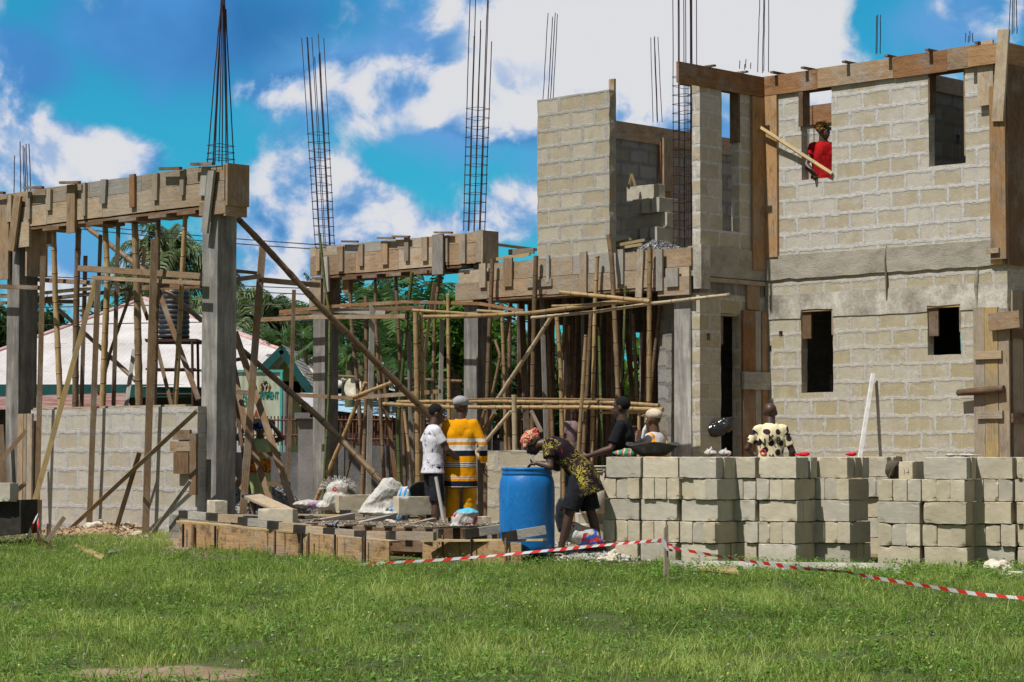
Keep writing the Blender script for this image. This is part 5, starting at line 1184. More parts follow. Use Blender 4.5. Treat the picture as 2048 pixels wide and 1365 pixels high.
def person(label, loc, rz, J=None, scale=1., skin=SKIN, shirt=None, sleeve=.5, hem=.82, pants=None, pfrac=.5, hair='short', shoe=None, vox=.009, legs=True, neckline=True, flare=1.15):
    j = dict(BASE); j.update(J or {})
    V = {k: (Vector(v) if isinstance(v, tuple) else v) for k, v in j.items()}
    root = thing('person', label, 'person', loc, rz); root.scale = (scale,)*3
    b = V['bulk']; sx = V['sx'].normalized(); px = V['px'].normalized()
    hipL, hipR = V['pel']-px*.085, V['pel']+px*.085
    up = (V['neck']-V['chest']).normalized(); shL, shR = V['neck']-up*.062-sx*.152, V['neck']-up*.062+sx*.152
    fw = sx.cross(up)*-1 if sx.cross(up).dot(V['hf']) < 0 else sx.cross(up)
    B = Blob()
    def torso(B, g=0):
        for s in (-1, 1):
            B.k(V['pel']+px*.07*s, (V['pel']+V['chest'])/2+(sx+px)*.5*.055*s, (.100+g)*b, (.092+g)*b); B.k((V['pel']+V['chest'])/2+(sx+px)*.5*.055*s, V['chest']+sx*.075*s, (.092+g)*b, (.100+g)*b)
            B.k(V['chest']+sx*.075*s, (shL if s < 0 else shR)-sx*s*.03, (.098+g*.8)*b, .05+g*.8)
        B.k(shL, shR, .045+g*.6, .045+g*.6); B.k(V['neck']-up*.035, V['neck']-up*.065+sx*.10, .052+g*.6, .042+g*.6); B.k(V['neck']-up*.035, V['neck']-up*.065-sx*.10, .052+g*.6, .042+g*.6); B.e(V['chest']+up*.05, (.13+g, .10+g, .14+g), up, sx)
    torso(B)
    B.k(V['neck']-up*.05, V['head']-V['hu']*.04-V['hf']*.01, .068, .054); B.k(V['neck']-up*.03, V['neck']-up*.06+sx*.09, .05, .04); B.k(V['neck']-up*.03, V['neck']-up*.06-sx*.09, .05, .04)
    h, hf, hu = V['head'], V['hf'].normalized(), V['hu'].normalized(); hu = (hu-hf*hu.dot(hf)).normalized(); hx = hf.cross(hu)
    B.e(h+hu*.03-hf*.012, (.076, .096, .088), hu, hx); B.e(h-hu*.03+hf*.022, (.062, .075, .085), hu, hx); B.e(h-hu*.088+hf*.062, (.034, .028, .024), hu, hx)
    B.k(h+hf*.085+hu*.012, h+hf*.108-hu*.022, .009, .015); B.e(h+hf*.098-hu*.027, (.024, .014, .011), hu, hx)
    B.e(h+hf*.092-hu*.058, (.027, .016, .013), hu, hx); B.e(h+hf*.084+hu*.032, (.052, .014, .010), hu, hx)
    for s in (-1, 1): B.e(h+hx*.076*s-hu*.005-hf*.008, (.010, .020, .032), hu, hx)
    for s, sh, e, w_, d, sd_ in ((-1, shL, V['el_l'], V['wr_l'], V['hd_l'], V['hs_l']), (1, shR, V['el_r'], V['wr_r'], V['hd_r'], V['hs_r'])):
        B.k(sh, e, .052*b, .038); B.k(e, e.lerp(w_, .35), .040, .040); B.k(e.lerp(w_, .35), w_, .040, .026); hand(B, w_, d, sd_, j['curl'])
    for hp, kn, an, to in ((hipL, V['kn_l'], V['an_l'], V['to_l']), (hipR, V['kn_r'], V['an_r'], V['to_r'])):
        B.k(hp, kn, .088*b, .056); B.k(kn, kn.lerp(an, .35)+(-V['hf']*.01 if abs(V['hf'].z) < .5 else Vector()), .054, .054); B.k(kn.lerp(an, .35), an, .054, .034)
        B.k(an-Vector((0, 0, .02)), to, .036, .028); B.e(an-Vector((0, 0, .045))+(an-to)*.25, .034)
    B.build('body', skin, root, vox, 3)
    for s in (-1, 1):
        m = MB(); m.lathe([(.001, -.012), (.009, -.009), (.0125, 0), (.009, .009), (.001, .012)], 12); o = m.build('eye', EYE, root, h+hf*.078+hx*.03*s+hu*.012)
    if hair == 'short' or hair == 'stubble':
        B = Blob(); g = .006 if hair == 'short' else .004
        B.e(h+hu*.040-hf*.024, (.077+g, .088+g, .082+g), hu, hx); B.build('hair', HAIR, root, .008, 2)
    elif callable(hair): hair(root, h, hf, hu, hx)
    if shirt:
        B = Blob(); torso(B, .020)
        # hem skirt
        dn = (V['pel']-V['chest']).normalized(); L = hem
        dn = (dn+Vector((0, 0, -1.3))).normalized(); B.k(V['chest'], V['pel'], .152*b, .172*b, False, .74, px); B.k(V['pel'], V['pel']+dn*L, .186*b, .186*b*flare, False, .74, px); B.e(V['pel'], (.184*b, .137*b, .13*b))
        for s, sh, e, w_ in ((-1, shL, V['el_l'], V['wr_l']), (1, shR, V['el_r'], V['wr_r'])):
            if sleeve <= 1: B.k(sh, sh.lerp(e, sleeve), .064*b, .068*b, False); B.e(sh, .062*b)
            else: B.k(sh, e, .072, .058); B.k(e, e.lerp(w_, sleeve-1), .058, .046, False)
        B.build('shirt', shirt, root, vox, 3, fold())
    if pants:
        B = Blob()
        for hp, kn, an in ((hipL, V['kn_l'], V['an_l']), (hipR, V['kn_r'], V['an_r'])):
            if pfrac <= 1: B.k(hp, hp.lerp(kn, pfrac), .098*b, .098*b, False); B.e(hp, .098*b)
            else: B.k(hp, hp.lerp(kn, .6), .074*b, .080); B.k(hp.lerp(kn, .6), kn, .082, .092); B.k(kn, kn.lerp(an, pfrac-1), .085, .075, False)
        B.k(V['pel']-px*.055, V['pel']+px*.055+Vector((0, 0, .03)), .098*b, .098*b)
        B.build('trousers', pants, root, vox, 3, fold(.008, 10, (1, 1, .3)))
    if shoe:
        for an, to in ((V['an_l'], V['to_l']), (V['an_r'], V['to_r'])):
            B = Blob(); d = (to-an); d.z = 0; d.normalize(); c = (an+to)/2; c.z = .012+min(an.z-.08, .3); B.e(c, (.048, .135, .012), (0, 0, 1), Vector((d.y, -d.x, 0))); B.build('sandal', shoe, root, .006, 1)
    return root
def cap(mat, back=False):
    def f(root, h, hf, hu, hx):
        B = Blob(); B.e(h+hu*.030-hf*.022, (.070, .086, .070), hu, hx); B.build('hair', HAIR, root, .008, 2)
        B = Blob(); B.e(h+hu*.066-hf*.012, (.092, .110, .074), hu, hx); _c = B.build('cap', mat, root, .008, 3, fold(.002, 20))
        B = Blob(); c = h+hu*.052+hf*.125; B.e(c, (.072, .068, .008), (hu+hf*.25).normalized(), hx); B.build('cap_brim', mat, _c, .006, 1)
    return f
def wrap(mat, big=1.):
    def f(root, h, hf, hu, hx):
        B = Blob(); B.e(h+hu*.055-hf*.028, (.098*big, .115*big, .082*big), (hu-hf*.3).normalized(), hx)
        for i in range(5): a = i*1.3; B.k(h+hu*(.02+.022*i)+hx*.09*math.cos(a)-hf*.03*(i-1), h+hu*(.04+.02*i)-hx*.08*math.cos(a)+hf*(.07-.03*i), .020, .024)
        B.e(h+hu*.06-hf*.13, (.045, .04, .035), hu, hx)
        B.build('head_wrap', mat, root, .008, 2, fold(.006, 24))
    return f
YEL = srgb(205, 140, 8); NAVY = (.012, .014, .032); WH = (.62, .62, .60); YW = (.55, .35, .06)
seq = [(0, NAVY), (.02, WH), (.03, NAVY), (.05, WH), (.06, NAVY), (.08, WH), (.09, NAVY), (.16, YEL), (.19, WH), (.205, YEL), (.22, WH), (.23, YEL), (.38, NAVY), (.395, WH), (.41, NAVY), (.425, WH), (.44, NAVY), (.455, YEL), (.52, NAVY), (.57, WH), (.63, YEL), (.67, WH), (.715, YEL)]
ZZ = [(.55, NAVY), (.60, WH), (.607, NAVY), (.625, WH), (.632, NAVY), (.65, WH), (.657, NAVY), (.72, YEL), (.75, WH), (.757, YEL), (.775, WH), (.782, YEL), (.883, NAVY), (.893, WH), (.903, NAVY), (.913, WH), (.923, NAVY), (.933, WH), (.943, YEL), (1.02, NAVY), (1.085, WH), (1.15, YEL), (1.185, WH), (1.228, YEL)]
STR = M_cloth('striped_yellow_jersey', stripes([((a-.55)/.7, b) for a, b in ZZ]))
YP = M_cloth('yellow_satin', plain((.50, .24, .008), .3), .006, .5)
def spot(px, Yv, dz=0): p = atY(px, Yv); p.z += dz; return p
GREYCAP = M_cloth('grey_cap', plain((.27, .28, .29), .15)); BEIGECAP = M_cloth('beige_cap', plain((.50, .43, .33), .12))
J1 = dict(el_l=(-.26, .10, 1.17), wr_l=(-.13, .30, 1.03), hd_l=(.5, .6, -.1), el_r=(.27, -.02, 1.15), wr_r=(.26, .10, .90), hf=(.45, .85, .0), curl=.7, bulk=.97)
pm = person('man in a yellow jersey with white and navy stripes and grey cap, back turned', spot(922, 28.0), R(-8), J1, 1.02, SKIN, STR, 1.82, .32, YP, 1.5, cap(GREYCAP), None, flare=1.12)
WT = M_cloth('white_print_tee', lambda t, c: t.mix(t.rng(t.noise(c, 16, 4, .7), .56, .66), (.58, .57, .62), (.10, .10, .20)))
BK = M_cloth('black_shorts', plain((.018, .019, .025), .3))
J2 = dict(el_l=(-.27, -.06, 1.16), wr_l=(-.20, .15, .93), hd_l=(.2, .7, -.6), el_r=(.2, .12, 1.15), wr_r=(.10, .33, 1.02), hf=(.25, .95, -.25), head=(0, .05, 1.60), curl=.9)
person('person in white tee and black shorts holding a shovel handle, beside the striped jersey', spot(866, 27.9), R(-70), J2, .97, SKIN, WT, .62, .10, BK, .98, 'short')
m = MB(); sh = atY(878, 27.5); top = PX(872, 955, 27.5); bot = PX(893, 1075, 27.2); m.tube([(0, 0, 0), bot-top], .022, 10); tag(m.build('shovel_handle', WOOD_GREY, None, top), 'grey shovel handle standing before the black shorts', 'shovel')
def dressfn(t, c):
    n = t.noise(c, 9.5, 3, .6, 1.8); b = t.m('ABSOLUTE', t.m('SUBTRACT', n, .5)); f = t.rng(b, .035, .02)
    z = t.rng(t.noise(c, 3.5, 3), .42, .56); f = t.m('MULTIPLY', f, z)
    pat = t.m('MAXIMUM', f, t.rng(t.noise(c, 30, 3, .6), .62, .66))
    pat = t.m('MULTIPLY', pat, z)
    col = t.mix(pat, (.020, .012, .018), t.ramp(t.noise(c, 40, 2), [(.3, (.30, .24, .02)), (.7, (.55, .46, .10))]))
    return t.mix(t.rng(t.noise(c, 13, 2), .71, .73), col, (.45, .02, .01))
DR = M_cloth('black_and_gold_print', dressfn)
RW = M_cloth('red_cream_headwrap', lambda t, c: t.ramp(t.noise(c, 22, 3, .6, 1.5), [(.40, (.33, .008, .012)), (.47, (.42, .03, .02)), (.5, (.55, .45, .30)), (.58, (.25, .17, .07)), (.63, (.5, .02, .03))], 'CONSTANT'))
# stooping woman: faces left over the drum (local +Y points to picture left)
J3 = dict(pel=(0, -.10, .90), chest=(0, .13, 1.14), neck=(0, .30, 1.24), head=(0, .45, 1.21), hf=(0, .60, -.80), hu=(0, .80, .60),
          el_l=(-.24, .22, .96), wr_l=(-.20, .37, 1.0), hd_l=(.3, .9, -.15), hs_l=(1, 0, 0), el_r=(.26, .20, .94), wr_r=(.20, .37, 1.0), hd_r=(-.3, .9, -.15), hs_r=(-1, 0, 0),
          kn_l=(-.11, .02, .48), an_l=(-.12, .12, .08), kn_r=(.11, -.18, .48), an_r=(.12, -.28, .08), to_l=(-.12, .28, .035), to_r=(.12, -.11, .035), curl=.8, bulk=1.1)
person('woman in black and gold dress and red head wrap stooping over the blue drum', spot(1146, 25.2, .05), R(82), J3, 1.0, SKIN, DR, .62, .26, BK, .98, wrap(RW, 1.05), M_noise('rubber_sandal', [(.3, (.25, .12, .08)), (.7, (.4, .3, .25))], 5))
POLO = M_cloth('black_polo', plain((.012, .012, .014), .3))
J4 = dict(hf=(.1, 1, -.1), el_l=(-.24, .10, 1.14), wr_l=(-.20, .36, 1.06), hd_l=(0, 1, -.25), el_r=(.25, .0, 1.12), wr_r=(.2, .20, .92), curl=.5, bulk=1.05)
person('man in a black polo shirt in profile, leaning a hand on the blocks', spot(1246, 26.6, -.02), R(78), J4, 1.03, SKIN, POLO, .8, .12, M_cloth('dark_trousers', plain((.02, .02, .024), .3)), 1.85, 'short')
def vestfn(t, c):
    x, y, z = t.xyz(c); b = t.m('LESS_THAN', t.m('ABSOLUTE', t.m('SUBTRACT', t.m('ABSOLUTE', x), .085)), .026)
    col = t.mix(t.m('LESS_THAN', t.m('ABSOLUTE', t.m('SUBTRACT', z, 1.12)), .03), (.85, .28, .01), (.45, .45, .47))
    return t.mix(b, col, (.62, .50, .10))
VEST = M_cloth('orange_safety_vest', vestfn); WS = M_cloth('pale_shirt', plain((.52, .48, .50), .12))
J5 = dict(hf=(.25, .95, .05), el_l=(-.22, .16, 1.22), wr_l=(-.06, .22, 1.42), hd_l=(.2, .3, 1), el_r=(.25, .0, 1.12), wr_r=(.22, .10, .90), curl=1.1)
vm = person('man with beige cap and orange safety vest drinking behind the black headpan', spot(1310, 26.9, -.12), R(52), J5, 1.0, SKIN2, WS, .6, .10, M_cloth('vest_man_trousers', plain((.05, .05, .08), .3)), 1.85, cap(BEIGECAP))
B = Blob()
for s in (-1, 1): B.k((s*.07, 0, .98), (s*.085, 0, 1.27), .128, .130); B.k((s*.085, 0, 1.27), (s*.105, 0, 1.39), .128, .070)
B.build('safety_vest', VEST, vm, .009, 3, fold(.004))
B = Blob(); B.k((0, 0, 0), (0, 0, .10), .024, .024).k((0, 0, .10), (0, 0, .14), .022, .012); o = B.build('water_bottle', M_noise('clear_plastic', [(.3, (.45, .5, .52)), (.7, (.6, .62, .64))], 5, rough=.15), None, .006, 2)
o.location = PX(1285, 876, 26.7); o.rotation_euler = (.1, .25, 0); tag(o, 'small water bottle held to the mouth of the orange vest man', 'bottle')
CREAM = srgb(228, 216, 176)
def dots(t, c):
    x, y, z = t.xyz(c); q = t.comb(t.m('ADD', x, t.m('MULTIPLY', y, .5)), z, 0)
    v = t.node('ShaderNodeTexVoronoi', voronoi_dimensions='2D'); t.l.new(q, v.inputs['Vector']); v.inputs['Scale'].default_value = 8.2; v.inputs['Randomness'].default_value = .6
    f = t.rng(v.outputs['Distance'], .30, .27); return t.mix(f, t.ramp(t.noise(c, 10, 3), [(.3, tuple(k*.85 for k in CREAM)), (.7, CREAM)]), (.045, .02, .035))
DT = M_cloth('cream_dotted_tee', dots)
J6 = dict(el_l=(-.27, .02, 1.17), wr_l=(-.18, .25, 1.08), hd_l=(.2, 1, 0), el_r=(.25, -.01, 1.13), wr_r=(.25, .08, .90), hf=(.15, 1, -.25), head=(.0, .045, 1.585), bulk=.80)
dotman = person('bald man in a cream tee with dark dots and letters, seen from behind', spot(1541, 26.9), R(0), J6, 1.0, SKIN, DT, .72, .12, M_cloth('dotman_trousers', plain((.04, .04, .05), .3)), 1.85, 'none')
LET = M_noise('black_letter_print', [(.3, (.012, .01, .012)), (.7, (.02, .018, .02))], 5, rnd=0, bd=0); RED = M_noise('red_letter_print', [(.3, (.5, .04, .015)), (.7, (.6, .05, .02))], 5, rnd=0, bd=0)
def letters(txt, size, mat, parent, loc, rot, ext=.001, shrink=None, name='letter', sx=1, font_off=.0):
    cu = bpy.data.curves.new(name, 'FONT'); cu.body = txt; cu.size = size; cu.extrude = ext; cu.align_x = 'CENTER'; cu.align_y = 'CENTER'; cu.offset = font_off
    o = bpy.data.objects.new('t', cu); COL.objects.link(o); dg = bpy.context.evaluated_depsgraph_get(); dg.update()
    me = bpy.data.meshes.new_from_object(o.evaluated_get(dg)); bpy.data.objects.remove(o); me.materials.clear(); me.materials.append(mat)
    q = bpy.data.objects.new(name, me); COL.objects.link(q)
    if parent: q.parent = parent
    q.location = loc; q.rotation_euler = rot; q.scale = (sx, 1, 1); return q
shirt6 = [c for c in dotman.children if c.name.startswith('shirt')][0]
bpy.context.view_layer.update()
def put_letter(ch, x, z, s, mat=LET, rot=0):
    """letter lying on the shirt back, found by casting onto the shirt"""
    hit, pos, nrm, _ = shirt6.ray_cast(Vector((x, -1, z)), Vector((0, 1, 0)))
    if hit: letters(ch, s, mat, shirt6, pos+nrm*.004, (R(90)+math.asin(max(-1, min(1, nrm.z)))*-0, rot, math.atan2(nrm.y, nrm.x)+math.pi/2), .004, name='letter', font_off=.001)
for ch, x, z, s, mat, rt in (('N', -.11, 1.24, .12, LET, 0), ('K', -.01, 1.29, .10, LET, 0), ('B', .08, 1.26, .11, LET, 0), ('O', -.10, 1.12, .10, RED, .3), ('M', .0, 1.07, .08, LET, -.2), ('B', .075, 1.12, .10, LET, .1), ('M', .19, 1.33, .08, LET, .7), ('A', -.19, 1.36, .08, LET, -.5)):
    put_letter(ch, x, z, s, mat, rt)
REDS = M_cloth('red_shirt', plain((.33, .008, .010), .35)); OW = M_cloth('mustard_headscarf', lambda t, c: t.ramp(t.noise(c, 20, 3, .6, 1.5), [(.42, (.05, .03, .02)), (.48, (.45, .25, .04)), (.62, (.2, .1, .03))], 'CONSTANT'))
J7 = dict(hf=(-.75, .75, -.1), el_l=(-.30, .08, 1.10), wr_l=(-.25, .26, .92), hd_l=(-.3, .8, -.3), el_r=(.25, .10, 1.12), wr_r=(.12, .27, .92), hd_r=(.2, .9, -.25), curl=.4)
pw = PX(1647, 300, 33.8)
person('person with mustard headscarf and red shirt looking out of the upper window', (pw.x, pw.y, 4.24), R(178), J7, 1.06, SKIN, REDS, .5, .1, BK, 1.8, wrap(OW, .92))
GR8 = M_cloth('pale_green_dress', plain((.26, .33, .16), .15)); OR8 = M_cloth('orange_black_wrapper', lambda t, c: t.ramp(t.noise(t.v('MULTIPLY', c, (1, 1, 2.5)), 17, 3, .6, 2), [(.46, (.02, .012, .012)), (.5, (.62, .20, .01)), (.62, (.02, .012, .012)), (.66, (.55, .16, .01))], 'CONSTANT'))
J8 = dict(hf=(0, 1, -.15), el_l=(-.36, .08, 1.46), wr_l=(-.16, .06, 1.70), hd_l=(.6, 0, .8), hs_l=(0, -1, 0), el_r=(.36, .08, 1.46), wr_r=(.16, .06, 1.70), hd_r=(-.6, 0, .8), hs_r=(0, -1, 0))
cp = person('woman in pale green with an orange wrapper carrying a load on her head', spot(520, 31.6), R(186), J8, .87, SKIN, GR8, .35, .52, None, 1, 'short')
B = Blob(); B.k((0, 0, .92), (0, 0, 1.14), .185, .175, False, .8).k((-.05, 0, 1.06), (.17, .0, .9), .14, .09, True, .8); B.build('wrapper', OR8, cp, .01, 3, fold(.01))
BLU = M_cloth('blue_black_cloth', lambda t, c: t.ramp(t.noise(c, 14, 2, .5, 1), [(.46, (.01, .01, .015)), (.5, (.02, .09, .55)), (.6, (.01, .03, .2))], 'CONSTANT'))
B = Blob(); B.e((0, 0, 0), (.17, .16, .05)); B.k((-.13, 0, .02), (.14, .03, .03), .055, .06); B.build('cloth_pad', BLU, None, .01, 2, fold(.008, 22)); o = bpy.data.objects['cloth_pad']; o.location = PX(521, 853, 31.6); tag(o, 'blue and black cloth pad on the head of the load carrier', 'cloth')
m = MB(); m.box(-.16, .16, -.08, .08, 0, .07); o = m.build('head_load', WOOD_CEM, None, PX(516, 848, 31.6), ); tag(o, 'small wooden tray on the blue cloth pad', 'tray')
PK = M_cloth('dusty_pink_tee', plain((.20, .14, .15), .15))
person('person in a dusty pink top standing in the shade behind the porch props', spot(1150, 34.5, .1), R(-150), dict(hf=(.5, .8, 0)), .98, SKIN, PK, .5, .12, M_cloth('teal_trousers', plain((.02, .05, .05), .4)), 1.85, 'short')
person('dark haired person bending behind the low block wall', spot(322, 30.6, .0), R(190), dict(pel=(0, -.25, .85), chest=(0, .0, 1.02), neck=(0, .12, 1.15), head=(0, .2, 1.28), el_l=(-.3, .2, .85), wr_l=(-.25, .35, .7), el_r=(.3, .2, .85), wr_r=(.25, .35, .7)), 1., SKIN, POLO, .6, .1, BK, 1., 'short')

# ------------------------------------------------------------ sacks, bags, rags
def M_sack(name, fn=None):
    m, t, p = new_mat(name); c = t.node('ShaderNodeTexCoord').outputs['Object']
    w_ = t.noise(t.v('MULTIPLY', c, (150, 150, 150)), 1, 1)
    col = t.ramp(t.noise(c, 8, 5, .65), [(.3, srgb(150, 146, 138)), (.55, srgb(190, 187, 181)), (.75, srgb(208, 206, 201))])
    if fn: col = fn(t, c, col)
    t.l.new(col, p.inputs['Base Color']); p.inputs['Roughness'].default_value = .55; p.inputs['Specular IOR Level'].default_value = .3
    bump(t, p, t.m('ADD', t.noise(t.v('MULTIPLY', c, (1, 1, .5)), 15, 4, .55, 1.6), t.m('MULTIPLY', w_, .06)), .022); return m
SACK = M_sack('woven_sack')
def redmark(cx, cz, r):
    def f(t, c, col):
        x, y, z = t.xyz(c); d = t.v('LENGTH', t.comb(t.m('SUBTRACT', x, cx), t.m('SUBTRACT', z, cz), 0))
        ring = t.rng(t.m('ABSOLUTE', t.m('SUBTRACT', t.m('ADD', d, t.m('MULTIPLY', t.noise(c, 20, 2), .03)), r)), .014, .006)
        return t.mix(ring, col, (.5, .03, .02))
    return f
SACKR = M_sack('woven_sack_red_mark', redmark(-.01, .27, .035)); SACKR2 = M_sack('woven_sack_red_spot', redmark(.10, .16, .008))
def crumple(a=.02, sc=6):
    def f(p):
        q = p+noise.noise_vector(p*sc*.5)*.06
        r = 1-abs(noise.noise(q*sc*.8))*2.4; r2 = 1-abs(noise.noise(q*sc*1.9+Vector((7, 3, 1))))*2.4
        return a*.5*r*r*(1 if r > 0 else -.4)+a*.14*max(r2, -.5)+a*.8*noise.noise(p*sc*.45)-a*.4
    return f
# fringed sack
p = PX(672, 1022, 28.7); B = Blob(); B.e((0, 0, .13), (.17, .12, .15)); B.e((.02, 0, .28), (.15, .10, .11), (-.3, 0, 1)); B.e((-.12, 0, .06), (.14, .1, .07))
s1 = B.build('sack', SACKR, None, .012, 2, crumple(.022, 7), loc=p); tag(s1, 'white woven sack standing open with a frayed fringe and red mark', 'sack')
m = MB(); rnd = random.Random(4)
for i in range(170):
    a = rnd.uniform(-.25, 3.3); r0 = Vector((math.cos(a)*.16+.02, rnd.uniform(-.06, .06), .29+math.sin(a)*.085)); dd = Vector((math.cos(a), rnd.uniform(-.5, .5), math.sin(a)*1.1+.2)).normalized()*rnd.uniform(.04, .085)
    dd += Vector((0, 0, -.01)); m.tube([r0-dd*.2, r0+dd*.6, r0+dd+Vector((rnd.uniform(-.01, .01), 0, rnd.uniform(-.02, .01)))], .0025, 3, False)
m.build('frayed_fringe', SACK, s1)
p = PX(762, 1028, 28.2); B = Blob(); B.k((-.20, 0, .05), (.10, 0, .30), .07, .15, True, .6); B.k((.08, 0, .27), (.22, 0, .36), .13, .05, True, .6); B.k((-.02, 0, .10), (.27, 0, .16), .10, .09, True, .7); B.k((.22, 0, .16), (.30, 0, .30), .08, .05); B.e((-.12, -.03, .04), (.20, .1, .04))
tag(B.build('sack', SACKR2, None, .012, 2, crumple(.03, 5), loc=p), 'big bulging white sack with a small red spot, middle of the deck', 'sack')
p = PX(745, 1032, 27.6); B = Blob(); B.e((0, 0, .04), (.2, .1, .045)); B.e((.2, 0, .03), (.12, .09, .035))
tag(B.build('sack', SACK, None, .012, 2, crumple(.025, 8), loc=p), 'flat crumpled white sack under the big bulging one', 'sack')
STRIPE = M_sack('blue_striped_sack', lambda t, c, col: t.mix(t.m('GREATER_THAN', t.m('FRACT', t.m('MULTIPLY', t.m('ADD', t.xyz(c)[0], t.m('MULTIPLY', t.xyz(c)[2], -.25)), 17)), .52), col, (.03, .30, .68)))
p = PX(802, 1030, 27.9); B = Blob(); B.k((0, 0, .02), (.04, 0, .24), .12, .09, True, .5); B.e((-.06, 0, .05), (.1, .07, .06))
tag(B.build('sack', STRIPE, None, .01, 2, crumple(.018, 7), loc=p), 'sack with light blue and white stripes leaning on the big sack', 'sack')
def bagfn(t, c, col):
    n = t.noise(c, 4, 2, .5); z = t.xyz(c)[2]
    col = t.mix(t.rng(n, .52, .55), col, (.38, .02, .04)); col = t.mix(t.rng(z, .19, .22), col, (.08, .42, .62)); return t.mix(t.rng(t.noise(c, 5, 2, .5), .60, .64), col, (.10, .20, .55))
p = PX(930, 1062, 26.0); B = Blob(); B.e((0, 0, .12), (.15, .10, .13)); B.e((.03, 0, .2), (.14, .1, .06)); B.e((-.08, 0, .04), (.12, .1, .06))
tag(B.build('plastic_bag', M_sack('coloured_cement_bag', bagfn), None, .01, 2, crumple(.02, 7), loc=p), 'white bag printed blue and red lying on the deck before the yellow trousers', 'bag')
BW = M_cloth('black_white_rag', lambda t, c: t.ramp(t.noise(c, 22, 3, .7), [(.47, (.02, .022, .03)), (.53, (.30, .34, .40)), (.6, (.03, .035, .05))], 'CONSTANT'))
p = PX(676, 1056, 26.3); B = Blob(); B.e((0, 0, .03), (.10, .06, .035)); B.e((.05, -.03, -.03), (.06, .05, .05)); B.e((-.06, 0, .03), (.06, .05, .03))
tag(B.build('rag', BW, None, .008, 2, crumple(.02, 14), loc=p), 'black and white rag hanging over the front deck timber', 'rag')
p = PX(610, 1053, 27.2); B = Blob(); B.e((0, 0, .01), (.12, .06, .022)); tag(B.build('paper_scraps', SACK, None, .008, 1, crumple(.02, 14), loc=p), 'torn white paper scraps right of the big block', 'paper')
p = PX(783, 1050, 26.8); B = Blob(); B.e((0, 0, .03), (.09, .04, .03), (.3, 0, 1)); tag(B.build('cloth_scrap', SACK, None, .008, 1, crumple(.02, 12), loc=p), 'dirty white cloth scrap on the raised timbers mid deck', 'cloth')
PB = M_sack('lilac_print_bag', lambda t, c, col: t.mix(t.rng(t.noise(c, 7, 3), .5, .6), col, (.30, .20, .33)))
p = PX(618, 1014, 29.0); B = Blob(); B.e((0, 0, .03), (.22, .1, .06)); B.e((.17, 0, .04), (.07, .06, .05)); tag(B.build('sack', PB, None, .01, 2, crumple(.02, 8), loc=p), 'flattened pale bag with purple print by the timber ladder', 'bag')
CB = M_sack('blue_red_print_bag', lambda t, c, col: t.mix(t.rng(t.noise(c, 9, 2, .5, 1), .56, .60), t.mix(t.rng(t.noise(c, 6, 2), .57, .6), col, (.06, .12, .5)), (.4, .02, .03)))
p = PX(1163, 1090, 25.2); B = Blob(); B.e((0, 0, .10), (.22, .14, .11)); B.e((-.1, 0, .18), (.12, .1, .08)); B.e((.12, -.02, .04), (.12, .1, .05))
tag(B.build('cement_bag', CB, None, .012, 2, crumple(.02, 6), loc=p), 'white cement bag with blue and red print behind the stooping woman', 'bag')
p = PX(1122, 1060, 25.6); B = Blob(); B.e((0, 0, .16), (.07, .09, .2)); tag(B.build('cement_bag', CB, None, .012, 2, crumple(.02, 7), loc=p), 'printed bag squeezed between drum and stooping woman', 'bag')
# stuff on the stacks
ZS = 1.16
def on_stack(px, Yv): return Vector(((px-1024)/FPX*Yv, Yv, ZS))
WB = M_sack('thin_white_bag', lambda t, c, col: t.mix(t.rng(t.noise(c, 16, 2), .62, .66), col, (.35, .06, .05)))
for px, lb, h in ((1420, 'white carrier bag with a pointed knot on the block stacks', .11), (1449, 'second white carrier bag right beside the pointed one', .09)):
    B = Blob(); B.e((0, 0, .03), (.075, .05, .04)); B.k((0, 0, .04), (.015, 0, h), .035, .006); B.k((-.02, 0, .04), (-.03, 0, h*.7), .03, .008)
    tag(B.build('carrier_bag', WB, None, .006, 1, crumple(.012, 18), loc=on_stack(px, 25.15)), lb, 'bag')
RC = M_cloth('bright_red_cloth', plain((.5, .012, .03), .2))
for px, Yv, lb, L in ((1603, 25.3, 'red cloth on the stack under the tall ground floor window', .09), (1700, 26.6, 'red rag at the foot of the white painted pole', .07)):
    B = Blob(); B.e((0, 0, .015), (L, .05, .02)); B.e((L*.5, 0, .025), (.04, .04, .02)); tag(B.build('red_cloth', RC, None, .006, 1, crumple(.012, 20), loc=on_stack(px, Yv)), lb, 'cloth')
GG = M_cloth('striped_gloves_cloth', lambda t, c: t.ramp(t.m('FRACT', t.m('MULTIPLY', t.m('ADD', t.xyz(c)[0], t.m('MULTIPLY', t.noise(c, 9), .1)), 13)), [(.2, (.05, .22, .18)), (.4, (.5, .12, .05)), (.6, (.45, .42, .3)), (.8, (.08, .25, .1))], 'CONSTANT'))
B = Blob(); B.e((0, 0, .03), (.13, .07, .04)); B.e((.04, 0, .06), (.06, .05, .03)); tag(B.build('striped_cloth', GG, None, .008, 1, crumple(.014, 14), loc=on_stack(1247, 25.5)), 'red and green striped cloth under the arm of the man in black', 'cloth')
B = Blob(); B.e((0, 0, .01), (.2, .05, .015)); tag(B.build('cement_crumbs', SACK, None, .006, 1, crumple(.02, 22), loc=on_stack(1925, 24.2)), 'white crumbs on top of the stack right of the backpack', 'crumbs')
KH = M_cloth('olive_canvas', plain((.085, .072, .052), .3))
bp_ = PX(1793, 962, 24.6); B = Blob(); B.e((0, 0, .11), (.13, .10, .12), (.35, 0, 1)); B.e((.05, -.03, .09), (.12, .08, .09)); s_ = B.build('backpack', KH, None, .009, 2, crumple(.022, 9), loc=bp_); tag(s_, 'slumped olive brown backpack on the low block stack', 'backpack')
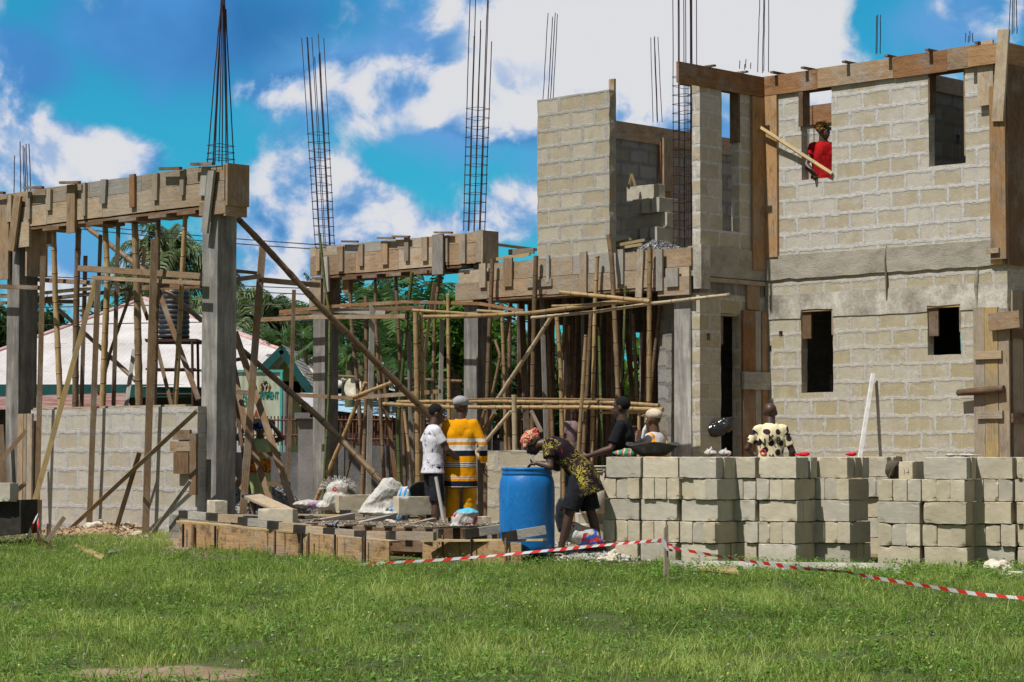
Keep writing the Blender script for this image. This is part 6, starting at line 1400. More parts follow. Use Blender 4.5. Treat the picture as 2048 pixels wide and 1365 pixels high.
m = MB(); m.tube([(-.02, -.02, .2), (0, -.03, .26), (.05, -.03, .25), (.06, -.02, .18)], .008, 6); m.build('strap', KH, s_)
m = MB(); m.tube([(-.1, -.09, .02), (-.06, -.11, .12), (.0, -.10, .2)], .012, 6); m.build('strap', KH, s_)
bo = block(PX(1824, 944, 24.5), R(-27)+math.pi/2, 'rosy block with 14 written on it, beside the backpack', None, 1)
letters('14', .075, SACK, bo, (-.24, .0, .02), (R(90), 0, R(-90)), .001, name='chalk_number')
B = Blob(); B.k((.20, 0, .0), (.0, 0, -.12), .045, .10, True, .7); B.e((-.04, 0, -.16), (.17, .08, .10), (.25, 0, 1)); B.e((.14, 0, -.10), (.10, .07, .10))
tag(B.build('black_bag', M_noise('black_polythene', [(.3, (.008, .008, .009)), (.7, (.02, .02, .022))], 5, rough=.25, bd=.002, spec=.6), None, .01, 2, crumple(.03, 10), loc=PX(1434, 838, FV.o.y+FV.u.y*sv(1440)-.15)), 'shiny black plastic bag hanging on the doorway edge', 'bag')
# ------------------------------------------------------------ background buildings
ROOFM, t, p = new_mat('white_metal_roof'); u = t.node('ShaderNodeTexCoord').outputs['UV']; x, y, _ = t.xyz(u)
n = t.noise(u, .8, 6, .65)
seam = t.rng(t.m('ABSOLUTE', t.m('SUBTRACT', t.m('FRACT', t.m('DIVIDE', y, 2.2)), .5)), .012, .006)
dt = t.m('MULTIPLY', seam, t.rng(t.m('FRACT', t.m('MULTIPLY', x, 3.2)), .4, .5))
col = t.ramp(n, [(.3, srgb(160, 155, 155)), (.55, srgb(186, 183, 183)), (.75, srgb(198, 196, 196))]); col = t.mix(t.m('MULTIPLY', dt, .6), col, (.2, .12, .1))
t.l.new(col, p.inputs['Base Color']); p.inputs['Roughness'].default_value = .6; bump(t, p, t.m('SINE', t.m('MULTIPLY', x, 50)), .003)
TEAL = M_noise('teal_paint', [(.3, (.008, .055, .06)), (.7, (.016, .10, .10))], 4, bd=.002, rnd=0); PGRN = M_noise('pale_green_paint', [(.3, (.28, .30, .17)), (.7, (.42, .43, .27))], 2, bd=.003, rnd=0)
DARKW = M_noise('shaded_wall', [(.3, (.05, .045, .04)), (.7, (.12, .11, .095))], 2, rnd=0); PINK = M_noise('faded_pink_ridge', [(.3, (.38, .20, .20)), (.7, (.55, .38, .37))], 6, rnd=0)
hall = thing('white_roofed_hall', 'long hall with a wide whitish hipped metal roof and teal eaves', 'hall', (0, 0, 0))
def poly(name, mat, parent, P4, us=None, th=None):
    m = MB(); n = (P4[1]-P4[0]).cross(P4[-1]-P4[0]).normalized(); e = (P4[1]-P4[0]).normalized(); f = n.cross(e)
    uv = [((q-P4[0]).dot(e), (q-P4[0]).dot(f)) for q in P4]; m.add(P4, [tuple(range(len(P4)))], [uv]); return m.build(name, mat, parent)
E0, E1, AP = PX(-190, 770, 58), PX(768, 778, 56), PX(288, 598, 64)
B0, B1, AP2 = E0+Vector((1, 16, 0)), E1+Vector((1, 16, 0)), AP+Vector((.5, 5, 0))
poly('roof', ROOFM, hall, [E0, E1, AP]); poly('roof', ROOFM, hall, [E1, B1, AP2, AP]); poly('roof', ROOFM, hall, [B0, E0, AP, AP2]); poly('roof', ROOFM, hall, [B1, B0, AP2])
m = MB(); m.tube([E1, AP], .07, 6); m.tube([E0, AP], .07, 6); m.tube([AP, AP2], .07, 6); m.build('ridge_cap', PINK, hall)
m = MB(); m.box(E0.x, E1.x, 57.0, 57.12, E0.z-.34, E0.z-.02); m.build('fascia', TEAL, hall)
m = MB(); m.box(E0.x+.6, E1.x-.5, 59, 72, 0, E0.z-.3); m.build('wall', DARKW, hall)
m = MB()
for q in range(9): m.box(E0.x+.8+q*1.35, E0.x+.95+q*1.35, 57.4, 57.55, 0, E0.z-.3)
m.build('veranda_post', TEAL, hall)
# gabled porch
ga, gl, gr = PX(566, 692, 53), PX(508, 752, 53), PX(634, 792, 53)
por = thing('gabled_porch', 'small gabled porch with teal bargeboards and pale green gable', 'porch', (0, 0, 0))
bk_ = Vector((0, 4, 0)); poly('roof', ROOFM, por, [gl+Vector((-.1, -.3, -.05)), ga+Vector((0, -.3, .02)), ga+bk_, gl+bk_]); poly('roof', ROOFM, por, [ga+Vector((0, -.3, .02)), gr+Vector((.1, -.3, -.05)), gr+bk_, ga+bk_])
for a, b in ((ga, gl), (ga, gr)):
    m = MB(); m.bar(a+Vector((0, -.3, -.1)), b+Vector((0, -.3, -.12)), .17, .05, (0, 1, 0)); m.build('bargeboard', TEAL, por)
m = MB(); m.add([gl+Vector((.1, .9, -.2)), gr+Vector((-.25, .9, -.2)), ga+Vector((0, .9, -.25))], [(0, 1, 2)], [[(0, 0)]*3]); m.build('gable_wall', PGRN, por)
m = MB(); m.box(gl.x+.3, gl.x+1.0, 53.9, 54.0, 0, gl.z-.1); m.build('wall', PGRN, por); m = MB(); m.box(gl.x+1.0, gr.x-.2, 54.2, 54.3, 0, gr.z); m.build('wall', DARKW, por)
# second low roof on the right of the column and blue shed roofs
BLR = M_noise('blue_metal_sheet', [(.3, (.16, .30, .42)), (.6, (.30, .46, .58)), (.8, (.5, .6, .66))], 3, (8, 1, 1), rnd=.1)
GRR = M_noise('grey_metal_sheet', [(.3, (.30, .30, .32)), (.7, (.5, .5, .52))], 3, (8, 1, 1), rnd=.1)
def shed(label, q, mat, h0=0):
    r = thing('lean_to_shed', label, 'shed', (0, 0, 0)); P4 = [PX(*a) for a in q]; poly('roof', mat, r, P4)
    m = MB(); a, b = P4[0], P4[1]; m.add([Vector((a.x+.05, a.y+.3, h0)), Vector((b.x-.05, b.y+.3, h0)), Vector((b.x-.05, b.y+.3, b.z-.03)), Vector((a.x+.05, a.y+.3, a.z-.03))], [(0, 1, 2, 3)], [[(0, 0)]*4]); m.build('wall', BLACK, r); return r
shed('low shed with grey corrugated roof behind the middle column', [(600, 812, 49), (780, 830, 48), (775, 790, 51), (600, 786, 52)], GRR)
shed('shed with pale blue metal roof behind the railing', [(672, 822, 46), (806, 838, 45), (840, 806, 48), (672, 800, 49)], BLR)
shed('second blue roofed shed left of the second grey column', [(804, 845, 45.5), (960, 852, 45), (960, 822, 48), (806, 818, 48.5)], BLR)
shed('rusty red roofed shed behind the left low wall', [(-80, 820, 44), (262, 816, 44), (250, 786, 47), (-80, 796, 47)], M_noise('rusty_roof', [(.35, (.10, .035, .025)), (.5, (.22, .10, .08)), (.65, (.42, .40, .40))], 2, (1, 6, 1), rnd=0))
# water tank on a stand
TANKM = M_noise('black_tank_plastic', [(.3, (.012, .014, .02)), (.7, (.03, .033, .042))], 3, rough=.45, bd=.002, rnd=0, spec=.5)
tp = PX(348, 680, 46); r_ = 31*46/FPX; tk = thing('water_tank', 'black ribbed plastic water tank on a steel stand', 'water tank', (tp.x, 46, tp.z))
prof = [(.001, 0)]
hT = 100*46/FPX
for q in range(9): z = .03+q*hT*.1; prof += [(r_, z), (r_, z+hT*.055), (r_*.955, z+hT*.07), (r_*.955, z+hT*.085)]
prof += [(r_, hT*.93), (r_*.85, hT*1.0), (r_*.4, hT*1.05), (r_*.38, hT*1.1), (.001, hT*1.1)]
m = MB(); m.lathe(prof, 32); m.build('tank_body', TANKM, tk)
m = MB()
for a in (-.42, .42):
    for b in (-.4, .4): m.tube([(a, b, -.02), (a*1.15, b*1.15, -tp.z)], .03, 6)
for z in (-.05, -.6, -1.1):
    for b in (-.4, .4): m.tube([(-.5, b, z), (.5, b, z)], .025, 6)
m.build('stand', REBAR, tk)
m = MB(); m.box(-.52, .52, -.42, .42, -.04, .0); m.build('platform', REBAR, tk)
# satellite dish
ds = PX(708, 776, 45.5); m = MB(); m.lathe([(.001, .0), (.1, .01), (.2, .035), (.3, .085), (.31, .09), (.3, .1), (.15, .035), (.001, .015)], 28)
o = m.build('satellite_dish', WHT, None, ds); o.rotation_euler = (R(72), 0, R(-25)); o.scale = (.62, .7, .6); tag(o, 'white satellite dish with rust spots over the blue shed roof', 'satellite dish')
# perimeter wall
PWM = M_noise('weathered_render', [(.25, (.035, .034, .034)), (.5, (.12, .12, .122)), (.7, (.25, .25, .25))], 1.1, (1, 1, .7), bd=.01, rnd=0); PWL = M_noise('grey_pillar_render', [(.3, (.13, .125, .12)), (.7, (.27, .265, .255))], 2, bd=.01, rnd=0)
YW_ = 40
def pwx(px): return (px-1024)/FPX*YW_
pw_ = thing('perimeter_wall', 'weathered grey perimeter wall with pillars and rusty railings on top', 'wall', (0, 0, 0))
zW = PX(700, 892, YW_).z
for a, b, zt in ((-40, 600, 860), (600, 690, 886), (690, 780, 892), (780, 960, 892), (960, 1130, 880), (1130, 1400, 880)):
    m = MB(); m.box(pwx(a)+.01, pwx(b)-.01, YW_, YW_+.2, 0, PX(700, zt if a > 0 else 905, YW_).z); m.build('wall', PWM, pw_)
for a, b, zt, mt in ((598, 628, 838, PWL), (629, 662, 836, PWM), (792, 822, 826, PWL), (462, 470, 855, PWL), (965, 985, 830, PWL)):
    m = MB(); m.box(pwx(a), pwx(b), YW_-.12, YW_+.3, 0, PX(700, zt, YW_).z); m.box(pwx(a)-.06, pwx(b)+.06, YW_-.2, YW_+.36, PX(700, zt, YW_).z+.002, PX(700, zt-12, YW_).z); m.build('pillar', mt, pw_)
m = MB()
for a, b in ((470, 598), (662, 792), (822, 965), (985, 1100)):
    zl_, zh_ = PX(700, 888 if a > 500 else 880, YW_).z, PX(700, 838, YW_).z; n_ = int((b-a)/7)
    for q in range(n_+1): xx_ = pwx(a+(b-a)*q/n_); m.tube([(xx_, YW_+.1, zl_-.1), (xx_, YW_+.1, zh_+.05)], .012, 4)
    for z in (zl_+.08, zh_-.02): m.tube([(pwx(a), YW_+.09, z), (pwx(b), YW_+.09, z)], .014, 4)
m.build('railing', M_noise('rusty_railing', [(.3, (.09, .03, .018)), (.7, (.2, .08, .05))], 6, rnd=0), pw_)
# sign
YS = 43
sg = thing('council_sign', 'large painted council sign with teal frame, emblem and green and red lettering', 'sign', (0, 0, 0))
sm, t, p = new_mat('stained_sign_paint'); c = t.node('ShaderNodeTexCoord').outputs['Object']
t.l.new(t.ramp(t.noise(t.v('MULTIPLY', c, (6, 1, .8)), 1.5, 6, .7), [(.3, (.20, .22, .14)), (.5, (.42, .46, .34)), (.7, (.55, .60, .50))]), p.inputs['Base Color'])
xs = lambda px: (px-1024)/FPX*YS
zs = lambda py: PX(600, py, YS).z
m = MB(); m.box(xs(405), xs(560), YS, YS+.05, zs(905), zs(744)); m.build('panel', sm, sg)
m = MB()
m.box(xs(402), xs(566), YS-.03, YS+.07, zs(745), zs(740)); m.box(xs(560), xs(565), YS-.031, YS+.071, zs(925), zs(745)-.002); m.build('frame', M_noise('bright_teal', [(.3, (.05, .30, .28)), (.7, (.09, .42, .38))], 4), sg)
m = MB(); m.tube([(xs(571), YS, 0), (xs(571), YS, zs(775))], .05, 8); m.build('post', PWL, sg)
TG = M_noise('sign_green_letters', [(.3, (.005, .20, .16)), (.7, (.01, .28, .22))], 4, rnd=0); TR = M_noise('sign_red_letters', [(.3, (.35, .04, .02)), (.7, (.45, .06, .03))], 4, rnd=0); TB = LET
def signtext(txt, px0, px1, pyc, hpx, mat):
    o = letters(txt, 1, mat, sg, (0, 0, 0), (R(90), 0, 0), .004, name='lettering', font_off=.012); d = o.dimensions
    wv = xs(px1)-xs(px0); hv = hpx*YS/FPX; o.data.update()
    bx = [v.co.x for v in o.data.vertices]; by = [v.co.y for v in o.data.vertices]; w0, h0 = max(bx)-min(bx), max(by)-min(by)
    o.scale = (wv/w0, hv/h0, 1); o.location = ((xs(px0)+xs(px1))/2-(max(bx)+min(bx))/2*wv/w0, YS-.008, zs(pyc)-(max(by)+min(by))/2*hv/h0)
signtext('LOCAL GOVERNMENT', 467, 557, 791, 15, TG); signtext('COUNCIL', 447, 500, 807, 13, TG); signtext('SECRETARIAT', 432, 527, 828, 16, TR); signtext('P.M.B. 08', 466, 500, 845, 5, TB)
em = MB(); cx, cz = xs(530), zs(775); k_ = YS/FPX
sh_ = [(-5, 8), (5, 8), (5.5, 0), (3, -6), (0, -9), (-3, -6), (-5.5, 0)]
em.add([Vector((cx+a*k_, YS-.004, cz+b*k_)) for a, b in sh_], [tuple(range(7))], [[(0, 0)]*7]); em.build('emblem_shield', LET, sg)
em = MB()
for a, b in (((0, 0), (0, -8)), ((0, 0), (-4, 6)), ((0, 0), (4, 6))): em.bar(Vector((cx+a[0]*k_, YS-.012, cz+a[1]*k_)), Vector((cx+b[0]*k_, YS-.012, cz+b[1]*k_)), 2*k_, .003, (0, 1, 0))
em.build('emblem_wavy_y', SACK, sg)
GOLD = M_noise('emblem_gold', [(.3, (.25, .14, .02)), (.7, (.4, .25, .05))], 4, rnd=0)
for s in (-1, 1):
    em = MB()
    em.tube([Vector((cx+s*q[0]*k_, YS-.01, cz+q[1]*k_)) for q in ((6, -8), (8.5, -5), (6.5, -1), (9.5, 4), (7, 9))], [1.2*k_, 1.7*k_, 2*k_, 1.8*k_, .9*k_], 6)
    em.build('emblem_horse', GOLD, sg)
em = MB(); em.tube([Vector((cx+q[0]*k_, YS-.01, cz+q[1]*k_)) for q in ((-3, 13), (-1.5, 11), (0, 10), (1.5, 11), (3, 13))], 1.5*k_, 6); em.bar(Vector((cx-9*k_, YS-.01, cz-11*k_)), Vector((cx+9*k_, YS-.01, cz-11*k_)), 3*k_, .004, (0, 1, 0)); em.build('emblem_eagle_and_base', M_noise('emblem_dark', [(.3, (.03, .025, .03)), (.7, (.12, .10, .09))], 4, rnd=0), sg)
m = MB(); m.box(pwx(470)-.2, pwx(492), YW_+1.2, YW_+1.3, .6, PX(480, 858, YW_).z); tag(m.build('pale_board_panel', M_noise('pale_lilac_paint', [(.3, (.45, .45, .5)), (.7, (.55, .55, .6))], 4), None), 'pale lilac panel leaning behind the railing under the sign', 'panel')
# cables
CAB = M_noise('black_cable', [(.3, (.03, .03, .03)), (.7, (.06, .06, .06))], 4)
for i, (y0, y1, y2) in enumerate(((440, 477, 494), (447, 489, 502), (545, 572, 580), (548, 584, 592), (620, 603, 615), (655, 640, 642))):
    A, Bq = PX(60 if i < 2 else -60, y0, 50), PX(700 if i < 5 else 1000, y2, 50); M_ = PX(420, y1, 50); m = MB(); pts = []
    for q in range(25): f = q/24; pts.append(A*(1-f)**2+M_*2*f*(1-f)+Bq*f*f-A)
    m.tube(pts, .011, 4); tag(m.build('overhead_cable', CAB, None, A), 'thin overhead cable, %s of six from the top' % ('first', 'second', 'third', 'fourth', 'fifth', 'lowest')[i], 'cable', 'overhead cables behind the portico')

# ------------------------------------------------------------ palms, bananas, trees
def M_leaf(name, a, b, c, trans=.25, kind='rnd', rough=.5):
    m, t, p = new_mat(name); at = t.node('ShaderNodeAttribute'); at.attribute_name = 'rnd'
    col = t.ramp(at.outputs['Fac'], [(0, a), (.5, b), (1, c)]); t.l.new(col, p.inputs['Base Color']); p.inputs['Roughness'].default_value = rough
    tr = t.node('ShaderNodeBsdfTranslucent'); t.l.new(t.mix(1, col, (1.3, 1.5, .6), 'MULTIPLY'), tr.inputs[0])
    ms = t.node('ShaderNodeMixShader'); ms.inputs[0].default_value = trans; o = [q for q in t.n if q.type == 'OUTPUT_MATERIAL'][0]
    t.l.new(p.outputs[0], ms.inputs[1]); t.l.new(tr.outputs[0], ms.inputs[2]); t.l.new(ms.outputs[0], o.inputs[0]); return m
PALM = M_leaf('palm_leaflets', (.04, .066, .03), (.095, .135, .06), (.22, .26, .13), .2, rough=.35)
BANL = M_leaf('banana_leaf', (.012, .032, .008), (.028, .07, .016), (.08, .14, .035), .25, rough=.4); LEAFM = M_leaf('broad_tree_leaves', (.01, .025, .007), (.025, .055, .014), (.07, .12, .03), .2)
BRT = M_leaf('bright_shrub_leaves', (.04, .10, .012), (.08, .18, .025), (.14, .26, .05), .3)
BARK = M_noise('grey_bark', [(.3, (.05, .04, .03)), (.7, (.14, .12, .09))], 6, (1, 1, 3), bd=.02)
def raw(name, V, F, rnd, mat, parent=None, loc=None):
    me = bpy.data.meshes.new(name); V = np.asarray(V, np.float32); n = len(V)
    me.vertices.add(n); me.vertices.foreach_set('co', V.ravel())
    tot = np.array([len(f) for f in F], np.int32); st = np.concatenate(([0], np.cumsum(tot)[:-1])).astype(np.int32); fl = np.concatenate([np.asarray(f, np.int32) for f in F])
    me.loops.add(len(fl)); me.loops.foreach_set('vertex_index', fl); me.polygons.add(len(F)); me.polygons.foreach_set('loop_start', st); me.polygons.foreach_set('loop_total', tot)
    me.update(calc_edges=True); a = me.attributes.new('rnd', 'FLOAT', 'POINT'); a.data.foreach_set('value', np.asarray(rnd, np.float32)); me.materials.append(mat)
    o = bpy.data.objects.new(name, me); COL.objects.link(o)
    if parent: o.parent = parent
    if loc is not None: o.location = loc
    return o
def frond(V, F, Rn, base, az, up, L, droop, rg, nl=46, ll=.55, wl=.028, ban=False):
    """palm frond: arching rachis with leaflets on both sides"""
    h = Vector((math.cos(az), math.sin(az), 0)); side = Vector((-h.y, h.x, 0)); pts = []
    for i in range(nl+1): f = i/nl; pts.append(base+h*L*f*math.cos(up)*(1-.15*f*f)+Vector((0, 0, L*(math.sin(up)*f-droop*f*f))))
    for i in range(nl):
        d = (pts[i+1]-pts[i]).normalized(); b = len(V); w_ = .018*(1-i/nl)+.004
        V += [pts[i]-side*w_, pts[i]+side*w_, pts[i+1]+side*w_*.95, pts[i+1]-side*w_*.95]; F.append((b, b+1, b+2, b+3)); Rn += [.9]*4
        if i < 3: continue
        f = i/nl; l = ll*math.sin(math.pi*(.12+.86*f))**.6*rg.uniform(.8, 1.1)
        for s in (-1, 1):
            t0 = pts[i]; dd = (side*s*.8+d*.6+Vector((0, 0, rg.uniform(-.1, .45)))).normalized(); m_ = t0+dd*l*.5; e = t0+dd*l*.9+Vector((0, 0, -l*rg.uniform(.2, .55)))
            n = d*wl; b = len(V); V += [t0-n*.6, t0+n*.6, m_+n, m_-n, e]; F.append((b, b+1, b+2, b+3)); F.append((b+3, b+2, b+4)); r0 = rg.random(); Rn += [r0*.6, r0*.6, r0, r0, r0]
def palm(label, px, py, Yd, L, n, seed, trunk_r=.2, lo=-.5, hi=1.35, ll=.6, name='palm_tree'):
    rg = random.Random(seed); c = PX(px, py, Yd); root = thing(name, label, 'palm tree', (c.x, c.y, 0)); V = []; F = []; Rn = []
    top = Vector((0, 0, c.z))
    for i in range(n): frond(V, F, Rn, top+Vector((rg.uniform(-.1, .1), rg.uniform(-.1, .1), rg.uniform(-.2, .1))), rg.uniform(0, 6.283), rg.uniform(lo, hi), L*rg.uniform(.8, 1.1), rg.uniform(.55, 1.1), rg, ll=ll)
    raw('crown', V, F, Rn, PALM, root)
    m = MB(); m.tube([(0, 0, -.1), (.05, 0, c.z*.5), (0, 0, c.z)], [trunk_r*1.2, trunk_r, trunk_r*1.1], 10); m.build('trunk', BARK, root); return root
palm('oil palm with feathery crown rising behind the water tank', 335, 525, 72, 3.0, 26, 1, .28, -.2, 1.4, .8)
palm('small palm crown at the right of the portico corner column', 420, 545, 78, 1.9, 18, 2, .2, -.4, 1.2, .6)
palm('coconut palm with drooping fronds right of the tall upright plank', 515, 650, 66, 2.1, 22, 3, .2, -.2, 1.2, .85)
palm('palm behind the far left props near the roof corner', 245, 640, 74, 1.8, 16, 4, .2, -.4, 1.0, .6)
palm('palm fronds seen low between ladder and middle column', 455, 600, 70, 1.8, 16, 5, .2, -.5, .9, .7)
palm('palm sheaf right behind the second grey column', 1030, 720, 62, 2.0, 20, 6, .2, -.4, 1.2, .7)
def banana(label, px, py, Yd, h, n, seed, az0=None):
    rg = random.Random(seed); c = PX(px, py, Yd); root = thing('banana_plant', label, 'banana plant', (c.x, c.y, 0), 0, 'banana plants behind the middle frame'); V = []; F = []; Rn = []
    for i in range(n):
        az_ = i*2.4+rg.uniform(-.4, .4); up = rg.uniform(.5, 1.4); L = h*rg.uniform(.8, 1.15); dr = rg.uniform(.3, .9)
        hv = Vector((math.cos(az_), math.sin(az_), 0)); sv_ = Vector((-hv.y, hv.x, 0)); k = 26; pts = []
        for q in range(k+1): f = q/k; pts.append(Vector((0, 0, c.z))+hv*L*f*math.cos(up)+Vector((0, 0, L*(math.sin(up)*f-dr*f*f))))
        base_r = rg.random()*.5
        for q in range(3, k):
            f = (q-3)/(k-3); w_ = .30*math.sin(math.pi*(.06+.9*f))**.7*h/2.0
            for s in (-1, 1):
                if rg.random() < .1: continue
                sag = rg.uniform(.1, .6); a, b = pts[q], pts[q+1]; d = (b-a)*rg.uniform(.02, .25)
                o1 = sv_*s*w_+Vector((0, 0, -w_*sag)); bb = len(V); V += [a+d*0, b-d, b-d+o1*rg.uniform(.85, 1.05)+(b-a)*.4, a+o1*rg.uniform(.85, 1.05)+(b-a)*.4]; F.append((bb, bb+1, bb+2, bb+3)); r0 = base_r+rg.random()*.35; Rn += [min(1, r0+.25)]*2+[r0]*2
    raw('leaves', V, F, Rn, BANL, root)
    m = MB(); m.tube([(0, 0, -.1), (0, 0, c.z*.6), (0, 0, c.z+.1)], [.13, .11, .07], 10); m.build('stem', BRT_ST, root); return root
BRT_ST = M_noise('banana_stem', [(.3, (.06, .07, .03)), (.7, (.16, .16, .08))], 4, (1, 1, .4))
BN = [(700, 690, 47, 1.9), (745, 660, 50, 2.1), (800, 640, 48, 2.2), (850, 650, 52, 2.1), (880, 700, 47, 1.8), (770, 740, 46, 1.7), (690, 770, 49, 1.6), (900, 640, 55, 2.0), (660, 640, 56, 2.0), (830, 740, 45, 1.6), (1010, 690, 50, 1.9), (560, 720, 60, 1.8), (1060, 740, 52, 1.8), (950, 730, 48, 1.7), (610, 700, 58, 1.8), (725, 600, 56, 2.0), (815, 590, 57, 2.1)]
NM = ['low and nearest the left middle column', 'behind the first prop of the middle beam', 'in the centre of the clump', 'right of the clump centre', 'beside the second grey column, low', 'small one behind the level batten', 'lowest one over the blue shed', 'tall one near the second grey column', 'behind the left middle column', 'small one below the clump centre', 'seen through the porch left opening', 'beside the gabled porch roof', 'behind the middle porch props', 'half hidden by the second grey column', 'between gabled porch and left middle column', 'tallest, with raised torn leaves at left', 'tallest, with raised torn leaves at right']
for i, (a, b, c, d) in enumerate(BN): banana('banana plant '+NM[i], a, b, c, d, 10, 20+i)
def tree(label, px, py, Yd, R_, n, seed, mat=LEAFM, sq=.8, ls=.14, name='leafy_tree'):
    rg = random.Random(seed); c = PX(px, py, Yd); root = thing(name, label, 'tree', (c.x, c.y, 0)); rs = np.random.RandomState(seed)
    cl_ = [(rs.normal(0, .5, 3)*R_*np.array([1, .7, sq]), rs.uniform(.25, .5)*R_) for _ in range(16)]
    idx = rs.randint(0, 16, n); C = np.array([cl_[i][0] for i in idx]); rad = np.array([cl_[i][1] for i in idx])[:, None]
    d = rs.normal(size=(n, 3)); d /= np.linalg.norm(d, axis=1)[:, None]; P_ = C+d*rad*rs.uniform(.6, 1, (n, 1)); P_[:, 2] += c.z
    a = rs.normal(size=(n, 3)); a /= np.linalg.norm(a, axis=1)[:, None]; b = np.cross(a, rs.normal(size=(n, 3))); b /= np.linalg.norm(b, axis=1)[:, None]; s_ = ls*rs.uniform(.6, 1.3, (n, 1))
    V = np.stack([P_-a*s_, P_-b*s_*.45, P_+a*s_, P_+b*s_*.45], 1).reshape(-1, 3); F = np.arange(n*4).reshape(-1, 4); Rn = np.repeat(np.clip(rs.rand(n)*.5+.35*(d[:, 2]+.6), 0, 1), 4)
    raw('crown', V, list(F), Rn, mat, root)
    m = MB(); m.tube([(0, 0, -.1), (.1, 0, c.z*.5), (0, 0, c.z)], [.2, .15, .08], 8)
    for q in range(5): e = Vector(cl_[q][0]); m.tube([(0, 0, c.z*.6), e*.5+Vector((0, 0, c.z*.8)), e+Vector((0, 0, c.z))], [.08, .05, .02], 6)
    m.build('trunk', BARK, root); return root
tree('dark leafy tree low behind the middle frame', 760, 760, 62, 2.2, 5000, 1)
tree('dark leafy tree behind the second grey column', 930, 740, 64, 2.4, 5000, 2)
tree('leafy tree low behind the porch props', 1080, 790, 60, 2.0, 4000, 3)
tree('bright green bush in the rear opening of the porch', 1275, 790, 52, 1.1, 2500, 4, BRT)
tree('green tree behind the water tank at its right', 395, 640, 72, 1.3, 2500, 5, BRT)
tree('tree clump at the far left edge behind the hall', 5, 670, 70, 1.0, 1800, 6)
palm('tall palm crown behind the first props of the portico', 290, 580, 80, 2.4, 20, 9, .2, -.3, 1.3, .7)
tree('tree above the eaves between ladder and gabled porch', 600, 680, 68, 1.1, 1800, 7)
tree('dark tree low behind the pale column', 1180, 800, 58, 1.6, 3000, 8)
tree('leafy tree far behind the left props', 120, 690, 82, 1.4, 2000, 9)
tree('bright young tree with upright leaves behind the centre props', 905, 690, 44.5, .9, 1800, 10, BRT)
# distant belt that closes the horizon
rs = np.random.RandomState(5); n = 60000
ang = rs.uniform(-.5, .5, n); rad = rs.uniform(95, 110, n); hgt = rs.uniform(0, 1, n)**.8*(3.2+1.2*np.sin(ang*40)+.8*np.sin(ang*97))
P_ = np.stack([np.sin(ang)*rad, np.cos(ang)*rad, hgt], 1); a = rs.normal(size=(n, 3)); a /= np.linalg.norm(a, axis=1)[:, None]; b = np.cross(a, rs.normal(size=(n, 3))); b /= np.linalg.norm(b, axis=1)[:, None]
V = np.stack([P_-a*.4, P_-b*.22, P_+a*.4, P_+b*.22], 1).reshape(-1, 3); tag(raw('distant_woods', V, list(np.arange(n*4).reshape(-1, 4)), np.repeat(rs.rand(n), 4), LEAFM), 'far off belt of dark trees closing the horizon', 'woods', None, 'stuff')

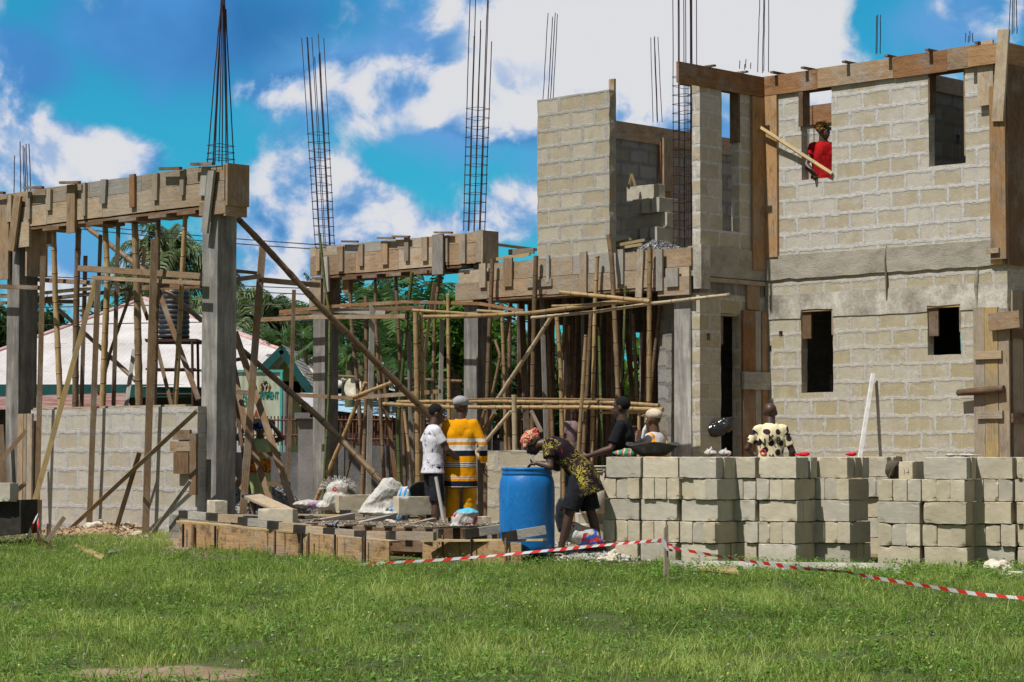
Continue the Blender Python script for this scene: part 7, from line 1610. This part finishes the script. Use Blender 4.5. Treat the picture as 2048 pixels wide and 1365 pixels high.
# ------------------------------------------------------------ grass
GRASS = M_leaf('grass_blades', (.075, .128, .022), (.17, .255, .052), (.375, .445, .14), .35, rough=.55)
_p = [q for q in GRASS.node_tree.nodes if q.type == 'BSDF_PRINCIPLED'][0]; _p.inputs['Specular IOR Level'].default_value = .2
def ymax(x):  # far edge of the turf
    e = np.where(x < -4.3, 29.4, np.where(x < -1.2, 27.9-(x+4.3)*1.08, np.where(x < 1.0, 24.7, 24.3)))
    return np.where(x > 3.6, 23.6, e)
def gz_np(x, y):
    return np.array([gz(a, b) for a, b in zip(x, y)])
def blades(n, seed, hmin, hmax, wmin, wmax, ylo, yhi, mat, name, label, cat, keep=1, lean=.5, clump=0, xr=(0, .235)):
    rs = np.random.RandomState(seed); y = np.sqrt(rs.uniform(ylo**2, yhi**2, n)); x = rs.uniform(xr[0], xr[1], n)*np.where(rs.rand(n) < .5, -1, 1)*y
    if clump:
        k = n//clump; cx = x[:k].repeat(clump)[:n]; cy = y[:k].repeat(clump)[:n]; x = cx+rs.normal(0, .04, len(cx)); y = cy+rs.normal(0, .04, len(cy))
    big = np.array([noise.noise(Vector((a*.55, b*.4, 0))) for a, b in zip(x, y)]); med = np.array([noise.noise(Vector((a*2.2, b*1.6, 5))) for a, b in zip(x, y)])
    dd = np.hypot(x+1.86, (y-12.55)*1.0)+.35*np.array([noise.noise(Vector((a*2.5, b*2.5, 9))) for a, b in zip(x, y)])
    ok = (y < ymax(x)+.5*med) & (dd > .48+.1*rs.rand(len(x))) & (rs.rand(len(x)) < .72+1.1*med)
    x, y, big, med = x[ok], y[ok], big[ok], med[ok]; n = len(x); z = gz_np(x, y)
    h = rs.uniform(hmin, hmax, n)*(1+.75*med+.35*big)*(1+.5*(rs.rand(n) < .05)); h = np.clip(h, .02, .3); w_ = rs.uniform(wmin, wmax, n); a = rs.uniform(0, 6.283, n); ln = h*rs.uniform(.15, lean*2, n); la = rs.uniform(0, 6.283, n)
    sx, sy = np.cos(a)*w_/2, np.sin(a)*w_/2; lx, ly = np.cos(la)*ln, np.sin(la)*ln
    def P3(f, g, s): return np.stack([x+lx*g+sx*s, y+ly*g+sy*s, z+h*f-.01], 1)
    V = np.stack([P3(0, 0, -1), P3(0, 0, 1), P3(.6, .35, .8), P3(.6, .35, -.8), P3(1-.25*lean, 1, 0)], 1).reshape(-1, 3)
    b = np.arange(n)[:, None]*5
    loops = np.concatenate([b+np.array([[0, 1, 2, 3]]), b+np.array([[3, 2, 4]])], 1).ravel().astype(np.int32)
    me = bpy.data.meshes.new(name); me.vertices.add(n*5); me.vertices.foreach_set('co', V.astype(np.float32).ravel()); me.loops.add(n*7); me.loops.foreach_set('vertex_index', loops)
    me.polygons.add(n*2); tot = np.tile([4, 3], n).astype(np.int32); st = np.concatenate(([0], np.cumsum(tot)[:-1])).astype(np.int32); me.polygons.foreach_set('loop_start', st); me.polygons.foreach_set('loop_total', tot); me.update(calc_edges=True)
    r = np.clip(.47+.55*big+.45*med+rs.normal(0, .2, n)+.5*(rs.rand(n) < .06), 0, 1); at = me.attributes.new('rnd', 'FLOAT', 'POINT'); at.data.foreach_set('value', np.repeat(r, 5).astype(np.float32))
    me.materials.append(mat); o = bpy.data.objects.new(name, me); COL.objects.link(o); return tag(o, label, cat, None, 'stuff')
blades(400000, 1, .025, .078, .0035, .0065, 11.2, 29.8, GRASS, 'grass', 'short green turf across the foreground', 'grass')
blades(22000, 2, .07, .16, .0035, .006, 11.2, 29.8, GRASS, 'tall_grass', 'taller grass blades scattered in the turf', 'grass', lean=.7, clump=6)
blades(150000, 6, .03, .09, .006, .010, 10.2, 29.8, GRASS, 'grass', 'green turf spreading beyond both sides of the lawn', 'grass', xr=(.235, .42))
WEED = M_leaf('weed_leaves', (.07, .135, .02), (.115, .22, .04), (.20, .32, .08), .3)
def weeds(n, seed, name, label, ylo, yhi, xlo, xhi):
    rs = random.Random(seed); V = []; F = []; Rn = []
    for _ in range(n):
        y = rs.uniform(ylo, yhi); x = rs.uniform(xlo, xhi)*y
        if y > float(ymax(np.array([x]))[0])+.35 or math.hypot(x+1.86, y-12.55) < .5: continue
        if noise.noise(Vector((x*1.1, y*.9, 20))) < .02 and rs.random() < .8: continue
        z = gz(x, y); hh = rs.uniform(.03, .12)
        for k in range(rs.randint(5, 10)):
            a = rs.uniform(0, 6.28); l = rs.uniform(.015, .035); zz = z+hh*rs.uniform(.4, 1); c = Vector((x+math.cos(a)*.02*rs.random(), y+math.sin(a)*.02, zz)); d = Vector((math.cos(a), math.sin(a), rs.uniform(-.1, .7))).normalized()*l; s_ = Vector((-d.y, d.x, 0)).normalized()*l*.38
            b = len(V); V += [c, c+d*.55+s_, c+d*1.1, c+d*.55-s_]; F.append((b, b+1, b+2, b+3)); Rn += [rs.random()]*4
    return tag(raw(name, V, F, Rn, WEED), label, 'weeds', None, 'stuff')
weeds(9000, 3, 'weeds', 'low broad leaved weeds in the turf', 11.3, 27, -.235, .235)
weeds(2600, 4, 'weeds', 'leafy weeds growing at the foot of the block stacks', 21, 24.5, .06, .235)
FLW = M_leaf('tiny_flowers', (.6, .6, .6), (.45, .42, .7), (.65, .6, .12), 0)
V = []; F = []; Rn = []; rs_ = random.Random(8)
for _ in range(230):
    y = rs_.uniform(11.6, 24.5); x = rs_.uniform(-.22, .23)*y; c = Vector((x, y, gz(x, y)+rs_.uniform(.07, .14))); s_ = rs_.uniform(.003, .006); b = len(V)
    V += [c+Vector((-s_, 0, -s_)), c+Vector((s_, 0, -s_)), c+Vector((s_, 0, s_)), c+Vector((-s_, 0, s_)), c+Vector((0, -s_, 0))]; F += [(b, b+1, b+4), (b+1, b+2, b+4), (b+2, b+3, b+4), (b+3, b, b+4)]; Rn += [rs_.choice((0, .5, 1, 1))]*5
tag(raw('wildflowers', V, F, Rn, FLW), 'tiny white, lilac and yellow flowers dotted over the turf', 'flowers', None, 'stuff')
